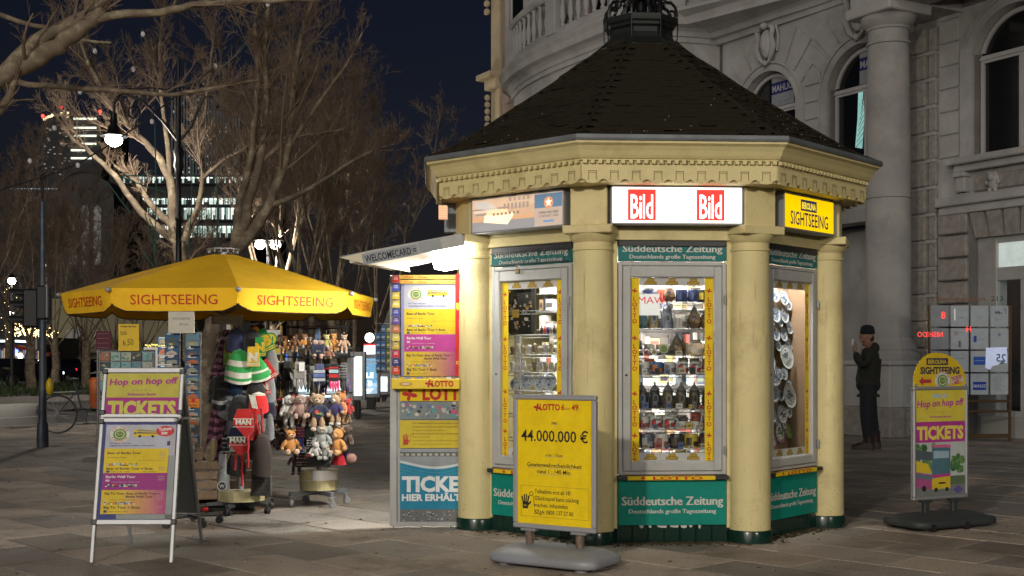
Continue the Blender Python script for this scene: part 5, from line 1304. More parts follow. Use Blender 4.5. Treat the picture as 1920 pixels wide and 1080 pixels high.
put(knit_cap((.13,.28,.05),((.5,.56,(.5,.3,.05)),), h=.24, w=.055, top=.9), 'green_hat', M_CLOTH, 432, 628, HY-.04, 'lime green knitted ear hat with orange braids', 'hat')
b = MB(); braid(b, [(0,0,0),(.004,0,-.04),(.0,0,-.08),(.006,0,-.12)], .010, (.75,.10,.03)); braid(b, [(.012,0,0),(.022,0,-.04),(.026,0,-.08),(.045,0,-.11)], .009, (.75,.12,.04)); put(b, 'braid_cord', M_CLOTH, 427, 688, HY-.06, 'orange braided cords hanging from the lime green hat', 'cord')
put(knit_cap(NAVY, h=.19, w=.075, top=1.2), 'navy_beanie', M_CLOTH, 446, 615, HY-.10, 'navy blue knitted cap at the top of the hat stand', 'hat', tilt=R(8))
put(knit_cap(BLK, h=.185, w=.070, top=1.2), 'black_beanie', M_CLOTH, 470, 617, HY-.11, 'black knitted cap right of the navy one at the top', 'hat', tilt=R(-10))
put(knit_cap(G1, ((.36,.50,W1),(.66,.73,W1),(.78,.82,W1),(.93,1.0,W1)), h=.26, w=.105, top=.7), 'striped_hat', M_CLOTH, 450, 655, HY-.14, 'large green knitted hat with white bands', 'hat', tilt=R(4))
put(knit_cap(G1, ((.55,.70,W1),(.74,.78,W1),(.92,1.0,W1)), h=.20, w=.095, top=.7), 'green_white_hat', M_CLOTH, 474, 668, HY-.10, 'smaller green hat with white bands half behind the large one', 'hat', tilt=R(-14))
def lettered(c, c2, ch, w, h, txtc, stripes=True):
    b = MB(); b.col = c; b.prism_xz([(-w*.42,0),(w*.42,0),(w*.5,-h),(-w*.5,-h)], -.012, .012)
    if stripes:
        b.col = c2
        for z in (-h*.86, -h*.94): b.quad(-w*.49, w*.49, z, z+h*.04, -.0128)
    b.text(ch, 0, -h*.72, h*.42, -.0135, col=txtc, bold=.06); return b
put(lettered(YL, W1, 'N', .105, .165, W1), 'yellow_scarf_end', M_CLOTH, 475, 650, HY-.18, 'yellow scarf end with a white letter N', 'scarf', smooth=0)
put(lettered(G1, YL, 'N', .080, .165, YL), 'green_scarf_end', M_CLOTH, 486, 632, HY-.16, 'green scarf end with a yellow letter N', 'scarf', tilt=R(-6), smooth=0)
put(lettered(G1, YL, 'B', .075, .20, YL), 'berlin_scarf_end', M_CLOTH, 490, 617, HY-.05, 'dark green scarf end with a yellow letter B', 'scarf', tilt=R(-28), smooth=0)
put(knit_cap((.62,.33,.02), h=.11, w=.05), 'orange_beanie', M_CLOTH, 479, 612, HY+.02, 'orange yellow cap at the top right of the hat stand', 'hat')
put(lettered(RD, W1, 'B', .115, .17, W1), 'red_scarf_end', M_CLOTH, 491, 678, HY-.06, 'red scarf end with a white letter B', 'scarf', tilt=R(-32), smooth=0)
put(lettered(RD, W1, 'N', .080, .15, W1), 'red_lettered_scarf', M_CLOTH, 492, 708, HY-.04, 'lower red scarf end with a white letter N', 'scarf', tilt=R(-14), smooth=0)
put(knit_cap((.16,.16,.15), h=.20, w=.06, top=1), 'grey_fur_hat', M_PLUSH, 508, 655, HY+.08, 'grey fluffy hat at the right edge of the hat stand', 'hat')
put(knit_cap((.18,.19,.20), h=.22, w=.055, top=1), 'light_grey_hat', M_CLOTH, 504, 700, HY+.05, 'light grey hat below the fluffy one on the right', 'hat')
put(knit_cap(BLK, h=.22, w=.085, top=1.2), 'fur_trimmed_hat', M_PLUSH, 410, 703, HY-.02, 'black furry hat on the left of the hat stand', 'hat')
put(knit_cap(BLK, ((.55,.72,(.3,.3,.3)),), h=.16, w=.062, top=1.2), 'black_lettered_beanie', M_CLOTH, 412, 728, HY-.08, 'black cap with a pale lettered band on the left', 'hat')
put(scarf((.24,.10,.16),(.055,.014,.035),.50,.05,.09,.036,pattern='leaf',skew=-.10), 'lower_patterned_scarf', M_CLOTH, 412, 752, HY, 'lower mauve scarf with dark leaf pattern on the left', 'scarf')
put(knit_cap((.14,.15,.16), h=.18, w=.075, top=1.2), 'grey_beanie', M_CLOTH, 434, 742, HY-.06, 'mid grey knitted cap left of the black caps', 'hat', tilt=R(14))
put(knit_cap((.015,.018,.02), h=.20, w=.085, top=1.2), 'large_black_beanie', M_CLOTH, 450, 740, HY-.12, 'large black knitted cap in the middle of the hat stand', 'hat')
put(knit_cap(BLK, h=.20, w=.075, top=1.2), 'black_earflap_hat', M_CLOTH, 480, 710, HY-.10, 'black cap above the red ear flap hat', 'hat')
b = knit_cap(RD, ((.0,.16,W1),), h=.16, w=.075, top=1.4)
b.col = W1; b.prism_xz([(-.075,-.02),(-.02,-.03),(.0,-.14),(-.045,-.13)], -.045, -.035)
braid(b, [(-.02,-.03,-.14),(-.015,-.03,-.19),(-.012,-.03,-.24),(.0,-.03,-.30)], .009, RD); braid(b, [(.03,-.03,-.14),(.034,-.03,-.20),(.03,-.03,-.26),(.04,-.03,-.33)], .010, (.35,.02,.03))
put(b, 'red_ear_flap_hat', M_CLOTH, 485, 735, HY-.14, 'bright red and white ear flap hat with two red braids', 'hat')
for i, (px, py, lab) in enumerate(((458,778,'red and white ear flap hat, upper of two, with a lettered band'),(447,812,'red and navy ear flap hat, lower of two, with a lettered band'))):
    b = MB(); b.col = RD if i == 0 else NAVY; w_ = .085
    b.prism_xz([(-w_*.6,.05),(w_*.6,.05),(w_,-.03),(w_,-.08),(-w_,-.08),(-w_,-.03)], -.03, .03)
    b.col = W1; b.quad(-w_, w_, -.035, -.028, -.031); b.quad(-w_, w_, -.10, -.095, -.031)
    b.col = RD; b.prism_xz([(-w_,-.08),(w_,-.08),(w_*.9,-.14),(w_*.3,-.19),(w_*.0,-.17),(-w_*.5,-.12)], -.03, .03)
    b.text('MAN', 0, -.078, .040, -.0325, col=W1, width=.13, bold=.06)
    braid(b, [(.03,-.01,-.18),(.034,-.01,-.24),(.03,-.01,-.31),(.034,-.01,-.38),(.03,-.01,-.43)], .011, RD)
    if i == 1: braid(b, [(-.02,-.01,-.16),(-.022,-.01,-.22),(-.026,-.01,-.30)], .010, RD)
    put(b, 'red_knit_hat', M_CLOTH, px, py, HY-.16+.02*i, lab, 'hat', smooth=0)
put(knit_cap((.040,.030,.025), h=.33, w=.078, top=.8), 'brown_ribbed_scarf', M_CLOTH, 492, 812, HY-.04, 'long dark brown ribbed knit hanging low on the right of the hat stand', 'scarf')
b = scarf((.050,.042,.036),(.034,.028,.024),.26,.075,.085,.01); put(b, 'brown_knit_scarf', M_CLOTH, 490, 872, HY+.03, 'dark brown scarf end below the ribbed knit', 'scarf')
put(knit_cap((.16,.17,.18), h=.20, w=.035, top=1), 'grey_mitten', M_CLOTH, 506, 775, HY, 'slim light grey knit hanging at the right beside the brown one', 'hat')
put(knit_cap((.012,.014,.03), ((.2,.3,(.02,.05,.1)),), h=.16, w=.06), 'ribbed_beanie', M_CLOTH, 503, 745, HY+.05, 'dark blue ribbed cap behind the red ear flap hat', 'hat')
b = scarf((.03,.03,.03),(.45,.45,.45),.16,.025,.030,.018); put(b, 'striped_sock', M_CLOTH, 424, 815, HY-.06, 'black and white striped knit below the patterned scarf', 'scarf')
put(knit_cap((.22,.17,.10), h=.17, w=.045, top=1), 'fur_tail', M_PLUSH, 403, 822, HY-.05, 'brown fur tail hanging at the lower left of the hat stand', 'hat', tilt=R(18))
put(knit_cap((.010,.012,.012), h=.17, w=.075, top=1.2), 'dark_bag', M_CLOTH, 443, 850, HY+.02, 'almost black cap hanging lowest on the hat stand', 'hat')
put(knit_cap((.30,.32,.36), h=.11, w=.03, top=1), 'pale_mitten', M_CLOTH, 417, 845, HY-.04, 'pale grey mitten at the lower left of the hat stand', 'hat')

for i, (px, py, c, bands, h_, w_, lab) in enumerate(((440,700,(.02,.05,.12),(),.2,.075,'dark blue knit cap behind the green striped hat'),(462,700,(.03,.03,.035),((.6,.7,(.3,.3,.3)),),.22,.08,'charcoal cap with a grey band in the middle of the stand'),(470,770,(.35,.02,.02),((.3,.4,W1),),.22,.07,'dark red cap behind the lettered ear flap hats'),(430,778,(.04,.04,.045),(),.24,.08,'plain charcoal cap left of the lettered ear flap hats'),(478,800,(.06,.05,.05),(),.26,.07,'taupe knit between the red hats and the ribbed knit'),(425,660,(.14,.06,.09),(),.2,.05,'plum coloured knit behind the mauve scarf'),(498,632,(.05,.20,.06),((.5,.6,YL),),.18,.05,'green cap with yellow band at the upper right'),(462,652,(.03,.12,.04),((.4,.5,YL),),.16,.06,'dark green cap behind the yellow scarf end'))):
    put(knit_cap(c, bands, h=h_, w=w_, top=1.0), 'knitted_hat', M_CLOTH, px, py, HY+.03+.02*i, lab, 'hat')
# ---- plush stand
PY = 11.1
ps = thing('plush_stand', 'rolling rack on four casters with rings of hanging gloves and plush toys', 'stand', (P(598,945,PY).x, PY, 0), R(-12))
for k in range(4):
    a = R(45+90*k); b = MB(Matrix.Rotation(a, 4, 'Z')); b.cbox(.02,.285,-.018,.018,.10,.14,.004); b.build('arm', M_ZINC, ps)
    c = MB(Matrix.Rotation(a,4,'Z') @ Matrix.Translation((.265,0,0)) @ Matrix.Rotation(R(35*k), 4, 'Z'))
    c.cbox(-.012,.012,-.022,-.014,.03,.092,.002); c.cbox(-.012,.012,.014,.022,.03,.092,.002); c.cbox(-.03,.03,-.024,.024,.088,.099,.002)
    old = c.M; c.M = old @ Matrix.Translation((.012,0,.034)) @ Matrix.Rotation(R(90),4,'X'); c.lathe([(.010,-.012),(.033,-.012),(.035,-.006),(.035,.006),(.033,.012),(.010,.012)], n=18)
    c.build('caster', M_ALU, ps, smooth=40)
b = MB(); wedge(b, R(-170), R(-10), .17, .145, .235); wedge(b, R(-5), R(185), .17, .145, .225); wedge(b, R(-176), R(-90), .178, .24, .325); wedge(b, R(-2), R(178), .17, .24, .32); b.build('counterweight', M_COUNTER, ps)
b = MB(); wedge(b, R(-88), R(-6), .178, .24, .325); b.lathe([(.172,.235),(.172,.24)], n=20); b.build('white_counterweight', M_WHITEP, ps)
b = MB(); b.tube([(0,0,.14),(0,0,1.62)], .020, 12); b.build('pole', mat('rusty_pole', (.10,.06,.035), .6, metal=.3, var=.4, vscale=12), ps)
RINGS = [(1.60,.30),(1.335,.32),(1.01,.30),(.735,.28)]
for z, r_ in RINGS:
    b = MB(); pts = [(r_*math.cos(2*PI*i/28), r_*math.sin(2*PI*i/28), z) for i in range(29)]; b.tube(pts, .005, 5)
    for k in range(4): a = R(90*k+20); b.tube([(0,0,z-.02),(r_*math.cos(a),r_*math.sin(a),z)], .005, 5)
    b.build('hanging_ring', M_BLACK, ps)
def plush(c, c2=None, c3=None, shirt=None, h=.20, ears='bear', sit=True, snout=True):
    b = MB(); c2 = c2 or c; c3 = c3 or c; s = h/.20
    b.col = shirt or c; b.ell((0,0,-.115*s), (.040*s,.034*s,.050*s), 12, 9)
    b.col = c; b.ell((0,-.006*s,-.045*s), (.036*s,.034*s,.034*s), 12, 9)
    if snout: b.col = c2; b.ell((0,-.036*s,-.052*s), (.017*s,.016*s,.014*s), 8, 6); b.col=(.01,.008,.008); b.ell((0,-.051*s,-.047*s), (.006*s,.004*s,.004*s), 6, 4)
    b.col=(.01,.008,.008)
    for sx in (-1,1): b.ell((sx*.014*s,-.038*s,-.036*s), (.004*s,.003*s,.004*s), 6, 4)
    for sx in (-1,1):
        b.col = c3
        if ears == 'bear': b.ell((sx*.028*s,0,-.016*s), (.012*s,.007*s,.012*s), 8, 6)
        elif ears == 'elephant': b.ell((sx*.046*s,.004*s,-.045*s), (.022*s,.007*s,.028*s), 8, 6)
        elif ears == 'dog': b.ell((sx*.036*s,-.004*s,-.052*s), (.010*s,.010*s,.026*s), 8, 6)
        elif ears == 'monkey': b.ell((sx*.040*s,0,-.045*s), (.013*s,.006*s,.014*s), 8, 6)
        b.col = shirt or c
        M = Matrix.Rotation(sx*R(-32), 4, 'Y'); b.ell((sx*.046*s,-.014*s,-.105*s), (.015*s,.015*s,.036*s), 8, 6, M)
        b.col = c; b.ell((sx*.060*s,-.022*s,-.133*s), (.014*s,.014*s,.014*s), 7, 5)
        if sit: b.ell((sx*.028*s,-.040*s,-.155*s), (.016*s,.030*s,.017*s), 8, 6); b.col = c2; b.ell((sx*.030*s,-.066*s,-.152*s), (.016*s,.010*s,.019*s), 8, 6)
        else: b.ell((sx*.024*s,-.010*s,-.180*s), (.016*s,.018*s,.042*s), 8, 6); b.col = c2; b.ell((sx*.026*s,-.020*s,-.215*s), (.017*s,.022*s,.013*s), 8, 6)
    b.col=(.4,.4,.4); b.tube([(0,0,-.012*s),(0,0,.03)], .0015, 4)
    return b
OR_,TAN,BRN,GRY,WHT,PINK,DBR = (.62,.27,.06),(.42,.27,.15),(.17,.09,.045),(.30,.32,.30),(.55,.53,.50),(.32,.20,.17),(.06,.032,.018)
GP = 'plush toys on the rolling rack'
def pput(b, px, py, dy, label, rz=0, name='plush_toy', s=1, tilt=0, group=GP): return put(b, name, M_PLUSH, px, py, PY+dy, label, 'soft toy', group, rz=rz, s=s, tilt=tilt)
# top ring: small key-ring toys
for i, (px, py, c, c2, lab) in enumerate(((526,628,BRN,OR_,'brown'),(534,630,OR_,TAN,'light orange'),(546,629,(.35,.15,.05),OR_,'dark orange'),(553,626,(.30,.13,.05),TAN,'reddish brown'),(571,627,OR_,WHT,'orange and white'),(578,632,(.6,.45,.35),WHT,'cream'),(612,628,(.5,.42,.12),WHT,'yellow checked'),(626,626,OR_,TAN,'bright orange'),(636,633,TAN,TAN,'tan'),(645,628,(.45,.28,.18),WHT,'brown and white'),(617,648,(.30,.12,.06),TAN,'rust coloured'))):
    pput(plush(c, c2, h=.15, sit=i%2==0), px, py-2, -.26+.03*(i%3), f'small {lab} key-ring toy, {ORD[i]} from left on the top ring', rz=R((i*37)%50-25))
b = MB(); b.col=NAVY; b.cbox(-.06,.06,-.02,.02,-.17,-.08,.012); b.col=(.10,.25,.5)
for sx in (-.015,.0,.015): b.box(sx-.003,sx+.003,-.004,.004,-.08,.05)
b.col=W1; b.text('Berlin', .01, -.15, .012, -.0212, width=.04); b.col=(.5,.33,.25); b.ell((-.02,-.01,-.07),(.03,.02,.02),8,6); b.ell((.025,-.01,-.07),(.028,.02,.02),8,6); b.ell((-.03,0,-.19),(.02,.02,.025),8,6); b.ell((.03,0,-.19),(.02,.02,.025),8,6)
pput(b, 596, 627, -.30, 'pair of small toys in a navy bag on blue ribbons on the top ring', name='toy_bag')
# gloves
def glove(c, bands=(), h=.20, w=.075, cuff=None, fingers=4):
    b = MB(); b.col = cuff or c; b.cbox(-w*.42,w*.42,-.012,.012,-h*.30,0,.010); b.col = c; b.cbox(-w*.52,w*.52,-.014,.014,-h*.66,-h*.28,.012)
    for i in range(fingers):
        x = -w*.40+i*w*.80/max(fingers-1,1); l = h*(.98 if i in (1,2) else .90); b.col = bands[-1][2] if bands and bands[-1][0]=='tip' else c; b.ell((x,0,-(h*.62+l)/2), (w*.135,.012,(l-h*.60)/2+.01), 8, 6)
    b.col = c; b.ell((-w*.62,0,-h*.55), (w*.13,.011,h*.17), 8, 6, Matrix.Rotation(R(-22),4,'Y'))
    for bd in bands:
        if bd[0] != 'tip': b.col = bd[2]; b.quad(-w*.50,w*.50,-h*bd[1],-h*bd[0],-.0150)
    return b
GG = 'gloves on the second ring'
def gput(b, px, py, dy, lab, rz=0): return put(b, 'glove', M_CLOTH, px, py, PY+dy, lab, 'glove', GG, rz=rz, smooth=40)
gput(glove((.030,.034,.040), h=.26, w=.08), 526, 679, -.20, 'dark grey glove, leftmost on the second ring', R(30)); gput(glove((.022,.022,.022), h=.27, w=.085), 538, 677, -.24, 'black glove beside the light grey one')
gput(glove((.25,.24,.23), h=.24, w=.11, cuff=(.30,.29,.28)), 562, 678, -.33, 'light grey marled glove with a white paper tag')
b = MB(); b.col=(.6,.6,.58); b.quad(-.025,.02,-.075,0,0); b.col=(.3,.3,.3); 
for i in range(4): b.quad(-.015,.012,-.02-.01*i,-.018-.01*i,-.0008)
put(b, 'price_tag', M_PRINT, 566, 680, PY-.36, 'white paper price tag on the light grey glove', 'tag', smooth=0)
gput(glove((.20,.20,.18), h=.21, w=.10, fingers=3), 589, 686, -.26, 'beige grey mitten behind the navy patterned one')
gput(glove(NAVY, ((.28,.42,(.35,.38,.42)),(.45,.62,(.10,.14,.30)),(.66,.80,(.40,.42,.45))), h=.19, w=.10, cuff=(.06,.07,.15)), 599, 682, -.34, 'navy and white snow patterned mitten')
gput(glove(BLK, ((.15,.20,RD),(.24,.36,(.35,.45,.50)),(.40,.52,RD),('tip',0,(.75,.05,.18))), h=.25, w=.085), 627, 680, -.31, 'black glove with red figures and pink finger tips', R(-10))
gput(glove(BLK, ((.18,.26,RD),(.40,.50,RD)), h=.22, w=.06), 615, 682, -.22, 'black glove with red bands behind the figured one')
gput(glove((.10,.10,.10), tuple((f,f+.04,(.45,.45,.45)) for f in (.1,.2,.3,.4,.5)), h=.24, w=.09), 645, 680, -.22, 'black and white patterned glove at the right', R(-35))
gput(glove((.15,.10,.28), h=.16, w=.07), 651, 702, -.14, 'lilac glove at the far right', R(-40)); gput(glove((.06,.03,.10), h=.20, w=.08), 604, 700, -.15, 'dark purple glove behind the mittens')
gput(glove((.02,.022,.024), h=.24, w=.09), 580, 684, -.12, 'black glove between the light grey and navy ones'); gput(glove((.10,.08,.03), h=.2, w=.04), 548, 676, -.16, 'olive glove edge behind the black one')
# third ring: bigger toys
pput(plush(WHT, WHT, WHT, shirt=None, h=.27, ears='dog', sit=False), 540, 738, -.27, 'white plush dog with hanging legs on the third ring', R(35)); pput(plush((.45,.03,.03), WHT, h=.22), 527, 742, -.20, 'red toy behind the white plush dog'); pput(plush(RD, h=.18), 553, 736, -.18, 'red toy right behind the white plush dog')
pput(plush(PINK, (.4,.28,.24), h=.26, ears='elephant'), 563, 737, -.31, 'pinkish brown plush elephant with large ears', R(10)); pput(plush((.36,.22,.16), WHT, h=.24, sit=False), 577, 742, -.24, 'brown plush toy behind the pinkish elephant')
b = plush(TAN, (.55,.40,.27), shirt=(.012,.018,.06), h=.30, sit=False); b.col=(.65,.05,.06); b.disc(-.006,-.172,.018,-.053,12); b.col=(.6,.4,.05); b.box(-.01,.04,-.054,-.053,-.186,-.180); b.col=(.1,.4,.15); b.box(-.012,.036,-.054,-.053,-.194,-.188)
pput(b, 597, 735, -.34, 'tan teddy bear in a navy pullover with a red heart'); pput(plush(TAN, WHT, shirt=(.03,.02,.12), h=.25, sit=False), 630, 737, -.30, 'teddy bear in a purple blue jacket', R(-20)); pput(plush((.55,.20,.05), (.6,.25,.06), h=.31, sit=True), 640, 729, -.16, 'large orange plush bear at the right of the third ring', R(-50)); pput(plush(RD, h=.18), 652, 745, -.10, 'red toy at the far right of the third ring'); pput(plush((.5,.34,.08), h=.22), 615, 760, -.14, 'mustard toy behind the teddy bears')
pput(plush((.10,.07,.04), TAN, h=.22), 528, 765, -.12, 'dark brown toy low at the left of the third ring'); pput(plush((.22,.14,.07), TAN, h=.2), 550, 775, -.10, 'brown toy low behind the white dog'); pput(plush((.25,.14,.11), h=.2), 567, 770, -.06, 'dull pink toy low behind the elephant')
for i, (px, py, c, lab) in enumerate(((533,752,(.30,.30,.28),'pale grey toy tucked low on the third ring'),(556,758,(.42,.22,.10),'caramel toy tucked between dog and elephant'),(585,755,(.20,.12,.07),'brown toy between elephant and teddy bear'),(608,745,(.02,.03,.10),'navy toy between the two teddy bears'),(622,768,(.5,.26,.08),'honey coloured toy low under the teddy bears'),(646,762,(.40,.20,.06),'amber toy at the right end of the third ring'))):
    pput(plush(c, TAN, h=.2, sit=i%2==0), px, py, -.16+.02*i, lab, R(i*23-50))
# lowest ring
pput(plush(OR_, (.65,.45,.3), h=.27), 544, 802, -.28, 'seated orange teddy bear with white nose', R(25)); pput(plush(DBR, h=.24, ears='dog'), 531, 800, -.17, 'dark brown toy behind the orange teddy bear'); pput(plush((.10,.01,.03), h=.18), 522, 806, -.12, 'dark red toy at the left of the lowest ring')
b = MB(); b.col=BLK; b.cbox(-.105,.105,-.02,.02,-.27,0,.012)
for i in range(8):
    b.col=(.5,.5,.5); z=-.02-i*.022
    for j in range(9): b.add([(-.098+j*.022,-.0212,z),(-.082+j*.022,-.0212,z+.004),(-.080+j*.022,-.0212,z+.012),(-.096+j*.022,-.0212,z+.008)],[(0,1,2,3)]) if (i+j)%5 else None
b.col=(.4,.03,.03); b.add([(-.10,-.0216,-.19),(.10,-.0216,-.10),(.10,-.0216,-.08),(-.10,-.0216,-.165)],[(0,1,2,3)]); b.col=BLK; b.tube([(-.05,0,0),(-.03,0,.10),(.03,0,.10),(.05,0,0)], .006, 5)
put(b, 'lettered_bag', M_CLOTH, 597, 818, PY-.27, 'black bag with diagonal white lettering and red stripe', 'bag', smooth=0)
pput(plush(GRY, (.36,.38,.36), h=.26, ears='elephant'), 605, 793, -.33, 'grey plush elephant in a sling on the lowest ring', R(-8)); pput(plush((.30,.31,.30), WHT, h=.20, ears='bear'), 610, 825, -.36, 'grey plush toy below the elephant', R(-20)); pput(plush(WHT, WHT, c3=GRY, h=.16, sit=True), 592, 826, -.39, 'small white plush mouse with red details')
pput(plush(OR_, (.65,.42,.2), h=.29, ears='bear'), 634, 800, -.29, 'slim orange plush bear on the right of the lowest ring', R(-25)); pput(plush(DBR, TAN, h=.27, ears='monkey'), 652, 793, -.20, 'dark plush monkey with tan face', R(-40))
b = MB(); b.col=(.32,.15,.12); b.ell((0,0,-.02),(.045,.045,.045),12,9); put(b, 'pompom', M_PLUSH, 659, 855, PY-.2, 'round dusty pink pompom at the lower right of the rack', 'pompom')
b = MB(); b.col=(.40,.01,.02); b.loft([[(.03*math.cos(t),.02*math.sin(t),0) for t in [2*PI*i/14 for i in range(14)]],[(.065*(1+.15*(i%2))*math.cos(2*PI*i/14),.04*math.sin(2*PI*i/14),-.11) for i in range(14)]]); put(b, 'red_skirt', M_CLOTH, 636, 848, PY-.22, 'pleated red cloth hanging under the slim orange bear', 'cloth')
pput(plush((.09,.02,.12), h=.16), 648, 838, -.14, 'purple toy behind the monkey'); put(scarf((.02,.02,.05),(.30,.06,.08),.15,.035,.045,.014), 'striped_scarf', M_CLOTH, 563, 795, PY-.2, 'navy and red striped cloth behind the orange teddy bear', 'scarf'); put(scarf((.02,.03,.16),(.02,.03,.14),.12,.03,.03,.05), 'blue_cloth', M_CLOTH, 563, 822, PY-.25, 'plain blue cloth beside the orange teddy bear', 'cloth'); pput(plush(DBR, h=.22, sit=False), 556, 838, -.12, 'dark brown toy hanging lowest at the left')
put(scarf((.03,.015,.02),(.2,.15,.12),.12,.04,.05,.010), 'brown_striped_cloth', M_CLOTH, 566, 850, PY-.18, 'dark striped cloth at the bottom left of the rack', 'cloth')
put(knit_cap((.015,.025,.022), h=.2, w=.05), 'dark_green_beanie', M_CLOTH, 580, 790, PY-.18, 'dark green cap between the teddy bear and the lettered bag', 'hat')

# ---- postcard racks
def card_col(r_):
    return r_.choice([(.03,.10,.22),(.05,.15,.26),(.03,.07,.16),(.12,.22,.30),(.10,.12,.14),(.2,.2,.18)])
def postcard(b, x0, x1, z0, z1, y, r_):
    b.col = card_col(r_); b.box(x0, x1, y, y+.003, z0, z1); W=x1-x0; H=z1-z0
    b.col = r_.choice([(.35,.30,.22),(.5,.12,.05),(.25,.28,.25),(.45,.42,.38),(.08,.10,.12)]); b.poly([(x0+W*.1,z0+H*.05),(x0+W*.9,z0+H*.05),(x0+W*.85,z0+H*r_.uniform(.35,.6)),(x0+W*.5,z0+H*r_.uniform(.4,.8)),(x0+W*.15,z0+H*r_.uniform(.3,.55))], y-.0008)
    b.col = (.6,.6,.55); b.quad(x0+W*r_.uniform(.1,.3), x0+W*r_.uniform(.55,.9), z0+H*.82, z0+H*.92, y-.001)
    b.col = r_.choice([(.55,.1,.05),(.08,.18,.06),(.5,.4,.1)]); b.quad(x0+W*.3, x0+W*.6, z0+H*.1, z0+H*.22, y-.0012)
rk = thing('postcard_rack', 'tall revolving wire rack crowded with blue city postcards', 'rack', (P(348,975,9.7).x, 9.7, 0), R(-6))
b = MB(); b.tube([(0,.07,.05),(0,.07,1.62)], .014, 8); b.build('pole', M_ALU, rk)
b = MB()
for k in range(5): a=R(72*k+30); b.cbox(0,.001,0,.001,0,.001,.0002); b.tube([(0,.07,.08),(.24*math.cos(a),.07+.24*math.sin(a),.07)], .014, 6)
b.build('base', M_DARKP, rk)
for k in range(5):
    a=R(72*k+30); b=MB(); b.M=Matrix.Translation((.24*math.cos(a),.07+.24*math.sin(a),.032)) @ Matrix.Rotation(R(90),4,'X'); b.lathe([(.012,-.014),(.03,-.014),(.03,.014),(.012,.014)],n=14); b.build('caster', M_BLACK, rk)
b = MB()
for x in (-.155,-.035,.015,.135): b.tube([(x,-.03,.62),(x,-.03,1.53)], .003, 5)
for i in range(13): z=.64+i*.068; b.tube([(-.155,-.05,z),(.135,-.05,z)], .002, 4)
b.build('wire', M_WIRE, rk)
RKM = Matrix.Translation(rk.location) @ Matrix.Rotation(R(-6),4,'Z')
r_ = random.Random(14)
for c_ in range(2):
    n_ = 12
    for i in range(n_):
        z = 1.475-i*.068; x0 = -.150 if c_==0 else .018
        if c_ == 0 and i == 0 or c_ == 1 and i == 0: z0, z1 = z-.06, z+.05
        else: z0, z1 = z-.062, z-.004
        if c_ == 0 and i > 3: x0, w_ = -.150, .11
        else: w_ = .112
        b = MB(Matrix.Rotation(R(-10),4,'X') if 0 else Matrix())
        if c_ == 1 and i == 7: b.col=(.70,.22,.03); b.box(x0,x0+w_,-.048,-.045,z0,z1+.02); b.text('I', x0+.025, z0+.042, .026, -.0495, col=(.02,.02,.02)); b.text('Berlin', x0+.055, z0+.008, .022, -.0495, col=(.02,.02,.02), width=.08); b.col=(.6,.02,.02); b.disc(x0+.055,z0+.058,.010,-.0495,10); b.disc(x0+.069,z0+.058,.010,-.0495,10); b.poly([(x0+.046,z0+.054),(x0+.078,z0+.054),(x0+.062,z0+.036)],-.0495)
        else: postcard(b, x0, x0+w_, z0, z1, -.048-.004*(i%2), r_)
        o = b.build('postcard', M_PRINT); o.matrix_world = RKM
        tag(o, f'postcard, {ORD[i]} from the top in the {"left" if c_==0 else "right"} column of the revolving rack' if not (c_==1 and i==7) else 'orange I heart Berlin card in the right column of the revolving rack', 'postcard', 'postcards in the revolving rack')
for i in range(7):      # a side column seen edge-on
    b = MB(Matrix.Translation((-.185,.0,0)) @ Matrix.Rotation(R(62),4,'Z')); postcard(b, -.05, .05, 1.37-i*.075+.055, 1.37-i*.075+.12, -.0, r_)
    o = b.build('postcard', M_PRINT); o.matrix_world = RKM; tag(o, f'postcard seen edge-on, {ORD[i]} from the top at the left of the revolving rack', 'postcard', 'postcards in the revolving rack')
b = MB(); b.col=(.52,.50,.44); b.cbox(-.105,.10,-.006,.0,0,.17,.002); b.text('POSTKARTEN', 0, .105, .018, -.0075, col=(.18,.17,.15), width=.13); b.text('60 Cent', .02, .062, .018, -.0075, col=(.18,.17,.15), width=.075)
o = b.build('price_sign', M_PRINT); o.location = P(341,625,9.62); tag(o, 'cream card sign POSTKARTEN 60 Cent above the revolving rack', 'sign')
# low magnet and sticker rack with a yellow price sheet
sr = thing('magnet_rack', 'wide wire rack with rows of pale city magnets and cards behind the A-frame board', 'rack', (P(238,975,9.9).x, 9.9, 0), R(2))
b = MB()
for x in (-.235,-.22,.22): b.tube([(x,0,.05),(x,0,1.39)], .006, 6)
for i in range(16): z=.1+i*.085; b.tube([(-.235,-.0,z),(-.235,-.07,z+.01),(-.20,-.07,z+.01)], .0025, 4)
for z in (.06,.7,1.385): b.tube([(-.235,0,z),(.22,0,z)], .006, 6)
b.build('wire', M_WIRE, sr)
b = MB(); b.col=(.22,.24,.24); b.box(-.22,.21,.01,.02,.7,1.38); b.build('backing', M_PRINT, sr)
r_ = random.Random(19)
for row in range(5):
    for c_ in range(5):
        b = MB(); x0=-.212+c_*.084; z0=1.30-row*.078; b.col=r_.choice([(.16,.30,.32),(.25,.36,.34),(.10,.20,.28),(.32,.34,.28),(.05,.06,.07),(.28,.12,.08)]) ; b.cbox(x0,x0+.078,-.006,.006,z0,z0+.068,.002)
        for q in range(6): b.col=r_.choice([(.05,.15,.22),(.4,.42,.38),(.35,.25,.1),(.08,.2,.12)]); xx,zz=r_.uniform(x0+.003,x0+.055),r_.uniform(z0+.004,z0+.05); b.quad(xx,xx+r_.uniform(.01,.022),zz,zz+r_.uniform(.006,.014),-.0068-.0001*q)
        o=b.build('souvenir_card', M_PRINT); o.location=sr.location; o.rotation_euler=sr.rotation_euler; tag(o, f'pale souvenir card, {ORD[row]} row, {ORD[c_]} from left of the magnet rack', 'card', 'cards on the magnet rack')
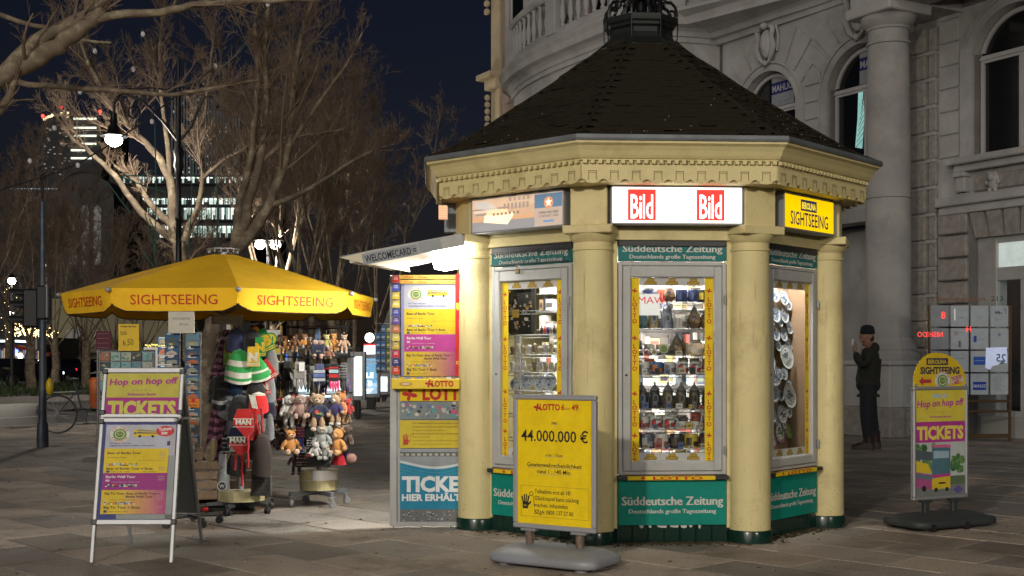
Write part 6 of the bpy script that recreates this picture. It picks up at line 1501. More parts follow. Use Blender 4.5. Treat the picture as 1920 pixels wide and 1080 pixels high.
b = MB(); b.col=(.62,.43,.03); b.cbox(-.08,.085,-.004,.0,0,.215,.001); b.text('The New York Times', 0, .190, .012, -.0052, col=(.03,.03,.03), width=.13, bold=.04); b.text('Stk', -.035, .128, .032, -.0052, col=(.05,.04,.03), rot=.1); b.text('6,50', .0, .045, .05, -.0052, col=(.05,.04,.03), width=.085, rot=.08)
for sx in (-1,1): b.line(.0+sx*.02, .022, sx*.07, .022, .002, -.0052)
o = b.build('price_sheet', M_PRINT); o.location = P(241,658,9.88); tag(o, 'yellow sheet with handwritten 6,50 standing on the magnet rack', 'sign')
# ---- pallet crates behind the hat stand, grey gas bottle
cr = thing('pallet_crate', 'grey weathered wooden pallet standing upright behind the hat stand', 'pallet', (P(430,940,11.2).x, 11.2, 0), R(4))
for i in range(5):
    b = MB(); b.cbox(-.36,.30,-.012,.012,.05+i*.088,.05+i*.088+.070,.003); b.build('board', M_WOOD, cr)
for x in (-.34,-.12,.10,.27):
    b = MB(); b.cbox(x-.035,x+.035,.012,.09,.0,.48,.004); b.build('batten', M_WOOD, cr)
b = MB(); b.cbox(-.42,.38,-.35,.10,0,.05,.004); b.build('floor_board', mat('orange_board', (.24,.12,.04), .7, var=.3, vscale=5), cr)
t = thing('gas_bottle', 'grey metal bottle with a round black emblem beside the pallet', 'bottle', (P(419,945,10.9).x, 10.9, 0))
b = MB(); b.lathe([(.05,.05),(.055,.06),(.055,.30),(.04,.33),(.02,.345),(.02,.38)], n=18); b.build('bottle', mat('grey_enamel', (.16,.18,.17), .4, var=.2), t, smooth=50)
b = MB(); b.col=(.45,.45,.45); b.ring(0,.20,.036,.042,-.057,20); b.col=(.02,.02,.02); b.disc(0,.20,.036,-.0568,20); b.text('W', 0, .185, .03, -.058, col=(.5,.5,.5)); b.build('emblem', M_PRINT, t)
b = MB(); b.ell((0,0,0),(.03,.02,.02),8,6); o=b.build('red_ball', mat('red_plastic',(.5,.02,.02),.4)); o.location=P(384,955,9.9); tag(o,'small red plastic knob low beside the A-frame leg','knob')
# ================================================================ the stone palace behind the kiosk
# facade plane: s runs along the wall away from the camera, d is the distance in front of the wall
bd = thing('stone_building', 'grand pale stone palace with arched windows, balcony bay and tall round column behind the kiosk', 'building', (0,0,0))
O = Vector((7.53, 21.64, 0)); US = Vector((-.492,.870,0)); ND = Vector((-.870,-.492,0))
# local frame: x = -s (to the right seen from outside), y = inward, z up
WM = Matrix(((-US.x, -ND.x, 0, O.x), (-US.y, -ND.y, 0, O.y), (0, 0, 1, 0), (0, 0, 0, 1)))
M_STONE2 = mat('grey_ashlar', (.36,.35,.34), .85, var=.16, vscale=1.5, dirt=(.15,.145,.14), dscale=.8, damt=.5, bump=.2, bscale=20)
M_STONEW = mat('warm_lit_stone', (.62,.52,.34), .8, var=.15, vscale=2)
M_WFRAME = mat('white_window_wood', (.46,.45,.46), .5, var=.08)
def arc_pts(x0, x1, zs, rise, n=14):
    # segmental arch from x0 to x1 springing at zs
    w = (x1-x0)/2; cx = (x0+x1)/2
    if rise >= w: return [(cx-w*math.cos(PI*i/n), zs+w*math.sin(PI*i/n)) for i in range(n+1)]
    r_ = (w*w+rise*rise)/(2*rise); a = math.asin(w/r_)
    return [(cx+r_*math.sin(-a+2*a*i/n), zs+rise-r_+r_*math.cos(-a+2*a*i/n)) for i in range(n+1)]
ZR = 8.25       # underside of the main cornice
wins = [(-4.50, .86, 4.75, 6.55, .70), (-1.90, .86, 4.75, 6.55, .70), (1.55, .86, 4.74, 6.50, .66)]   # x centre, half width, sill, spring, rise
# wall as strips around the arched openings
def wall_with_arch(b, xa, xb, win, z0, z1, y0, y1):
    cx, hw, zs, zp, rise = win
    b.box(xa, cx-hw, y0, y1, z0, z1); b.box(cx+hw, xb, y0, y1, z0, z1); b.box(cx-hw, cx+hw, y0, y1, z0, zs)
    arc = arc_pts(cx-hw, cx+hw, zp, rise)
    b.prism_xz([(cx+hw, z1), (cx-hw, z1)]+arc, y0, y1)
b = MB(WM)
wall_with_arch(b, -6.05, -3.15, wins[0], 3.9, ZR, 0, .45); wall_with_arch(b, -3.15, .05, wins[1], 3.9, ZR, 0, .45); wall_with_arch(b, .05, 4.6, wins[2], 3.95, ZR, 0, .45)
b.box(-6.05, .05, .9, 1.3, 0, 3.9)
b.box(.05, .78, 0, .45, 0, 3.95)
b.build('wall', M_STONE, bd)
b = MB(WM); b.box(-6.05,4.6,.46,.5,ZR,14); b.box(-6.05,4.6,.0,.45,ZR+.9,14); b.build('upper_wall', M_STONE, bd)
# windows
for wi, (cx, hw, zs, zp, rise) in enumerate(wins):
    arc = arc_pts(cx-hw, cx+hw, zp, rise, 18)
    # surround: moulded archivolt and jambs
    def band(o0, o1, y0, y1, nm, m=M_STONE):
        a0 = arc_pts(cx-hw-o0, cx+hw+o0, zp, rise+o0*.9, 18); a1 = arc_pts(cx-hw-o1, cx+hw+o1, zp, rise+o1*.9, 18)
        p0 = [(cx-hw-o0, zs)]+a0+[(cx+hw+o0, zs)]; p1 = [(cx-hw-o1, zs)]+a1+[(cx+hw+o1, zs)]
        b = MB(WM); pts = []; n = len(p0)
        for (xa, za), (xb, zb) in zip(p0, p1): pts += [(xa,y0,za),(xb,y0,zb),(xb,y1,zb),(xa,y1,za)]
        F = []
        for i in range(n-1):
            for j in range(4): F.append((4*i+j, 4*i+(j+1)%4, 4*(i+1)+(j+1)%4, 4*(i+1)+j))
        F += [(0,1,2,3), (4*n-4,4*n-3,4*n-2,4*n-1)]
        b.add(pts, F); return b.build(nm, m, bd)
    band(.005, .17, -.05, .02, 'window_surround'); band(.17, .22, -.09, .02, 'archivolt'); band(.0, .05, -.07, .30, 'reveal')
    w_ = thing('w', '', '', (0,0,0)); bpy.data.objects.remove(w_)
    b = MB(WM); yb = .11
    zt = zp-.10
    b.box(cx-hw+.05, cx+hw-.05, yb, yb+.07, zt-.07, zt+.06)            # transom
    b.box(cx-hw+.04, cx+hw-.04, yb-.03, yb, zt-.02, zt+.02)
    b.box(cx-.045, cx+.045, yb, yb+.07, zs+.02, zt-.07); b.box(cx-.02, cx+.02, yb-.02, yb, zs+.02, zt-.07)
    for x in (cx-hw+.05, cx+hw-.11): b.box(x, x+.06, yb, yb+.07, zs+.02, zt-.07)
    b.box(cx-hw+.05, cx+hw-.05, yb, yb+.07, zs, zs+.07)
    f = b.build('window', M_WFRAME, bd)
    a0 = arc_pts(cx-hw+.05, cx+hw-.05, zp, rise-.04, 18); a1 = arc_pts(cx-hw+.11, cx+hw-.11, zp, rise-.11, 18)
    b = MB(WM); pts = []
    for (xa, za), (xb, zb) in zip(a0, a1): pts += [(xa,yb,za),(xb,yb,zb),(xb,yb+.07,zb),(xa,yb+.07,za)]
    b.add(pts, [(4*i+j, 4*i+(j+1)%4, 4*(i+1)+(j+1)%4, 4*(i+1)+j) for i in range(18) for j in range(4)]); b.build('arched_frame', M_WFRAME, f)
    b = MB(WM); b.poly([(cx-hw+.05, zs)]+a0+[(cx+hw-.05, zs)], yb+.045); b.build('pane', M_DGLASS, f)
    if wi < 2:
        b = MB(WM); x0, x1 = cx-.08, cx+.60; z0, z1 = zt+.08, zt+.72
        if wi == 1: x0, x1 = cx-.20, cx+.48
        b.col=(.30,.32,.36); b.quad(x0,x1,z0,z1,yb+.035); b.col=(.02,.03,.16); b.quad(x0,x1,z0+.26,z0+.50,yb+.034)
        b.text('MAHLKE', (x0+x1)/2, z0+.31, .13, yb+.032, col=(.45,.45,.5), width=(x1-x0)*.94, bold=.03); b.col=(.15,.17,.22); b.quad(x0+.2,x1-.1,z0+.09,z0+.10,yb+.033); b.quad(x0+.25,x1-.12,z0+.06,z0+.065,yb+.033)
        b.build('letting_sign', M_PRINT, f)
# reflection of a lit facade in the second window, painted as a glowing scrap
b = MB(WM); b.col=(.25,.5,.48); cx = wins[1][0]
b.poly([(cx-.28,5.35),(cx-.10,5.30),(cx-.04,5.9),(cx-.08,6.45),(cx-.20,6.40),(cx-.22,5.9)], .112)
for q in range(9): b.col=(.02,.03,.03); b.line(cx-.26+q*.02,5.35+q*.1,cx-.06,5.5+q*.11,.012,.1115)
b.build('painted_reflection', printmat('glowing_reflection', em=.8), bd)
# voussoirs, keystones and rusticated blocks (joints are real gaps between proud blocks)
def blk(x0, x1, z0, z1, t=.035, m=M_STONE, name='stone_block', g=.012, y=0):
    b = MB(WM); b.cbox(x0+g, x1-g, -t+y, y+.01, z0+g, z1-g, .012); return b.build(name, m, bd)
for (xa, xb) in ((-6.03,-5.60),(-3.42,-2.98)):
    for i in range(9): blk(xa, xb, 4.0+i*.34, 4.34+i*.34)
for cx, sd_ in ((-4.46,1),(-1.90,1)):
    rr_ = .62+.24
    for i, a in enumerate((-58,-38,-20,20,38,58)):
        a_ = R(a); hw = .72
        def q(r_, aa): return (cx+math.sin(aa)*r_*1.02, 6.42+math.cos(aa)*r_)
        p = [q(.98,a_-R(8.5)), q(.98,a_+R(8.5)), q(1.72,a_+R(7)), q(1.72,a_-R(7))]
        p = [(max(min(x,cx+1.28),cx-1.28), min(z,8.17)) for x, z in p]
        b = MB(WM); b.prism_xz(p, -.045, .01); b.build('voussoir', M_STONE, bd)
def cartouche(cx, cz, s=1.0, y=-.05):
    b = MB(WM); b.ell((cx,y-.06,cz), (.17*s,.10,.30*s), 12, 9); b.ell((cx,y-.12,cz+.02), (.10*s,.08,.20*s), 10, 8)
    for sx in (-1,1):
        pts = [(cx+sx*.14*s,y-.08,cz+.34*s),(cx+sx*.24*s,y-.10,cz+.28*s),(cx+sx*.20*s,y-.09,cz+.1*s),(cx+sx*.26*s,y-.09,cz-.08*s),(cx+sx*.16*s,y-.08,cz-.30*s),(cx+sx*.06*s,y-.07,cz-.40*s)]
        b.tube(pts, [.05*s,.06*s,.045*s,.06*s,.05*s,.03*s], 7)
        b.tube([(cx+sx*.26*s,y-.03,cz+.35*s),(cx+sx*.34*s,y-.03,cz+.1*s),(cx+sx*.30*s,y-.03,cz-.2*s)], .03*s, 5)
    b.ell((cx,y-.12,cz+.36*s), (.10*s,.10,.08*s), 8, 6); b.ell((cx,y-.10,cz-.40*s), (.06*s,.06,.06*s), 7, 5)
    b.build('cartouche', M_STONE, bd, smooth=50)
cartouche(-4.46, 7.80, 1.0); cartouche(-1.90, 7.80, 1.1)
# main cornice: a moulded band along the wall and over the column beam
def band_path(pts, prof, name, m=M_STONE):
    # prof: (out, z); pts: plan polyline in facade coords (x, y) with outward normal toward -y
    n = len(pts); nr = []
    for i in range(n):
        a = Vector(pts[max(i-1,0)]); c = Vector(pts[min(i+1,n-1)]); t = (c-a).normalized(); nr.append(Vector((t.y, -t.x)))
    # miter
    rings = []
    for i in range(n):
        p = Vector(pts[i]); nn = nr[i]
        if 0 < i < n-1:
            t0 = (p-Vector(pts[i-1])).normalized(); n0 = Vector((t0.y,-t0.x)); k = 1/max(nn.dot(n0), .3)
        else: k = 1
        rings.append([(p.x+nn.x*o*k, p.y+nn.y*o*k, z) for o, z in prof])
    b = MB(WM); b.loft(rings, True, True); return b.build(name, m, bd)
CPROF = [(-.1,ZR-.12),(.04,ZR-.12),(.05,ZR-.02),(.09,ZR),(.10,ZR+.10),(.16,ZR+.16),(.30,ZR+.20),(.32,ZR+.34),(.38,ZR+.44),(.38,ZR+.50),(-.1,ZR+.52)]
# bay: projects 1.9 m with rounded ends
def bay(off=0.0, n=10):
    pts = []
    for i in range(n+1):
        a = PI/2*i/n; pts.append((-9.3-(4.9+off)*math.cos(a), -(1.9+off)*math.sin(a)))
    pts += [(-7.3, -(1.9+off))]
    for i in range(1, n+1):
        a = PI/2*i/n; pts.append((-7.3+(1.2)*math.sin(a), -(1.9+off)*math.cos(a)))
    return pts
band_path(bay()+[(-3.0,0),(.9,0)], CPROF, 'main_cornice')
band_path(bay()+[(-3.0,0),(.9,0)], [(-.05,ZR+.52),(.20,ZR+.52),(.22,ZR+.62),(.12,ZR+.66),(.12,ZR+.72),(-.05,ZR+.72)], 'plinth_course')
b = MB(WM); bp = bay(-.02)+[(-6.0,0)]
b.prism_xy([(x,y) for x, y in bp]+[(-14.2,.0)][::-1], 3.2, ZR-.1); b.build('bay_wall', M_STONE, bd)
b = MB(WM); b.prism_xy(bay(-.5)+[(-6.0,0)], ZR+.5, 14); b.build('bay_tower', M_STONE, bd)
band_path(bay(.02), [(-.2,4.55),(.05,4.55),(.10,4.65),(.10,4.75),(-.2,4.8)], 'string_course')
# balustrade on the bay
bal = bay(.08, 10)
def seg_len(): pass
b = MB(WM); path = bal
for (zz, r_) in ((ZR+.72,.09),(ZR+1.72,.10)):
    rings = []
band_path(bal, [(-.14,ZR+1.62),(.02,ZR+1.62),(.06,ZR+1.68),(.06,ZR+1.76),(-.16,ZR+1.78)], 'balustrade_rail')
band_path(bal, [(-.12,ZR+.72),(.0,ZR+.72),(.0,ZR+.84),(-.12,ZR+.86)], 'balustrade_foot')
acc = 0; prev = Vector(bal[0]); posts = []
pts_ = []
for i in range(1, len(bal)):
    q = Vector(bal[i]); L_ = (q-prev).length; n_ = max(1, int(L_/.30))
    for j in range(n_): pts_.append(prev+(q-prev)*((j+.5)/n_))
    prev = q
bm = MB(); bm.lathe([(.06,0),(.06,.04),(.035,.06),(.075,.22),(.07,.32),(.035,.55),(.045,.68),(.06,.72),(.06,.76)], n=10)
bo = bm.build('x', M_STONE, smooth=50); bme = bo.data; bpy.data.objects.remove(bo)
for i, p in enumerate(pts_):
    if i % 9 in (4,): 
        b = MB(WM @ Matrix.Translation((p.x, p.y+.06, ZR+.72))); b.cbox(-.22,.22,-.14,.14,0,1.05,.02); b.build('pedestal', M_STONE, bd); continue
    link_copy(bme, 'baluster', bd, WM @ Matrix.Translation((p.x, p.y+.06, ZR+.86)))
# pilasters and windows of the upper storeys of the bay
def bay_at(s_x):   # nearest path point and tangent
    pass
for (x, y, rot, h) in ((-9.3,-1.42,0,5.5),(-7.9,-1.42,0,5.5),(-12.1,-1.15,R(12),5.5),(-6.35,-.9,R(-50),5.5)):
    b = MB(WM @ Matrix.Translation((x,y,0)) @ Matrix.Rotation(rot,4,'Z')); b.cbox(-.32,.32,-.12,.2,ZR+.5,14,.02); b.cbox(-.24,.24,-.15,-.10,ZR+2.0,ZR+3.4,.02); b.build('pilaster', M_STONE, bd)
    b = MB(WM @ Matrix.Translation((x,y-.16,0)) @ Matrix.Rotation(rot,4,'Z'))
    for q in range(5): b.ell((math.sin(q*2)*.07,-.01,ZR+2.3+q*.22),(.10,.05,.09),8,6)
    b.build('relief', M_STONE, bd, kind='stuff')
for (x, y, rot) in ((-10.75,-1.33,R(8)),(-8.6,-1.42,0),(-13.25,-.85,R(26))):
    L4 = WM @ Matrix.Translation((x,y,0)) @ Matrix.Rotation(rot,4,'Z')
    b = MB(L4); b.box(-.36,.36,-.03,.1,ZR+1.0,13); b.build('window', M_WFRAME, bd); f=b
    b = MB(L4); b.box(-.28,.28,-.045,-.03,ZR+1.1,13); b.build('pane', M_DGLASS, bd)
    b = MB(L4)
    for sx in (-1,1): b.cbox(min(sx*.36,sx*.50),max(sx*.36,sx*.50),-.10,.1,ZR+.9,13,.02)
    b.build('window_surround', mat('salmon_render',(.36,.26,.20),.8,var=.1) if x>-9 else M_STONE, bd)
# scroll bracket under the balcony's far end and wall beyond, warm light put into its colour
b = MB(WM); b.tube([(-14.0,-.35,ZR-.1),(-14.15,-.45,ZR-.4),(-14.1,-.35,ZR-.9),(-14.0,-.2,ZR-1.3)], [.16,.2,.15,.08], 8); b.build('console', M_STONE, bd, smooth=50)
b = MB(WM); b.box(-15.9,-14.0,-.0,.5,0,16); b.build('far_wall', mat('warm_lit_render', (.36,.27,.22), .85, var=.12), bd)
b = MB(WM); b.box(-15.3,-14.75,-.03,.05,ZR+.7,ZR+3.6); b.build('window', M_WFRAME, bd)
b = MB(WM); b.box(-15.2,-14.85,-.05,-.03,ZR+.8,ZR+3.5); b.build('pane', M_DGLASS, bd)
b = MB(WM)
for x0,x1 in ((-15.5,-15.3),(-14.75,-14.6)): b.cbox(x0,x1,-.12,.02,ZR+.3,ZR+4,.02)
b.build('window_surround', mat('warm_lit_trim', (.40,.30,.25), .85), bd)
# next house beyond, its warm floodlight put into the stone colour
nh = thing('corner_house', 'narrow slice of a far house with stepped cornices in warm floodlight left of the palace', 'building', (0,0,0))
b = MB(WM); b.box(-16.45,-15.95,-.05,3,0,17); b.build('wall', M_STONEW, nh)
for z, o_, h in ((9.1,.12,.3),(9.4,.30,.16),(6.9,.10,.2),(13.6,.25,.3),(13.9,.4,.2),(5.6,.2,.2)):
    b = MB(WM); b.cbox(-16.45-o_,-15.90,-.1-o_,.3,z,z+h,.02); b.build('cornice', M_STONEW, nh)
b = MB(WM)
for q in range(9): b.ell((-16.5,-.15,7.3+q*.2),(.07,.09,.09),8,6); b.ell((-16.52,-.15,11.4+q*.24),(.09,.1,.1),8,6)
for q in range(5): b.box(-16.62,-16.4,-.3,0,5.85+q*.16,5.93+q*.16)
b.build('bracket', M_STONEW, nh, kind='stuff')
# ---- tall column with entablature
cl = WM @ Matrix.Translation((.0,-1.30,0))
b = MB(cl); b.lathe([(.375,1.66),(.374,3.5),(.366,4.8),(.352,6.0),(.338,6.62),(.365,6.63),(.365,6.67),(.335,6.68),(.335,6.86),(.36,6.88),(.36,6.91),(.43,6.99),(.455,7.06),(.455,7.10)], n=48)
colo = b.build('column', M_STONE2, bd, smooth=40)
b = MB(cl); b.lathe([(.375,4.02),(.3765,4.021),(.3765,4.029),(.372,4.03)], n=48); b.build('column_joint', M_DKMETAL, colo)
b = MB(cl); b.lathe([(.50,1.28),(.52,1.32),(.52,1.37),(.47,1.40),(.45,1.44),(.47,1.48),(.46,1.52),(.42,1.55),(.40,1.61),(.375,1.66)], n=48); b.build('column_base', M_STONE2, colo, smooth=50)
b = MB(cl); b.cbox(-.50,.50,-.50,.50,.50,1.20,.015); b.cbox(-.53,.53,-.53,.53,1.20,1.28,.02); b.build('pedestal', M_STONE, bd)
b = MB(cl); b.cbox(-.55,.55,-.55,.55,0,.50,.02); b.build('pedestal_foot', M_ROCK, bd)
b = MB(cl); b.cbox(-.50,.50,-.50,.50,7.10,7.28,.02); b.build('abacus', M_STONE, bd)
# beam from the column: back to the wall and along the front to the right, porch ceiling
b = MB(WM); b.box(-.44,.44,-.86,.0,7.28,7.72); b.box(-.44,5.5,-1.74,-.86,7.28,7.72); b.build('architrave', M_STONE, bd)
b = MB(WM); b.cbox(-.56,5.6,-1.90,.0,7.72,7.92,.02); b.cbox(-.70,5.8,-2.1,.0,7.92,8.06,.02); b.cbox(-.52,5.6,-1.82,.0,8.06,9.4,.02); b.build('porch_block', M_STONE, bd)
b = MB(WM)
for q in range(5): b.ell((-.2+q*.09,-1.93,7.60),(.03,.03,.03),6,4)
b.build('guttae', M_STONE, bd, kind='stuff')
# rusticated corner pier (rock-faced blocks) between column and right-hand window
for i in range(13):
    z0 = 1.0+i*.475
    b = MB(WM); b.cbox(-.74,-.26,-.14,.0,z0+.03,z0+.445,.02); b.build('rock_faced_block', M_ROCK, bd)
    b = MB(WM); b.cbox(-.24,-.06,-.08,.0,z0+.03,z0+.445,.02); b.build('rock_faced_block', M_ROCK, bd)
    b = MB(WM); b.cbox(-.72,-.08,-.09,.0,z0-.035,z0+.035,.012); b.build('bed_course', M_STONE2, bd)
b = MB(WM); b.cbox(-.8,.1,-.2,.0,0,.98,.02); b.build('pier_foot', M_STONE, bd)
for i in range(8): blk(-.04, .40, 4.80+i*.40, 5.20+i*.40)
for i in range(7): b = MB(WM); b.cbox(-.02,.60,-.09,.0,1.05+i*.40+.02,1.05+(i+1)*.40-.02,.02); b.build('rock_faced_block', M_ROCK, bd)
# right-hand window: sill, frieze with brackets and rosette, ledge, lintel of rock-faced voussoirs
b = MB(WM); b.cbox(.30,4.4,-.28,.0,4.62,4.74,.02); b.cbox(.40,4.4,-.18,.0,4.50,4.62,.015); b.build('sill', M_STONE, bd)
b = MB(WM); b.cbox(.0,4.4,-.20,.0,3.94,4.10,.02); b.cbox(.02,4.4,-.12,.0,3.80,3.94,.015); b.build('ledge', M_STONE, bd)
b = MB(WM); b.cbox(.72,4.4,-.05,.0,4.15,4.42,.02); b.build('frieze_panel', M_ROCK, bd)
b = MB(WM); b.cbox(.42,.62,-.16,.0,4.16,4.42,.02); b.cbox(.40,.64,-.20,.0,4.42,4.50,.01)
for q in range(4): b.ell((.44+q*.06,-.08,4.12),(.025,.05,.03),6,4)
b.build('bracket', M_STONE, bd)
b = MB(WM); b.ell((1.15,-.08,4.28),(.12,.07,.16),10,8); b.ell((1.15,-.14,4.34),(.07,.06,.07),8,6)
for q in range(6): a=q*PI/3; b.ell((1.15+.11*math.cos(a),-.10,4.26+.15*math.sin(a)),(.04,.04,.05),7,5)
b.build('rosette', M_STONE, bd, smooth=50)
for i in range(6):
    b = MB(WM); x0 = .78+i*.30; sl_ = (i-2.6)*-.05
    b.prism_xz([(x0+.015,3.36),(x0+.285,3.36),(x0+.285-sl_,3.79),(x0+.015-sl_,3.79)], -.09, .0); b.build('voussoir', M_ROCK, bd)
b = MB(WM); b.box(-.8,1.12,.0,.3,0,3.95); b.box(1.12,4.6,.0,.3,3.34,3.95); b.build('shop_wall', M_STONE2, bd)
# shop window: white upper light, frame, lit interior, door
b = MB(WM)
for x0,x1,z0,z1 in ((1.06,1.14,.35,3.36),(1.14,4.5,3.25,3.36),(1.14,4.5,2.62,2.84),(1.60,1.68,.35,2.62),(1.14,4.5,.35,.45)): b.cbox(x0,x1,.02,.12,z0,z1,.008)
f = b.build('shop_frame', M_GREYFRAME, bd)
b = MB(WM); b.col=(.30,.34,.32); b.quad(1.14,4.5,2.84,3.25,.07); b.build('upper_light', printmat('lit_upper', em=1.5), f)
b = MB(WM); b.col=(.16,.20,.24); b.quad(1.0,4.5,.1,3.2,2.2); b.col=(.22,.30,.36); b.quad(1.17,3.0,1.2,2.7,2.1); b.col=(.05,.06,.07); b.quad(1.9,2.05,.1,2.4,2.05)
for q in range(6): b.col=(.5,.55,.6); b.quad(1.30+q*.3,1.45+q*.3,1.55+.1*(q%2),1.62+.1*(q%2),2.04)
b.build('interior', printmat('lit_interior', em=2.0), bd)
b = MB(WM); b.quad(1.14,1.60,.45,2.62,.06); b.quad(1.68,4.5,.45,2.62,.06); b.build('pane', M_GLASS, f)
b = MB(WM); b.cbox(.86,5,-.05,.02,0,.36,.01); b.build('stone_plinth', M_STONE2, bd)
b = MB(WM); b.cbox(2.05,2.14,-.20,.0,.35,2.2,.01); b.build('timber_post', mat('dark_timber', (.07,.045,.03), .6, var=.3), bd)
# glass notice board with letting sheets (a framed glass screen in front of the wall, between column and shop window)
nb = thing('notice_board', 'tall glass notice board hung with white company sheets beside the shop window', 'notice board', (P(1813,740,19.6).x, 19.6, 0), R(6))
def NX(px, py): return 0
b = MB()
x0, x1 = -.62, .70
b.cbox(x0-.035,x0,-.02,.03,.0,2.16,.006); b.cbox(x1,x1+.035,-.02,.03,.0,2.16,.006); b.cbox(x0,x1,-.03,.03,.46,.50,.006); b.cbox(x0,x1,-.02,.03,.06,.12,.006); b.cbox(x0,x1,-.02,.03,.62,.66,.006); b.build('frame', mat('bronze_frame', (.14,.09,.05), .4, metal=.5), nb)
b = MB(); b.quad(x0,x1,.12,2.28,.008); b.build('pane', M_GLASS, nb)
b = MB(); b.col=(.20,.07,.03); b.text('Kurfürstendamm', x0+.14, 2.235, .062, -.002, col=(.30,.13,.07), width=.78, align='l', bold=.01); b.text('213', x1-.10, 2.235, .082, -.002, col=(.05,.06,.09), width=.20, align='r'); b.build('lettering', M_PRINT, nb)
M_SHEET = printmat('glowing_sheet', em=.22)
sheets = ['dark empty','with a short line','with faint lettering','IGB SAVVY','blank','with a red ring logo','with a blue logo','with a small diamond','blank lower','with a small figure','with a blue box','with mirrored 25','with small print','plain low','with MAHLKE in blue','with a paragraph of text']
for r_ in range(4):
    for c_ in range(4):
        i = r_*4+c_; w_ = (x1-x0)/4; xa = x0+c_*w_+.018; xb = x0+(c_+1)*w_-.018; zb = 2.17-.36*(r_+1)+.015; zt_ = 2.17-.36*r_-.012
        b = MB(); b.col = (.20,.21,.23) if c_==0 else (.30,.33,.35); b.box(xa,xb,-.010,-.004,zb,zt_); cx = (xa+xb)/2; y = -.011
        if i==3: b.col=(.03,.05,.09); b.text('igb', cx-.03, zt_-.13, .05, y, col=(.03,.05,.10), width=.09, bold=.04); b.quad(cx+.025,cx+.045,zt_-.13,zt_-.11,y); b.quad(cx+.06,cx+.11,zt_-.06,zt_-.05,y); b.quad(cx+.10,cx+.11,zt_-.13,zt_-.05,y); b.text('SAVVY', cx, zt_-.24, .045, y, col=(.18,.20,.22), width=.14)
        elif i==1: b.col=(.12,.12,.14); b.quad(cx-.02,cx+.09,zt_-.2,zt_-.193,y); b.col=(.9,.95,.9); b.poly([(cx-.09,zt_-.24),(cx-.07,zt_-.23),(cx-.075,zt_-.05),(cx-.095,zt_-.05)],y-.001)
        elif i==2: b.col=(.22,.24,.26); b.text('FELIX', cx, zt_-.2, .03, y, width=.09)
        elif i==5: b.col=(.25,.05,.08); b.ring(cx-.06,zt_-.08,.018,.03,y,14); b.col=(.2,.2,.2); b.quad(cx-.02,cx+.09,zt_-.075,zt_-.07,y); b.col=(.1,.1,.1); b.quad(cx-.02,cx+.02,zt_-.3,zt_-.2,y)
        elif i==6: b.col=(.03,.07,.25); b.quad(cx-.10,cx-.05,zt_-.22,zt_-.12,y); b.text('bauklotz', cx+.02, zt_-.19, .03, y, col=(.12,.18,.3), width=.12)
        elif i==7: b.col=(.12,.2,.3); b.poly([(cx-.03,zt_-.1),(cx,zt_-.07),(cx+.03,zt_-.1),(cx,zt_-.13)],y); b.col=(.3,.3,.33); b.quad(cx-.1,cx+.1,zt_-.2,zt_-.195,y)
        elif i==9: b.col=(.08,.08,.1); b.quad(cx-.015,cx+.015,zt_-.32,zt_-.22,y); b.quad(cx-.09,cx+.08,zt_-.12,zt_-.115,y)
        elif i==10: b.col=(.03,.08,.32); b.quad(cx-.10,cx+.10,zt_-.22,zt_-.09,y); b.col=(.2,.3,.5); b.quad(cx-.08,cx+.08,zt_-.16,zt_-.15,y-.001)
        elif i==11: b.text('25', cx+.02, zt_-.2, .09, y, col=(.03,.04,.06), bold=.02)
        elif i==14: b.col=(.02,.04,.25); b.quad(cx-.11,cx+.11,zt_-.26,zt_-.13,y); b.text('MAHLKE', cx, zt_-.22, .05, y-.001, col=(.35,.4,.5), width=.2, bold=.03)
        elif i in (12,15):
            for q in range(8): b.col=(.15,.16,.18); b.quad(cx-.1,cx+.02+.07*((q*7)%3)/2,zt_-.06-q*.03,zt_-.055-q*.03,y)
        b.build('notice_sheet', M_SHEET, nb, label='notice sheet '+sheets[i])
# reflections in the glass, painted as glowing red letters and a sheet with mirrored digits
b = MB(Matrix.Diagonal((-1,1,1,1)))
M_REDREFL = emit('red_reflection', (1,.05,.04), 1.6)
b.text('NISHIDO', .62, 1.66, .08, -.02, width=.42); b.text('8', .40, 1.95, .11, -.02); b.text('H', -.02, 1.74, .09, -.02); o = b.build('reflected_lettering', M_REDREFL, nb)
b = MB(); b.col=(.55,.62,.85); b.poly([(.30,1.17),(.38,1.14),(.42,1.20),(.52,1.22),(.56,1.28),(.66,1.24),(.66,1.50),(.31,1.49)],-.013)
b.M = Matrix.Diagonal((-1,1,1,1)); b.text('25', -.56, 1.27, .12, -.0145, col=(.05,.10,.16), bold=.02); b.build('glowing_sheet', printmat('white_sheet_reflection', em=.45), nb)
# ashlar pier seen left of the column, and dark lintel/awning box above it
ap_ = thing('ashlar_pier', 'smooth banded ashlar pier between the kiosk and the tall column', 'pier', (P(1622,783,26.6).x, 26.9, 0), R(-12))
b = MB(); b.box(-.58,.55,.03,.9,0,4.4); b.build('core', M_DKMETAL, ap_)
for i in range(9):
    b = MB(); b.cbox(-.60,.22,0,.9,.10+i*.46+.012,.10+(i+1)*.46-.012,.012); b.build('stone_block', M_STONE, ap_)
    b = MB(); b.cbox(.22,.62,.25,.9,.10+i*.46+.012,.10+(i+1)*.46-.012,.012); b.build('stone_block', M_STONE2, ap_)
b = MB(); b.cbox(-.62,1.6,-.04,.9,4.24,4.9,.02); b.build('lintel', M_STONE2, ap_)
b = MB(); b.cbox(-1.4,1.6,-.35,.2,5.05,5.22,.02); b.build('awning_box', M_ZINC, ap_)
b = MB(); b.cbox(-.8,1.6,-.30,.3,0,.10,.02); b.build('foot', M_ROCK, ap_)
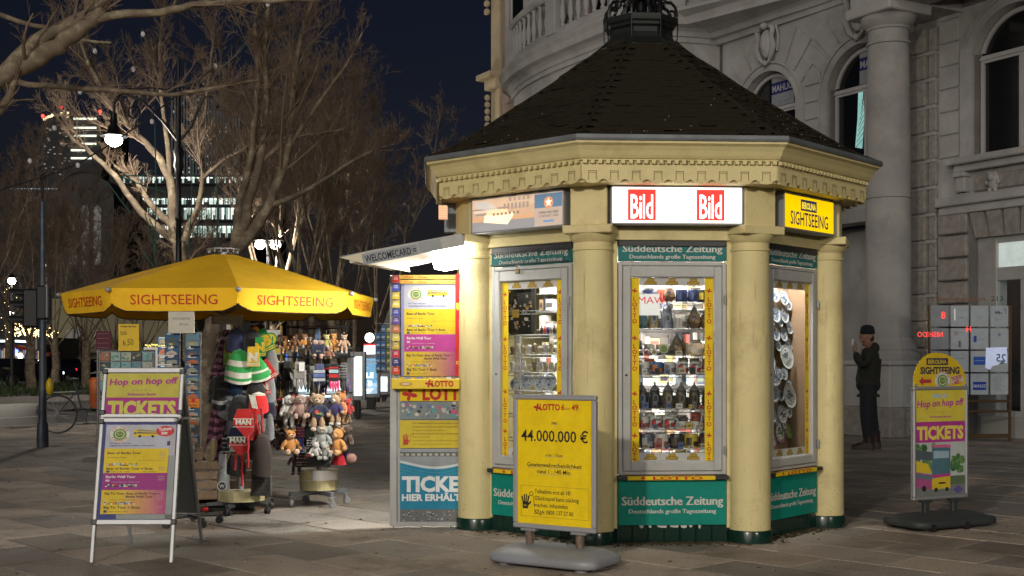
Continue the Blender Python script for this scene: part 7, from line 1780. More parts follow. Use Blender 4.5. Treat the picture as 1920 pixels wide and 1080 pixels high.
# ================================================================ street lamps, tree rows, road furniture, far buildings
M_LAMPGL = emit('lamp_glass', (1.0,.93,.80), 30)
def point(loc, power, color=(1,.90,.76), r=.2):
    l = bpy.data.lights.new('lamp_light', 'POINT'); l.energy = power; l.color = color; l.shadow_soft_size = r
    o = bpy.data.objects.new('lamp_light', l); col_link(o); o.location = loc; return o
def street_lamp(x, y, label, power, arm=1.31, top=7.0, lz=5.75, both=False, rz=0, parts=True):
    t = thing('street_lamp', label, 'street lamp', (x,y,0), rz, 'ornate cast-iron street lamps')
    b = MB(); b.lathe([(.20,0),(.20,.25),(.16,.30),(.17,.5),(.12,.6),(.10,1.1),(.13,1.15),(.13,1.22),(.085,1.30),(.07,2.9),(.10,2.95),(.105,3.0),(.075,3.08),(.065,3.14),(.055,4.1),(.075,4.13),(.075,4.17),(.052,4.22),(.050,5.0),(.085,5.05),(.075,5.12),(.11,5.2),(.09,5.35),(.12,5.5),(.055,5.6),(.048,6.6),(.03,7.4)], n=16); b.build('post', M_IRON, t, smooth=50)
    for sx in ((-1,1) if both else (-1,)):
        b = MB(); b.tube([(0,0,5.7),(sx*.3,0,6.1),(sx*.75,0,6.55),(sx*1.1,0,6.66),(sx*arm,0,6.5),(sx*arm,0,6.2)], .032, 8); b.tube([(sx*(.9+.12*math.cos(a)),0,6.30+.12*math.sin(a)) for a in [i*.6 for i in range(11)]], .018, 6); b.tube([(sx*.10,0,6.72),(sx*.5,0,6.80),(sx*1.0,0,6.78),(sx*1.25,0,6.6)], .022, 6)
        b.build('arm', M_IRON, t, smooth=50)
        b = MB(); b.lathe([(.03,6.3),(.06,6.28),(.07,6.05),(.12,6.0),(.12,5.93),(.18,5.88),(.27,5.83),(.27,5.81)], sx*arm, 0, 20); b.build('lamp_hood', M_IRON, t, smooth=50)
        b = MB(); b.ell((sx*arm,0,lz-.0), (.17,.17,.14), 16, 10); g_ = b.build('lamp_globe', M_LAMPGL, t, smooth=60)
        p = Matrix.Translation((x,y,0)) @ Matrix.Rotation(rz,4,'Z') @ Vector((sx*arm,0,lz-.32)); point(p, power)
    if not both:
        b = MB(); b.tube([(0,0,5.7),(.25,0,6.0),(.5,0,6.6),(.66,0,6.62),(.75,0,6.5)], .028, 8); b.ell((.78,0,6.45),(.05,.05,.07),8,6); b.build('arm', M_IRON, t, smooth=50)
    return t
street_lamp(P(335,0,25).x, 25, 'ornate cast-iron street lamp with glowing white globe hanging left, behind the parasol', 380)
# the next lamp of the row, behind the photographer, and one further along to the left
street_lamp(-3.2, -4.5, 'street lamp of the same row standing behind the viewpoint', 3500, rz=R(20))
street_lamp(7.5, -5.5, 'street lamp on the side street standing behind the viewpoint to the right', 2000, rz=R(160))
def small_lamp(px, py, Y, label, power, twin=False):
    p = P(px, py, Y); t = thing('street_lamp', label, 'street lamp', (p.x, Y, 0), 0, 'distant street lamps')
    b = MB(); b.lathe([(.16,0),(.12,.5),(.07,.6),(.05,p.z-.3),(.04,p.z+.6)], n=10); b.build('post', M_IRON, t)
    for sx in ((-.25,.25) if twin else (0,)):
        b = MB(); b.ell((sx,0,p.z), (.17,.17,.14), 12, 8); b.build('lamp_globe', M_LAMPGL, t); b = MB(); b.lathe([(.03,p.z+.5),(.05,p.z+.3),(.26,p.z+.16),(.26,p.z+.13)], sx, 0, 12); b.build('lamp_hood', M_IRON, t)
    if power: point((p.x,Y-.0,p.z-.35), power)
small_lamp(502, 459, 40, 'twin globe street lamp between bare trees above the parasol', 1800, True)
small_lamp(22, 527, 55, 'single glowing street lamp at the far left over the roadway', 900)
small_lamp(548, 638, 60, 'tiny distant lamp right of the bus stop sign', 0)
small_lamp(20, 588, 75, 'small distant lamp near the restaurant at far left', 0)

# ---------------------------------------------------------------- bare plane trees
class Twigs:
    def __init__(s): s.V=[]; s.F=[]; s.n=0
    def tube(s, pts, r0, r1, n):
        pts = np.asarray(pts, float); m = len(pts); t = np.gradient(pts, axis=0); t /= np.linalg.norm(t, axis=1, keepdims=True)+1e-9
        ref = np.array([.3,.9,.2]) if abs(t[0,2]) > .8 else np.array([0,0,1.])
        u = np.cross(t, ref); u /= np.linalg.norm(u, axis=1, keepdims=True)+1e-9; v = np.cross(t, u)
        r = np.linspace(r0, r1, m)[:,None,None]; a = np.arange(n)*2*PI/n
        ring = pts[:,None,:] + r*(u[:,None,:]*np.cos(a)[None,:,None]+v[:,None,:]*np.sin(a)[None,:,None])
        s.V.append(ring.reshape(-1,3)); i = np.arange(m-1)[:,None]*n; j = np.arange(n)[None,:]; jn = (j+1)%n
        s.F.append((np.stack([i+j, i+jn, i+n+jn, i+n+j], -1)).reshape(-1,4)+s.n); s.n += m*n
    def build(s, name, mt, parent, **kw):
        V = np.concatenate(s.V); F = np.concatenate(s.F); me = bpy.data.meshes.new(name)
        me.vertices.add(len(V)); me.vertices.foreach_set('co', V.astype(np.float32).ravel())
        me.loops.add(F.size); me.loops.foreach_set('vertex_index', F.astype(np.int32).ravel())
        me.polygons.add(len(F)); me.polygons.foreach_set('loop_start', np.arange(0,F.size,4,dtype=np.int32)); me.polygons.foreach_set('loop_total', np.full(len(F),4,np.int32))
        me.polygons.foreach_set('use_smooth', np.ones(len(F),bool)); me.update(calc_edges=True); me.validate(); me.materials.append(mt)
        o = bpy.data.objects.new(name, me); col_link(o); o.parent = parent
        for k, v in kw.items(): o[k] = v
        return o
rg = np.random.default_rng(5)
def curve_pts(p, d, L_, m, wob, up):
    out = [p]; d = d/np.linalg.norm(d)
    for i in range(m-1):
        d = d+rg.normal(size=3)*wob+np.array([0,0,up]); d /= np.linalg.norm(d); p = p+d*L_/(m-1); out.append(p)
    return np.array(out)
def side_dir(t, spread, up=.25):
    r = rg.normal(size=3); r -= t*np.dot(r,t); r /= np.linalg.norm(r)+1e-9
    d = t*math.cos(spread)+r*math.sin(spread)+np.array([0,0,up]); return d/np.linalg.norm(d)
def branchlets(T, pts, r, depth, dens, Lk, tiny):
    seg = np.linalg.norm(np.diff(pts,axis=0),axis=1); tot = seg.sum(); n = int({2:9,1:7,0:5}[depth]*dens*rg.uniform(.8,1.25))
    for i in range(n):
        f = rg.uniform(.15,1)**.8; k = f*(len(pts)-1); a = int(min(k, len(pts)-2)); q = pts[a]+(pts[a+1]-pts[a])*(k-a); t = pts[a+1]-pts[a]; t = t/np.linalg.norm(t)
        L_ = min(tot*Lk*rg.uniform(.35,1.0)*(1.2-.6*f), 3.2)
        if L_ < .06: continue
        rr0 = max(r*(1-.75*f)*.34, tiny); c = curve_pts(q, side_dir(t, rg.uniform(.35,.95)), L_, 6 if depth>1 else 4, .17, .05)
        T.tube(c, rr0, max(rr0*.3, tiny*.6), 5 if depth>1 else 3)
        if depth > 0: branchlets(T, c, rr0, depth-1, dens, .55, tiny)
def bare_tree(name, label, base, limbs, r0, depth=2, dens=1.0, tiny=.004, Lk=.5, group='bare street trees', trunk_top=None, mt=None, leaves=0):
    base = Vector(base); t_ = thing('bare_tree', label, 'tree', base, 0, group); B = np.array(base)
    Tr = Twigs(); Cr = Twigs()
    for (pts, ra, rb) in limbs:
        P_ = np.array([np.array(p)-B for p in pts])
        # subdivide with a little wobble
        q = []
        for i in range(len(P_)-1):
            for j in range(4):
                f = j/4; a = P_[max(i-1,0)]; b_ = P_[i]; c = P_[i+1]; d = P_[min(i+2,len(P_)-1)]
                q.append(.5*((2*b_)+(-a+c)*f+(2*a-5*b_+4*c-d)*f*f+(-a+3*b_-3*c+d)*f**3)+rg.normal(size=3)*ra*.10)
        q.append(P_[-1]); q = np.array(q); Tr.tube(q, ra, rb, 10)
        if rb < ra*.85: branchlets(Cr, q[len(q)//4:], ra*.8, depth, dens, Lk, tiny)
    Tr.build('trunk', mt or M_BARK, t_); Cr.build('crown', M_TWIG, t_)
    if leaves:
        b = MB(); V = np.concatenate(Cr.V); idx = rg.integers(0, len(V), leaves); b.col=(.22,.12,.05)
        for i in idx:
            c = V[i]; s_ = rg.uniform(.012,.026); a = rg.normal(size=(3,3))*s_; b.add([tuple(c+a[0]),tuple(c+a[1]),tuple(c+a[2])],[(0,1,2)])
        b.build('dry_leaves', M_PRINT, t_, kind='stuff')
    return t_
def PL(Y, *pp, dy=0): return [np.array(P(x, y, Y+dy*i)) for i, (x, y) in enumerate(pp)]
TA = 'large plane tree with pale forked limbs behind the parasol'
Y1 = 26.6; g0 = lambda px, Y: (P(px,0,Y).x, Y, 0)
bare_tree('t', 'pale plane tree behind the lamp post, limbs spreading low to the left', g0(345,Y1), [
    (PL(Y1,(350,787),(347,650),(342,500),(338,455)), .19, .15),
    (PL(Y1,(338,470),(326,410),(322,350),(300,300),(262,258),(215,205),(165,120),(140,40)), .13, .025),
    (PL(Y1,(338,462),(300,430),(262,395),(215,330),(170,285),(130,255),(95,200)), .10, .02),
    (PL(Y1,(320,420),(285,385),(255,340),(215,310)), .09, .02),
    (PL(Y1,(345,470),(352,430),(372,390),(380,330),(375,270),(390,170),(400,60)), .09, .02),
    (PL(Y1,(375,340),(420,300),(470,270),(520,200)), .05, .015),
    (PL(Y1,(318,330),(315,270),(305,200),(300,100),(310,-20)), .07, .02)], .24, dens=2.1, leaves=250, tiny=.0045)
Y2 = 15.4
bare_tree('t', 'nearest plane tree rising behind the parasol with tall curved limbs', g0(384,Y2), [
    (PL(Y2,(384,872),(384,780),(388,690),(400,620),(416,540),(430,480)), .125, .12),
    (PL(Y2,(430,490),(445,440),(448,380),(462,340),(478,230),(484,140),(478,40)), .07, .022),
    (PL(Y2,(432,482),(455,425),(470,370),(488,300),(500,200),(498,80),(510,-40)), .08, .022),
    (PL(Y2,(436,480),(475,430),(505,385),(535,300),(548,200),(560,90),(585,0)), .085, .02),
    (PL(Y2,(505,385),(560,365),(610,335),(680,290),(740,270)), .040, .010),
    (PL(Y2,(540,280),(585,210),(650,120),(680,60)), .035, .010),
    (PL(Y2,(486,310),(540,262),(600,250),(650,240)), .022, .008)], .13, dens=2.15, tiny=.003, leaves=350)
def proto_tree(h, sp, tr, nl, seed, upr, tiny):
    global rg
    rg = np.random.default_rng(seed); limbs = [([np.zeros(3), np.array([.05,0,h*.12]), np.array([.1,.05,h*.24])], tr, tr*.8)]
    for q in range(nl):
        a = 2*PI*q/nl+rg.uniform(-.4,.4); s_ = sp*rg.uniform(.3,1); e = np.array([math.cos(a)*s_, math.sin(a)*s_, h*rg.uniform(.7 if upr else .5,1)])
        st = np.array([.08,.03,h*rg.uniform(.18,.26)]); m1 = st+(e-st)*.35+rg.normal(size=3)*.12*sp*.3-np.array([0,0,0]); m2 = st+(e-st)*.7+rg.normal(size=3)*.3
        m1[:2] *= 1.15; limbs.append(([st,m1,m2,e], tr*(.30 if upr else .17), .010))
    return bare_tree('t', 'x', (0,0,0), limbs, tr, dens=1.7, tiny=tiny, Lk=.42, leaves=120)
protoR = [proto_tree(9.5,2.7,.13,7,s_,True,.0055) for s_ in (11,12)]
protoL = [proto_tree(15,6,.34,8,s_,False,.010) for s_ in (21,22)]
used = set()
def plant(pr, px, Y, sc_, rz, label):
    o = pr if pr.name not in used else dup(pr); used.add(pr.name)
    o.location = g0(px,Y); o.rotation_euler = (0,0,rz); o.scale = (sc_,)*3; o['label'] = label; o['group'] = 'bare street trees'
for i, (px, Y, sc_, lab) in enumerate(((545,30,.95,'slender bare tree just right of the parasol top'),(590,33,1.08,'bare tree with upright limbs above the right half of the parasol'),(648,31,.80,'small bare tree with fanned limbs left of the WELCOMECARD canopy'),(705,38,.98,'thin bare tree just above the canopy end'),(500,42,1.3,'bare tree behind the twin globe lamp'),(628,46,1.25,'farther bare tree above the parasol right rim'),(568,52,1.4,'far bare tree between the lit slender ones'))):
    plant(protoR[i%2], px, Y, sc_, i*1.7, lab)
leftlabels = ['bare tree on the grass median right of the traffic light','bare tree with leaning trunk on the median left of the parasol','thick bare tree on the median at the far left','bare tree at the left frame edge over the road','dark bare tree crown behind the traffic light','dark bare tree behind the left half of the parasol','dark tall bare tree behind the street lamp','dark broad bare tree left of the church tower','dark low bare tree before the church','dark bare tree behind the postcard rack']
for i, (px, Y, sc_) in enumerate(((160,50,.56),(270,56,.50),(58,47,.60),(-60,44,.75),(105,64,.66),(215,70,.62),(330,62,.52),(20,74,.95),(150,84,.78),(410,60,.50))):
    plant(protoL[i%2], px, Y, sc_, i*2.1+.4, leftlabels[i])
for pr in protoL+protoR: assert pr.name in used
rg = np.random.default_rng(8)
# overhead limb of a big plane tree whose trunk stands just outside the frame on the left
Y3 = 9.0
bare_tree('t', 'big plane tree at the left edge reaching a mottled limb overhead', (-6.2,Y3,0), [
    ([np.array((-6.2,Y3,0)),np.array((-6.15,Y3,1.5)),np.array((-5.9,Y3,2.6))], .28, .20),
    ([np.array((-5.95,Y3,2.5))]+PL(Y3,(-220,330),(-60,190),(30,130),(110,85),(165,45),(190,10),(215,-60)), .088, .04),
    (PL(Y3,(-60,230),(0,150),(70,75),(140,40),(175,25)), .062, .045),
    (PL(Y3,(150,45),(210,28),(300,22),(380,6),(480,2),(600,-2)), .036, .016),
    (PL(Y3+.6,(-60,120),(20,150),(90,162),(200,168),(320,178),(430,160),(480,150)), .028, .010),
    (PL(Y3+1,(-20,20),(50,45),(110,55),(150,75),(208,80)), .022, .010),
    (PL(Y3,(170,30),(160,-20),(130,-60)), .05, .03),
    (PL(Y3,(-250,400),(-100,260),(0,205),(30,150)), .06, .02)], .28, dens=2.0, tiny=.0022, Lk=.36)
# ---------------------------------------------------------------- string lights between the trees
sl = thing('string_light', 'sagging dark cable with clear bulbs strung across under the big limb', 'string lights', P(0,358,12))
org = P(0,358,12); b = MB(); cab = [P(x, y, 12)-org for x, y in ((-60,380),(0,357),(60,338),(110,322),(150,305),(205,272),(260,235),(330,180),(405,125),(500,15))]; b.tube(cab, .008, 5); b.build('cable', M_BLACK, sl)
for (px, py) in ((56,302),(146,310),(102,240),(285,228),(178,96),(404,124),(268,64),(502,8),(250,130),(150,172)):
    p = P(px,py,12)-org; b = MB(); b.tube([(p.x,p.y,p.z+.05),(p.x,p.y,p.z+.01)], .012, 6); b.build('socket', M_BLACK, sl); b = MB(); b.ell(p, (.022,.022,.028), 8, 6); b.build('bulb', mat('clear_bulb', (.55,.55,.6), .1) if 'clear_bulb' not in bpy.data.materials else bpy.data.materials['clear_bulb'], sl)
gl = thing('green_net_light', 'thin green light strings hanging in the pale plane tree', 'string lights', P(290,420,21))
org = P(290,420,21); b = MB()
for (x0,y0,x1,y1) in ((200,340,245,400),(290,230,290,480),(225,330,310,360),(268,470,300,520),(272,400,295,500),(410,130,470,70),(360,300,352,480),(405,330,408,470),(230,330,290,320),(280,410,300,455)):
    b.tube([P(x0,y0,21)-org, P((x0+x1)/2+3,(y0+y1)/2+4,21)-org, P(x1,y1,21)-org], .010, 4)
b.build('light_string', mat('green_string', (.05,.16,.12), .6), gl, kind='stuff')
# ================================================================ far city: towers, church, houses, restaurant
M_FARDK = mat('dark_facade', (.045,.045,.05), .7, var=.2, vscale=.05)
M_FARGR = mat('grey_facade', (.10,.095,.09), .8, var=.15, vscale=.1)
M_LITW = printmat('lit_windows', em=1.7, grime=.25)
M_LITB = printmat('bright_windows', em=2.2, grime=.35)
rr = random.Random(44)
def bld(name, label, px0, px1, py_top, Y, depth, m, cat='building', base=0):
    x0, x1 = P(px0,0,Y).x, P(px1,0,Y).x; zt = P(0,py_top,Y).z
    t = thing(name, label, cat, ((x0+x1)/2, Y, 0)); b = MB(); w_ = (x1-x0)/2; b.box(-w_, w_, 0, depth, base, zt); b.build('wall', m, t); return t, w_, zt
def fx(t, px, Y): return P(px,0,Y).x-t.location.x
def fz(py, Y): return P(0,py,Y).z
# left tower
Y = 420
t, w_, zt = bld('office_tower', 'dark office tower with six bright bands and red roof lights at upper left', 78, 190, 222, Y, 30, M_FARDK)
for i, (py, x0, x1) in enumerate(((223,138,181),(240,136,181),(255,139,181),(270,147,181),(282,134,160),(297,134,172))):
    b = MB(); b.col=(.75,.78,.62); b.box(fx(t,x0,Y), fx(t,x1,Y), -.6, -.1, fz(py+1.6,Y), fz(py-1.6,Y)); b.build('lit_floor', M_LITB, t)
b = MB(); b.col=(.9,.75,.45)
for px, py in ((84,224),(88,221),(92,219),(96,218),(99,216),(116,213),(119,210),(123,216),(127,212),(126,219)): b.box(fx(t,px,Y)-.3, fx(t,px,Y)+.5, -.6, -.1, fz(py+2,Y), fz(py-2,Y))
b.build('roof_sign', M_LITB, t, kind='stuff')
for px, py in ((76,215),(110,198),(184,207)):
    b = MB(); b.tube([(fx(t,px,Y),2,fz(py,Y)-1),(fx(t,px,Y),2,fz(py,Y))], .2, 4); b.ell((fx(t,px,Y),2,fz(py,Y)), (.55,.55,.55), 8, 6); b.build('warning_light', emit('red_beacon', (1,.05,.03), 5) if px==76 else bpy.data.materials['red_beacon'], t)
b = MB()
for i in range(30): b.col=(.16,.15,.12); x=rr.uniform(82,130); y=rr.uniform(240,330); b.box(fx(t,x,Y),fx(t,x+3,Y),-.5,-.1,fz(y+1,Y),fz(y-1,Y))
b.build('dim_windows', M_LITW, t, kind='stuff')
# second tower with vertical fins
Y = 330
t, w_, zt = bld('office_tower', 'tall pale-finned tower with scattered lit windows behind the plane trees', 322, 452, 176, Y, 30, M_FARDK)
NC, NRW = 22, 34
x0, x1 = fx(t,324,Y), fx(t,450,Y); dxw = (x1-x0)/NC; z1 = zt-1; z0 = fz(440,Y); dz = (z1-z0)/NRW
b = MB()
for i in range(NC+1): b.box(x0+i*dxw-.22, x0+i*dxw+.22, -1.0, -.02, z0, z1)
for j in range(0,NRW+1,3): b.box(x0, x1, -.7, -.02, z0+j*dz-.18, z0+j*dz+.18)
b.build('fins', mat('pale_fins', (.20,.21,.23), .7), t, kind='stuff')
b = MB()
for i in range(NC):
    for j in range(NRW):
        low = 1-j/NRW; p_ = .10+.55*max(0,low-.1)
        if rr.random() < p_ or (i > 12 and j > 26): 
            c = rr.choice([(.55,.58,.50),(.75,.62,.38),(.65,.70,.62),(.30,.33,.32)]) if not (i > 12 and j > 26) else (.05,.065,.085)
            b.col = c; b.quad(x0+i*dxw+.25, x0+(i+1)*dxw-.25, z0+j*dz+.3, z0+(j+1)*dz-.3, -.15)
b.build('lit_windows', M_LITW, t, kind='stuff')
# low glazed office block, bright floors
Y = 190
t, w_, zt = bld('glass_office', 'low glazed office block with glowing white green floors behind the lamp post', 205, 470, 328, Y, 30, M_FARDK)
for k, (pt, pb, xa, xb, dens) in enumerate(((332,344,232,470,.6),(360,378,216,248,.95),(372,384,240,470,.85),(390,412,262,470,.9),(424,446,300,470,.95))):
    b = MB(); xx = xa
    while xx < xb:
        w2 = rr.uniform(2,6)
        if rr.random() < dens:
            b.col = rr.choice([(.45,.60,.52),(.62,.72,.64),(.30,.42,.38),(.80,.86,.78),(.2,.28,.26)]); b.quad(fx(t,xx,Y), fx(t,xx+w2-.6,Y), fz(pb-rr.choice([0,0,(pb-pt)*.4]),Y), fz(pt,Y), -.3)
        xx += w2
    b.col=(.85,.92,.85); xx = xa
    while xx < xb:
        if rr.random()<.6: b.quad(fx(t,xx,Y), fx(t,xx+rr.uniform(3,7),Y), fz(pt+3,Y), fz(pt+1,Y), -.35)
        xx += 6
    b.build('lit_floor', M_LITW, t)
    b = MB()
    for q in range(int((xb-xa)/9)): b.box(fx(t,xa+q*9,Y)-.06, fx(t,xa+q*9,Y)+.06, -.5, -.36, fz(pb,Y), fz(pt,Y))
    b.box(fx(t,xa,Y), fx(t,xb,Y), -.6, -.05, fz(pb+2.5,Y), fz(pb,Y)); b.build('mullions', M_FARDK, t, kind='stuff')
# church with a rounded gable
Y = 130
t = thing('church', 'dark church gable with rounded top and three tall arched windows left of the lamp', 'church', (P(160,0,Y).x, Y, 0))
b = MB(); hw = (215-108)/2/FPX*Y; zc = fz(372,Y); b.prism_xz([(hw,0)]+[(hw*math.cos(a), zc+2.6*math.sin(a)) for a in [PI*i/16 for i in range(17)]]+[(-hw,0)], 0, 12); b.build('wall', M_FARGR, t)
for dx_ in (-1.3,0,1.3):
    b = MB(); b.prism_xz([(dx_-.4,zc-7),(dx_+.4,zc-7)]+[(dx_+.4*math.cos(a), zc-1.2+.5*math.sin(a)) for a in [PI*i/8 for i in range(9)]], -.08, .05); b.build('window', M_DGLASS, t)
b = MB(); b.loft([[(hw*1.02*math.cos(a), y_, zc+2.75*math.sin(a)) for a in [PI*i/16 for i in range(17)]] for y_ in (-.3,0)], closed=False, caps=False); b.build('gable_trim', M_FARGR, t)
# long low roofs with bright line at the far left
t, w_, zt = bld('flat_roof_block', 'far dark flat-roofed block with a pale lit cornice line at the left', -60, 118, 352, 160, 20, M_FARDK)
b = MB(); b.col=(.28,.32,.36)
for i in range(20): b.quad(fx(t,-20+i*6.5,160), fx(t,-20+i*6.5+4.5,160), fz(355,160), fz(353,160), -.1)
b.build('cornice_light', M_LITW, t, kind='stuff')
# cream house behind the median trees
Y = 84
t, w_, zt = bld('cream_house', 'pale cream house with dark windows and blue door behind the median trees', 98, 330, 560, Y, 14, mat('cream_render', (.42,.38,.24), .85, var=.1, vscale=.3))
for (x0_,x1_,y0_,y1_) in ((125,140,618,644),(143,158,612,644),(205,222,640,656),(176,184,620,634),(240,256,618,640)):
    b = MB(); b.box(fx(t,x0_,Y),fx(t,x1_,Y),-.15,.05,fz(y1_,Y),fz(y0_,Y)); f = b.build('window', M_WFRAME, t); b = MB(); b.box(fx(t,x0_+1.5,Y),fx(t,x1_-1.5,Y),-.2,-.14,fz(y1_-1.5,Y),fz(y0_+1.5,Y)); b.build('pane', M_DGLASS, f)
b = MB(); b.box(fx(t,122,Y),fx(t,136,Y),-.15,.05,0,fz(668,Y)); b.build('door', mat('blue_door', (.05,.09,.16), .5), t)
b = MB(); b.box(fx(t,98,Y),fx(t,330,Y),-.3,.05,fz(664,Y),fz(661,Y)); b.build('string_course', M_FARGR, t)
# restaurant pavilion at far left
Y = 76
t = thing('restaurant', 'low restaurant pavilion with a white light line and red awnings at far left', 'restaurant', (P(40,0,Y).x, Y, 0))
b = MB(); b.box(fx(t,-80,Y), fx(t,84,Y), 0, 6, 0, fz(632,Y)); b.build('wall', M_FARDK, t)
b = MB(); pts = [(fx(t,x,Y), -1.0, fz(y,Y)) for x, y in ((-80,640),(0,640),(40,640),(65,641),(84,646))]; b.tube(pts, .07, 6); b.build('light_line', emit('white_line', (.75,1,.9), 3), t)
b = MB(); b.box(fx(t,-80,Y), fx(t,86,Y), -1.0, 0, fz(642,Y), fz(633,Y)); b.build('canopy', M_FARDK, t)
for (xa, xb, ya, yb) in ((52,84,648,658),(100,118,660,668)):
    b = MB(); b.prism_xz([(fx(t,xa,Y),fz(ya,Y)),(fx(t,xb,Y),fz(yb-4,Y)),(fx(t,xb,Y),fz(yb,Y)),(fx(t,xa+6,Y),fz(yb-2,Y))], -2.2, -.4); b.build('awning', mat('red_awning', (.28,.03,.02), .8), t)
b = MB()
for (x,y,c,s_) in ((54,668,(1,.85,.6),.16),(68,669,(1,.85,.6),.13),(76,669,(1,.9,.7),.18),(46,657,(.1,.2,1),.14),(46,664,(.15,.3,1),.10),(12,671,(1,.7,.4),.10),(5,657,(.3,.4,.8),.08),(62,686,(.5,.8,.8),.12),(36,672,(.9,.6,.35),.1),(22,680,(.5,.5,.6),.12),(10,690,(.6,.6,.7),.12)):
    b.col=c; b.ell((fx(t,x,Y),-1.3,fz(y,Y)), (s_,s_,s_*1.2), 8, 6)
b.build('lamps', printmat('warm_lamps', em=6), t, kind='stuff')
b = MB()
for i in range(26): b.col=rr.choice([(.10,.12,.2),(.25,.17,.1),(.04,.05,.08),(.16,.16,.16)]); x=-20+i*4; b.quad(fx(t,x,Y),fx(t,x+3.2,Y),fz(703,Y),fz(650+rr.uniform(0,12),Y),-.1)
b.build('glass_front', M_LITW, t, kind='stuff')
ft = thing('fairy_light_tree', 'small tree wrapped in warm fairy lights above the restaurant line', 'tree', (P(60,0,66).x, 66, 0))
b = MB(); b.lathe([(.12,0),(.1,2.4)], n=8); b.build('trunk', M_BARK, ft)
b = MB(); b.col=(1,.75,.35)
for i in range(230):
    a = rr.uniform(0,2*PI); q = rr.gauss(0,1); cx_ = rr.choice((-.45,.5)); b.ell((cx_+.33*q, rr.gauss(0,.3), 2.55+abs(rr.gauss(0,.28))-.25*abs(q)*.3), (.022,.022,.03), 4, 3)
for i in range(40): b.ell((rr.uniform(-2.2,-.6), rr.gauss(0,.3), rr.uniform(2.6,5.4)), (.016,.016,.02), 4, 3)
b.build('fairy_lights', printmat('fairy', em=6), ft, kind='stuff')
t = thing('route_sign', 'maroon board with four pale lines standing behind the magnet rack', 'sign', P(194,657,50))
b = MB(); w_=.30; b.cbox(-w_,w_,-.03,.03,0,.78,.01); b.build('board', mat('maroon', (.14,.02,.04), .5), t)
b = MB(); b.col=(.45,.3,.32)
for i in range(4): b.quad(-w_+.05,w_-.08,.10+i*.19,.115+i*.19,-.032)
b.build('lines', M_PRINT, t)
b = MB(); b.tube([(w_,0,-P(194,657,50).z),(w_,0,.0)], .03, 6); b.build('post', M_ZINC, t)
# ---------------------------------------------------------------- parked cars beyond the median
def car_proto(c):
    t = thing('parked_car', 'x', 'car', (0,0,0)); b = MB()
    m = mat('car_paint_'+c[0], c[1], .25, metal=.3, coat=.6)
    secs = [(-2.1,.62,.45,.70),(-1.95,.78,.40,.82),(-1.1,.86,.36,.88),(-.2,.88,.34,.90),(.9,.88,.34,.92),(1.8,.82,.38,.95),(2.08,.70,.48,.80)]
    rings = []
    for x, hw, zb, zt_ in secs: rings.append([(x,-hw*.92,zb-.12),(x,-hw,zb+.1),(x,-hw,zt_-.12),(x,-hw*.90,zt_),(x,hw*.90,zt_),(x,hw,zt_-.12),(x,hw,zb+.1),(x,hw*.92,zb-.12)])
    b.loft(rings); b.build('body', m, t, smooth=35)
    b = MB(); rings = []
    for x, hw, z in ((-1.05,.76,.88),(-.35,.62,1.40),(.95,.60,1.42),(1.75,.74,.94)): rings.append([(x,-hw,.86),(x,-hw*.92,z),(x,hw*.92,z),(x,hw,.86)])
    b.loft(rings); b.build('cabin', M_DGLASS, t, smooth=30)
    b = MB(); b.loft([[(x,-.54,z),(x,-.50,z+.025),(x,.50,z+.025),(x,.54,z)] for x, z in ((-.30,1.39),(.3,1.43),(.92,1.42))]); b.build('roof', m, t)
    for sx in (-1.3,1.3):
        for sy in (-1,1):
            b = MB(Matrix.Translation((sx,sy*.80,.31)) @ Matrix.Rotation(R(90),4,'X')); b.lathe([(.20,-.10),(.31,-.10),(.33,-.05),(.33,.05),(.31,.10),(.20,.10)], n=18); w2 = b.build('wheel', M_BLACK, t); b = MB(Matrix.Translation((sx,sy*.80,.31)) @ Matrix.Rotation(R(90),4,'X')); b.lathe([(.20,-.09),(.05,-.11),(.05,.11),(.20,.09)], n=10); b.build('rim', M_ALU, w2)
    for sy in (-1,1):
        b = MB(); b.cbox(-2.10,-1.98,sy*.58-.15,sy*.58+.15,.56,.70,.02); b.build('headlight', M_HEAD, t)
        b = MB(); b.cbox(2.0,2.10,sy*.60-.12,sy*.60+.12,.70,.84,.02); b.build('tail_light', M_TAIL, t)
    return t
M_HEAD = emit('headlight_glass', (.8,.9,1), 2.5); M_TAIL = emit('tail_glass', (1,.05,.04), 1.0)
cp = [car_proto(('silver',(.30,.30,.31))), car_proto(('black',(.012,.012,.014))), car_proto(('dark_blue',(.02,.025,.05)))]
seen = set()
for i, (px, py, k, rz, lab) in enumerate(((6,716,0,RA+PI,'silver car at the far left edge with a red tail light'),(44,717,1,RA+PI,'dark car behind the thick median tree'),(74,714,2,RA,'dark blue car with bright headlight left of the traffic light'),(112,712,1,RA+.1,'black car right of the traffic light pole'),(134,711,2,RA+.1,'dark car with blue glints under the church trees'),(176,712,1,RA,'dark car half hidden by the magnet rack'))):
    pr = cp[k]; o = pr if pr.name not in seen else dup(pr); seen.add(pr.name)
    Y = GY(py); o.location = (P(px,0,Y).x, Y, -.12); o.rotation_euler = (0,0,rz); o['label'] = lab; o['group'] = 'cars parked beyond the median'
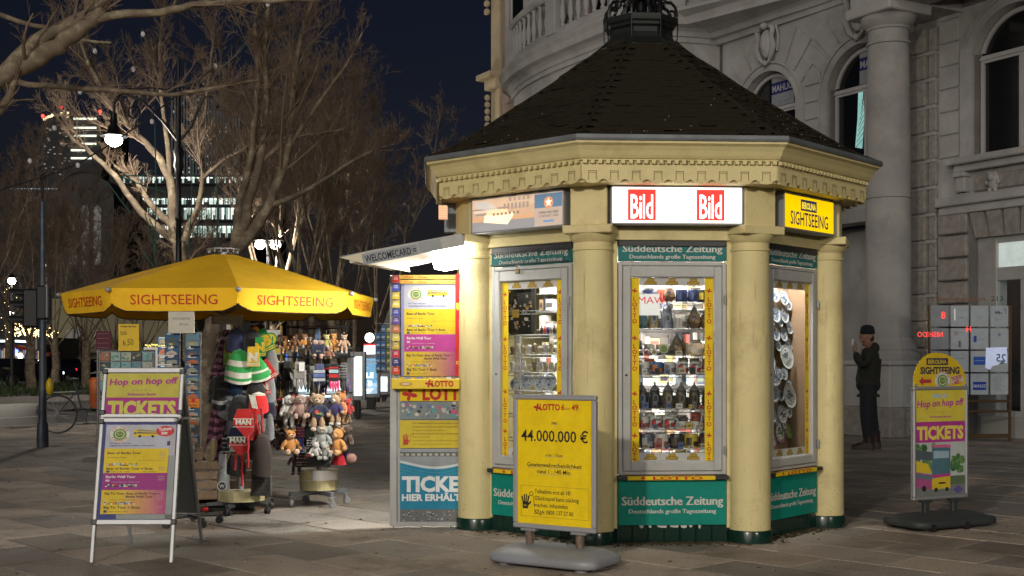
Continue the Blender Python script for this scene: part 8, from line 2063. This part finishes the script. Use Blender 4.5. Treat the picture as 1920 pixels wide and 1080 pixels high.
# ---------------------------------------------------------------- traffic light
TLY = 18.4
tl = thing('traffic_light', 'dark traffic light pole with heads turned away and a yellow push button', 'traffic light', (P(80,838,TLY).x, TLY, 0))
b = MB(); b.lathe([(.085,0),(.088,.10),(.080,.34),(.06,.38),(.056,.45),(.052,1.5),(.050,2.4),(.044,3.0),(.04,3.62),(.03,3.66)], n=18); b.build('pole', mat('blue_grey_pole', (.055,.07,.10), .45, metal=.3, dirt=(.2,.2,.18), dscale=4, damt=.6), tl, smooth=50)
b = MB(); b.tube([(0,0,3.6),(0,0,4.0)], .02, 6); b.ell((0,0,4.02),(.05,.05,.05),8,6); b.build('finial', M_BLACK, tl)
b = MB(); b.cbox(-.30,-.06,-.02,.30,1.78,2.36,.03); b.cbox(-.06,.09,-.10,.10,1.9,2.4,.02); b.build('signal_head', M_BLACK, tl)
for z in (1.86,2.08,2.26):
    b = MB(); b.M = Matrix.Translation((-.30,.12,z)); b.loft([[(x,.11*math.cos(a),.10*math.sin(a)+ (.0 if x==0 else .01)) for a in [PI*i/10-.2 for i in range(11)]] for x in (0,-.22)], closed=False, caps=False); b.build('visor', M_BLACK, tl)
b = MB(); b.cbox(-.02,.11,-.09,-.02,1.92,2.40,.01); b.build('bracket', M_ZINC, tl)
b = MB(); b.ell((.12,-.04,.90),(.055,.06,.13),12,9); b.build('push_button', mat('yellow_button', (.60,.42,.01), .4), tl, smooth=60)
b = MB(); b.cbox(-.085,-.06,-.07,.05,1.45,1.62,.01); b.build('small_plate', M_GREYFRAME, tl)
# ---------------------------------------------------------------- bicycle and orange bin
BY = 21.6
bk = thing('bicycle', 'dark city bicycle parked sideways behind the magnet rack', 'bicycle', (P(163,812,BY).x, BY, 0), R(4))
for sx in (-.50,.52):
    b = MB(Matrix.Translation((sx,0,.345))); n=32
    b.loft([[(((.325)+.018*math.cos(q))*math.cos(a), .018*math.sin(q), ((.325)+.018*math.cos(q))*math.sin(a)) for q in [2*PI*j/6 for j in range(6)]] for a in [2*PI*i/n for i in range(n+1)]], True, False); w2 = b.build('wheel', M_BLACK, bk, smooth=60)
    b = MB(Matrix.Translation((sx,0,.345)))
    for i in range(16): a=2*PI*i/16; b.tube([(0,0,0),(.31*math.cos(a),0,.31*math.sin(a))], .0022, 3)
    b.ell((0,0,0),(.03,.05,.03),8,6); b.build('spokes', M_ALU, w2, kind='stuff')
    b = MB(Matrix.Translation((sx,0,.345))); b.loft([[(.365*math.cos(a),y_,.365*math.sin(a)) for y_ in (-.025,.025)] for a in [R(q) for q in range(0 if sx<0 else 20,190,10)]], closed=False, caps=False); b.build('mudguard', M_BLACK, bk)
b = MB(); F_=[(-.50,0,.345),(-.28,0,.86),(-.08,0,.32),(.34,0,.80),(.52,0,.345)]
b.tube([(-.06,0,.33),(-.22,0,.92)],.016,6); b.tube([(-.06,0,.33),(.34,0,.70)],.020,6); b.tube([(-.18,0,.72),(.32,0,.80)],.017,6); b.tube([(-.5,0,.345),(-.06,0,.33)],.010,6); b.tube([(-.5,0,.345),(-.18,0,.74)],.010,6); b.tube([(.30,0,1.0),(.36,0,.66),(.52,0,.345)],.015,6); b.build('frame', mat('bike_grey', (.10,.11,.13), .35, metal=.4), bk)
b = MB(); b.ell((-.25,0,.95),(.13,.07,.035),12,7); b.build('saddle', M_BLACK, bk, smooth=60)
b = MB(); b.tube([(.12,-.26,1.06),(.26,-.24,1.08),(.30,0,1.02),(.26,.24,1.08),(.12,.26,1.06)],.012,6); b.build('handlebar', M_ALU, bk)
b = MB(); b.tube([(-.2,.05,.74),(-.75,.05,.72),(-.75,-.05,.72),(-.2,-.05,.74)],.007,5); b.tube([(-.72,.05,.72),(-.5,.05,.36)],.006,4); b.build('luggage_rack', M_ALU, bk)
b = MB(); b.tube([(-.06,.0,.33),(.02,-.07,.20)],.010,5); b.cbox(-.03,.07,-.13,-.06,.18,.20,.004); b.M=Matrix.Translation((-.06,-.03,.33)) @ Matrix.Rotation(R(90),4,'X'); b.lathe([(.09,-.004),(.09,.004)],n=18); b.build('crankset', M_DKMETAL, bk)
t = thing('waste_bin', 'orange waste bin on a post behind the magnet rack', 'bin', (P(181,800,17.5).x, 17.5, 0))
b = MB(); b.lathe([(.06,.62),(.09,.66),(.10,1.0),(.08,1.04),(.06,1.05)], n=18); b.build('bin_body', mat('orange_bin', (.60,.14,.03), .5), t, smooth=40)
b = MB(); b.tube([(.1,.08,0),(.1,.08,1.2)], .03, 8); b.build('post', M_DKMETAL, t)
# ---------------------------------------------------------------- bus stop signs, shelter, lit poster cases
YELS, GRN = (.65,.52,.02), (.02,.20,.06)
for (px, py, Y, lab) in ((412,620,24,'round yellow and green H bus stop sign above the hat stand'),(508,636,27,'second round H bus stop sign between the stands')):
    p = P(px, py, Y); t = thing('bus_stop_sign', lab, 'sign', (p.x, Y, 0)); 
    b = MB(); b.tube([(.22,0.04,0),(.22,0.04,p.z+.3)], .03, 8); b.build('post', mat('yellow_post', (.55,.36,.05), .5), t)
    b = MB(); b.cbox(-.22,.22,-.02,.02,p.z-.34,p.z+.20,.01); b.build('panel', M_WHITEP, t)
    b = MB(); b.col=YELS; b.disc(0,p.z,.145,-.022,28); b.col=GRN; b.ring(0,p.z,.115,.145,-.0235,28); b.text('H', 0, p.z-.06, .12, -.024, col=GRN, width=.11, bold=.03); b.col=(.6,.4,.03); b.quad(-.2,.2,p.z-.30,p.z-.20,-.022); b.build('emblem', printmat('lit_stop_sign', em=.35), t)
def poster_case(px0, px1, pt, pb, Y, label, fn, rz=0, legs=True):
    x0, x1 = P(px0,0,Y).x, P(px1,0,Y).x; zt, zb = P(0,pt,Y).z, P(0,pb,Y).z; w_ = (x1-x0)/2
    t = thing('poster_case', label, 'poster case', ((x0+x1)/2, Y, 0), rz)
    b = MB(); b.cbox(-w_-.07,-w_,-.1,.1,zb-.1,zt+.1,.01); b.cbox(w_,w_+.07,-.1,.1,zb-.1,zt+.1,.01); b.cbox(-w_,w_,-.1,.1,zt,zt+.1,.01); b.cbox(-w_,w_,-.1,.1,zb-.1,zb,.01); b.build('frame', M_ALU, t)
    b = MB(); fn(b, -w_, w_, zb, zt, -.06); b.build('lit_poster', M_LITB, t)
    b = MB(); b.cbox(-w_+.05,w_-.05,-.08,.08,0,zb-.1,.01); b.build('foot', M_BLACK, t)
    return t
def ad1(b,x0,x1,z0,z1,y):
    b.col=(.55,.66,.58); b.quad(x0,x1,z0,z1,y)
    for i in range(7): b.col=(.36,.40,.28); b.line(x0+.05,z0+.25+i*.08,x1-.05,z0+.15+i*.08,.012,y-.002)
def ad2(b,x0,x1,z0,z1,y):
    b.col=(.12,.26,.38); b.quad(x0,x1,z0,z1,y); b.col=(.22,.34,.44); b.quad(x0,x1,z0,z0+(z1-z0)*.3,y-.001); b.col=(.16,.2,.26); b.quad(x0,x1,z1-.12,z1-.06,y-.001)
    for i, s_ in enumerate(('LE','TO','%')): b.text(s_, x0+.14, z1-.5-i*.21, .13, y-.003, col=(.8,.85,.85), width=.2 if i!=1 else .12, bold=.05)
def ad3(b,x0,x1,z0,z1,y): b.col=(.6,.72,.76); b.quad(x0,x1,z0,z1,y)
poster_case(664,680,668,742,27,'narrow lit poster case of the bus shelter with pale drawing', ad1)
poster_case(684,708,672,738,32,'lit blue poster case with white sale lettering beside the door leaf', ad2)
poster_case(713,727,706,734,38,'pale glowing poster case half behind the door leaf', ad3)
poster_case(560,640,700,745,36,'wide glowing shelter panel behind the plush rack', ad3)
bs_ = thing('bus_shelter', 'bus shelter of grey posts and dark roof beam behind the plush rack', 'bus shelter', (P(620,770,27.5).x, 27.5, 0))
b = MB()
b.cbox(fx(bs_,540,27.5), fx(bs_,664,27.5), -.2, 1.2, fz(656,27.5), fz(650,27.5), .02); b.build('roof', M_ZINC, bs_)
b = MB(); b.cbox(fx(bs_,600,27.5), fx(bs_,662,27.5), -.25, -.2, fz(668,27.5), fz(657,27.5), .01); b.build('name_beam', M_DKMETAL, bs_)
b = MB(); b.text('KURFÜRSTENDAMM UHLANDSTR', (fx(bs_,604,27.5)+fx(bs_,660,27.5))/2, fz(665,27.5), .06, -.255, col=(.5,.5,.5), width=.55); b.build('lettering', M_PRINT, bs_)
for px in (545,600,655,664):
    b = MB(); b.cbox(fx(bs_,px,27.5)-.05, fx(bs_,px,27.5)+.05, -.05, .05, 0, fz(654,27.5), .01); b.build('post', M_ALU, bs_)
b = MB(); b.quad(fx(bs_,545,27.5), fx(bs_,655,27.5), .2, fz(668,27.5), 1.0); b.build('pane', M_GLASS, bs_)
t = thing('globe_sign', 'white glowing round globe over a red and white lit box left of the door leaf', 'sign', P(693,633,33))
b = MB(); b.ell((0,0,0),(.13,.13,.13),14,10); b.build('globe', emit('white_globe', (1,1,1), 2.5), t); b = MB(); b.col=(.75,.78,.8); b.box(-.15,.15,-.05,.05,-.45,-.21); b.col=(.6,.03,.03); b.box(-.15,.15,-.052,.05,-.21,-.17); b.build('box', M_LITB, t); b = MB(); b.tube([(0,.06,-P(693,633,33).z),(0,.06,-.1)], .03, 6); b.build('post', M_ZINC, t)
t = thing('rough_pole', 'thin pale pole standing above the bus shelter', 'pole', (P(665,0,27).x-.0, 27, 0))
b = MB(); b.tube([(0,0,0),(0,0,fz(596,27))], .045, 7); b.build('pole', M_BARK, t)
t, w_, zt = bld('shop_front', 'bright white shop front glowing between the stands', 395, 560, 655, 60, 4, M_FARDK)
b = MB(); 
for i in range(14): b.col=rr.choice([(.5,.55,.6),(.3,.36,.42),(.6,.6,.55),(.12,.15,.2)]); x=398+i*11.5; b.quad(fx(t,x,60),fx(t,x+10,60),.3,fz(670,60)-rr.uniform(0,.2),-.1)
b.col=(.03,.10,.5); b.quad(fx(t,537,60),fx(t,560,60),fz(671,60),fz(662,60),-.15); b.build('glass_front', M_LITB, t)
t = thing('fairy_garland', 'warm light garland over a white kiosk roof behind the postcards', 'lights', P(292,648,48)); b = MB(); b.col=(.9,.75,.2)
for i in range(30): b.ell((i*.022*1.6-.4, 0, rr.uniform(-.05,.05)), (.02,.02,.025), 5, 4)
b.build('bulbs', printmat('garland', em=2), t, kind='stuff'); b = MB(); b.col=(.45,.42,.40); b.box(-.5,.75,.1,.5,-1.0,-.06); b.build('stall_wall', printmat('lit_stall', em=.5), t)
# ================================================================ the man by the pier
py_, px_ = 842, 1628
PYY = GY(py_); man = thing('person', 'man in dark parka and beanie raising a hand to his mouth by the tall column', 'person', (P(px_,0,PYY).x, PYY, 0), R(-14))
def skin(name, verts, edges, m, parent, sub=2, root=0, flat=None):
    me = bpy.data.meshes.new(name); me.from_pydata([v[0] for v in verts], [], [] ) if False else me.from_pydata([v[0] for v in verts], edges, [])
    o = bpy.data.objects.new(name, me); col_link(o)
    md = o.modifiers.new('s', 'SKIN'); md.use_smooth_shade = True
    sv = me.skin_vertices[0].data if me.skin_vertices else None
    if sv is None:
        bpy.context.view_layer.objects.active = o; o.select_set(True)
        bm = bmesh.new(); bm.from_mesh(me); bm.verts.layers.skin.verify(); bm.to_mesh(me); bm.free(); sv = me.skin_vertices[0].data
    for i, v in enumerate(verts):
        r_ = v[1]; sv[i].radius = r_ if isinstance(r_, tuple) else (r_, r_); sv[i].use_root = (i == root)
    sm = o.modifiers.new('d', 'SUBSURF'); sm.levels = sub; sm.render_levels = sub
    dg = bpy.context.evaluated_depsgraph_get(); dg.update(); ev = bpy.data.meshes.new_from_object(o.evaluated_get(dg))
    bpy.data.objects.remove(o); ev.name = name; ev.materials.clear(); ev.materials.append(m); ev.polygons.foreach_set('use_smooth', [True]*len(ev.polygons))
    o2 = bpy.data.objects.new(name, ev); col_link(o2); o2.parent = parent; return o2
import bmesh
M_SKIN = mat('skin', (.36,.20,.14), .6); M_JKT = mat('parka', (.020,.022,.016), .85, var=.3, vscale=8, bump=.5, bscale=14); M_JEAN = mat('dark_jeans', (.018,.020,.028), .9, var=.2, vscale=10); M_BOOT = mat('brown_boots', (.028,.015,.009), .55)
# faces -x (left); y: depth; z up
body = [((0,0,.93),.13),((0,0,1.10),.135),((.01,0,1.30),.15),((.02,0,1.43),.12),((0,0,1.50),.062),((-.015,0,1.57),.055),((-.025,0,1.66),.088),((-.02,0,1.72),.072)]
skin('body', body, [(i,i+1) for i in range(7)], M_SKIN, man)
skin('jeans', [((.0,0,.95),.125),((-.01,-.09,.84),.125),((-.035,-.10,.50),.098),((.0,-.10,.12),.080),((.0,.09,.84),.125),((.045,.10,.50),.098),((.10,.11,.12),.078)], [(0,1),(1,2),(2,3),(0,4),(4,5),(5,6)], M_JEAN, man)
skin('parka', [((.0,0,.80),(.155,.19)),((.0,0,.98),(.15,.19)),((.01,0,1.16),(.145,.18)),((.025,0,1.34),(.155,.20)),((.03,0,1.46),(.10,.13)),
     ((.03,-.18,1.42),.075),((-.06,-.25,1.20),.062),((-.17,-.17,1.36),.052),((-.185,-.13,1.40),.046),
     ((.04,.18,1.42),.075),((-.02,.25,1.20),.062),((-.14,.14,1.28),.052),((-.18,.08,1.36),.045)],
     [(0,1),(1,2),(2,3),(3,4),(3,5),(5,6),(6,7),(7,8),(3,9),(9,10),(10,11),(11,12)], M_JKT, man, root=2)
b = MB(); b.ell((.085,0,1.47), (.075,.13,.085), 14, 9); b.build('hood', M_JKT, man, smooth=60)
b = MB(); b.loft([[(.0+.17*math.cos(a),.20*math.sin(a),.76),(.0+.155*math.cos(a),.19*math.sin(a),.80)] for a in [2*PI*i/20 for i in range(21)]], closed=False, caps=False); b.build('hem', M_JKT, man)
for hand, (cx, cy, cz) in (('a',(-.195,-.10,1.50)),('b',(-.19,.05,1.45))):
    ve = [((cx+.01,cy-.02,cz-.09),.022),((cx-.002,cy,cz-.03),.030),((cx-.008,cy,cz),.026)]; ed = [(0,1),(1,2)]
    for q in range(4):
        oy = (-.024+.016*q); n0 = len(ve); l_ = (.034,.042,.040,.030)[q]
        ve += [((cx-.010,cy+oy,cz+.012),.0095),((cx-.004,cy+oy,cz+.012+l_*.6),.009),((cx+.022,cy+oy,cz+.014+l_*.9),.008)]; ed += [(2,n0),(n0,n0+1),(n0+1,n0+2)]
    n0 = len(ve); ve += [((cx+.015,cy-.030,cz-.005),.011),((cx+.035,cy-.028,cz+.022),.009)]; ed += [(1,n0),(n0,n0+1)]
    skin('hand', ve, ed, M_SKIN, man, sub=1)
b = MB(); b.ell((-.02,0,1.655),(.098,.078,.118),16,12); b.ell((-.118,0,1.640),(.020,.013,.020),8,6); b.ell((-.085,0,1.585),(.040,.045,.030),10,7)
for sy in (-1,1): b.ell((-.005,sy*.080,1.645),(.018,.010,.030),8,6)
b.build('head', M_SKIN, man, smooth=60)
b = MB()
for sy in (-1,1): b.ell((-.108,sy*.030,1.668),(.008,.011,.007),8,6)
b.build('eye', mat('eye_dark', (.02,.015,.012), .3), man)
b = MB(); b.ell((-.119,0,1.607),(.006,.022,.006),8,5); b.build('mouth', mat('lips', (.25,.09,.07), .6), man)
b = MB(); b.lathe([(.101,1.675),(.106,1.685),(.106,1.715),(.102,1.72),(.100,1.75),(.085,1.785),(.05,1.805),(.01,1.810)], -.012, 0, 20); b.build('beanie', mat('dark_beanie', (.010,.013,.020), .95, bump=.5, bscale=120), man, smooth=60)
b = MB(); b.ell((.035,0,1.615),(.05,.058,.055),12,8); b.build('hair', mat('dark_hair', (.03,.02,.014), .9), man)
b = MB(); b.lathe([(.088,1.50),(.094,1.53),(.082,1.56)], .0, 0, 16); b.build('collar', mat('pink_collar', (.25,.12,.10), .9), man, smooth=60)
for (sx, sy) in ((-.0,-.10),(.10,.11)):
    b = MB(Matrix.Translation((sx,sy,0))); rings=[]
    for x, hw, z1_ in ((.08,.04,.11),(.04,.055,.19),(-.02,.055,.18),(-.09,.055,.11),(-.17,.055,.085),(-.24,.04,.055)): rings.append([(x,-hw,0),(x,-hw,z1_*.6),(x,-hw*.5,z1_),(x,hw*.5,z1_),(x,hw,z1_*.6),(x,hw,0)])
    b.loft(rings); b.lathe([(.072,.10),(.076,.26)], .0, 0, 12); b.build('boot', M_BOOT, man, smooth=50)
b = MB(); b.cbox(-.235,-.205,-.06,-.02,1.50,1.60,.006); o = b.build('paper_cup', M_WHITEP); o.location = man.location; o.rotation_euler = man.rotation_euler; tag(o, 'small white cup held to the mouth of the man in the parka', 'cup')

# ================================================================ fallen leaves, butts and paper scraps on the paving
rr = random.Random(61); b = MB()
for i in range(420):
    Y = rr.uniform(6.8, 20); X = (rr.uniform(0,1920)-960)/FPX*Y; s = rr.uniform(.006,.022); a = rr.uniform(0,PI)
    if (X-KX)**2+(Y-KY)**2 < 2.4: continue
    b.col = rr.choice([(.10,.06,.03),(.16,.10,.05),(.30,.28,.25),(.05,.04,.03),(.20,.13,.06),(.40,.38,.34)])
    c, s_ = math.cos(a)*s, math.sin(a)*s
    b.add([(X-c,Y-s_,.001),(X+s_*.6,Y-c*.6,.004+s*.3),(X+c,Y+s_,.002),(X-s_*.6,Y+c*.6,.003+s*.4)], [(0,1,2,3)])
b.build('litter', M_PRINT, kind='stuff')
b = MB()          # earth and moss washed up along the kiosk foot
for i in range(900):
    k = rr.choice((0,0,1,7)); x = rr.uniform(-.7,.7); y = -abs(rr.gauss(0,.07))-.02; s = rr.uniform(.003,.012); b.M = KW @ FM(k); b.col = rr.choice([(.04,.03,.015),(.05,.05,.015),(.07,.05,.03)])
    b.box(x-s,x+s,y-s,y+s,.0,s*.7)
b.build('foot_dirt', M_PRINT, kind='stuff')
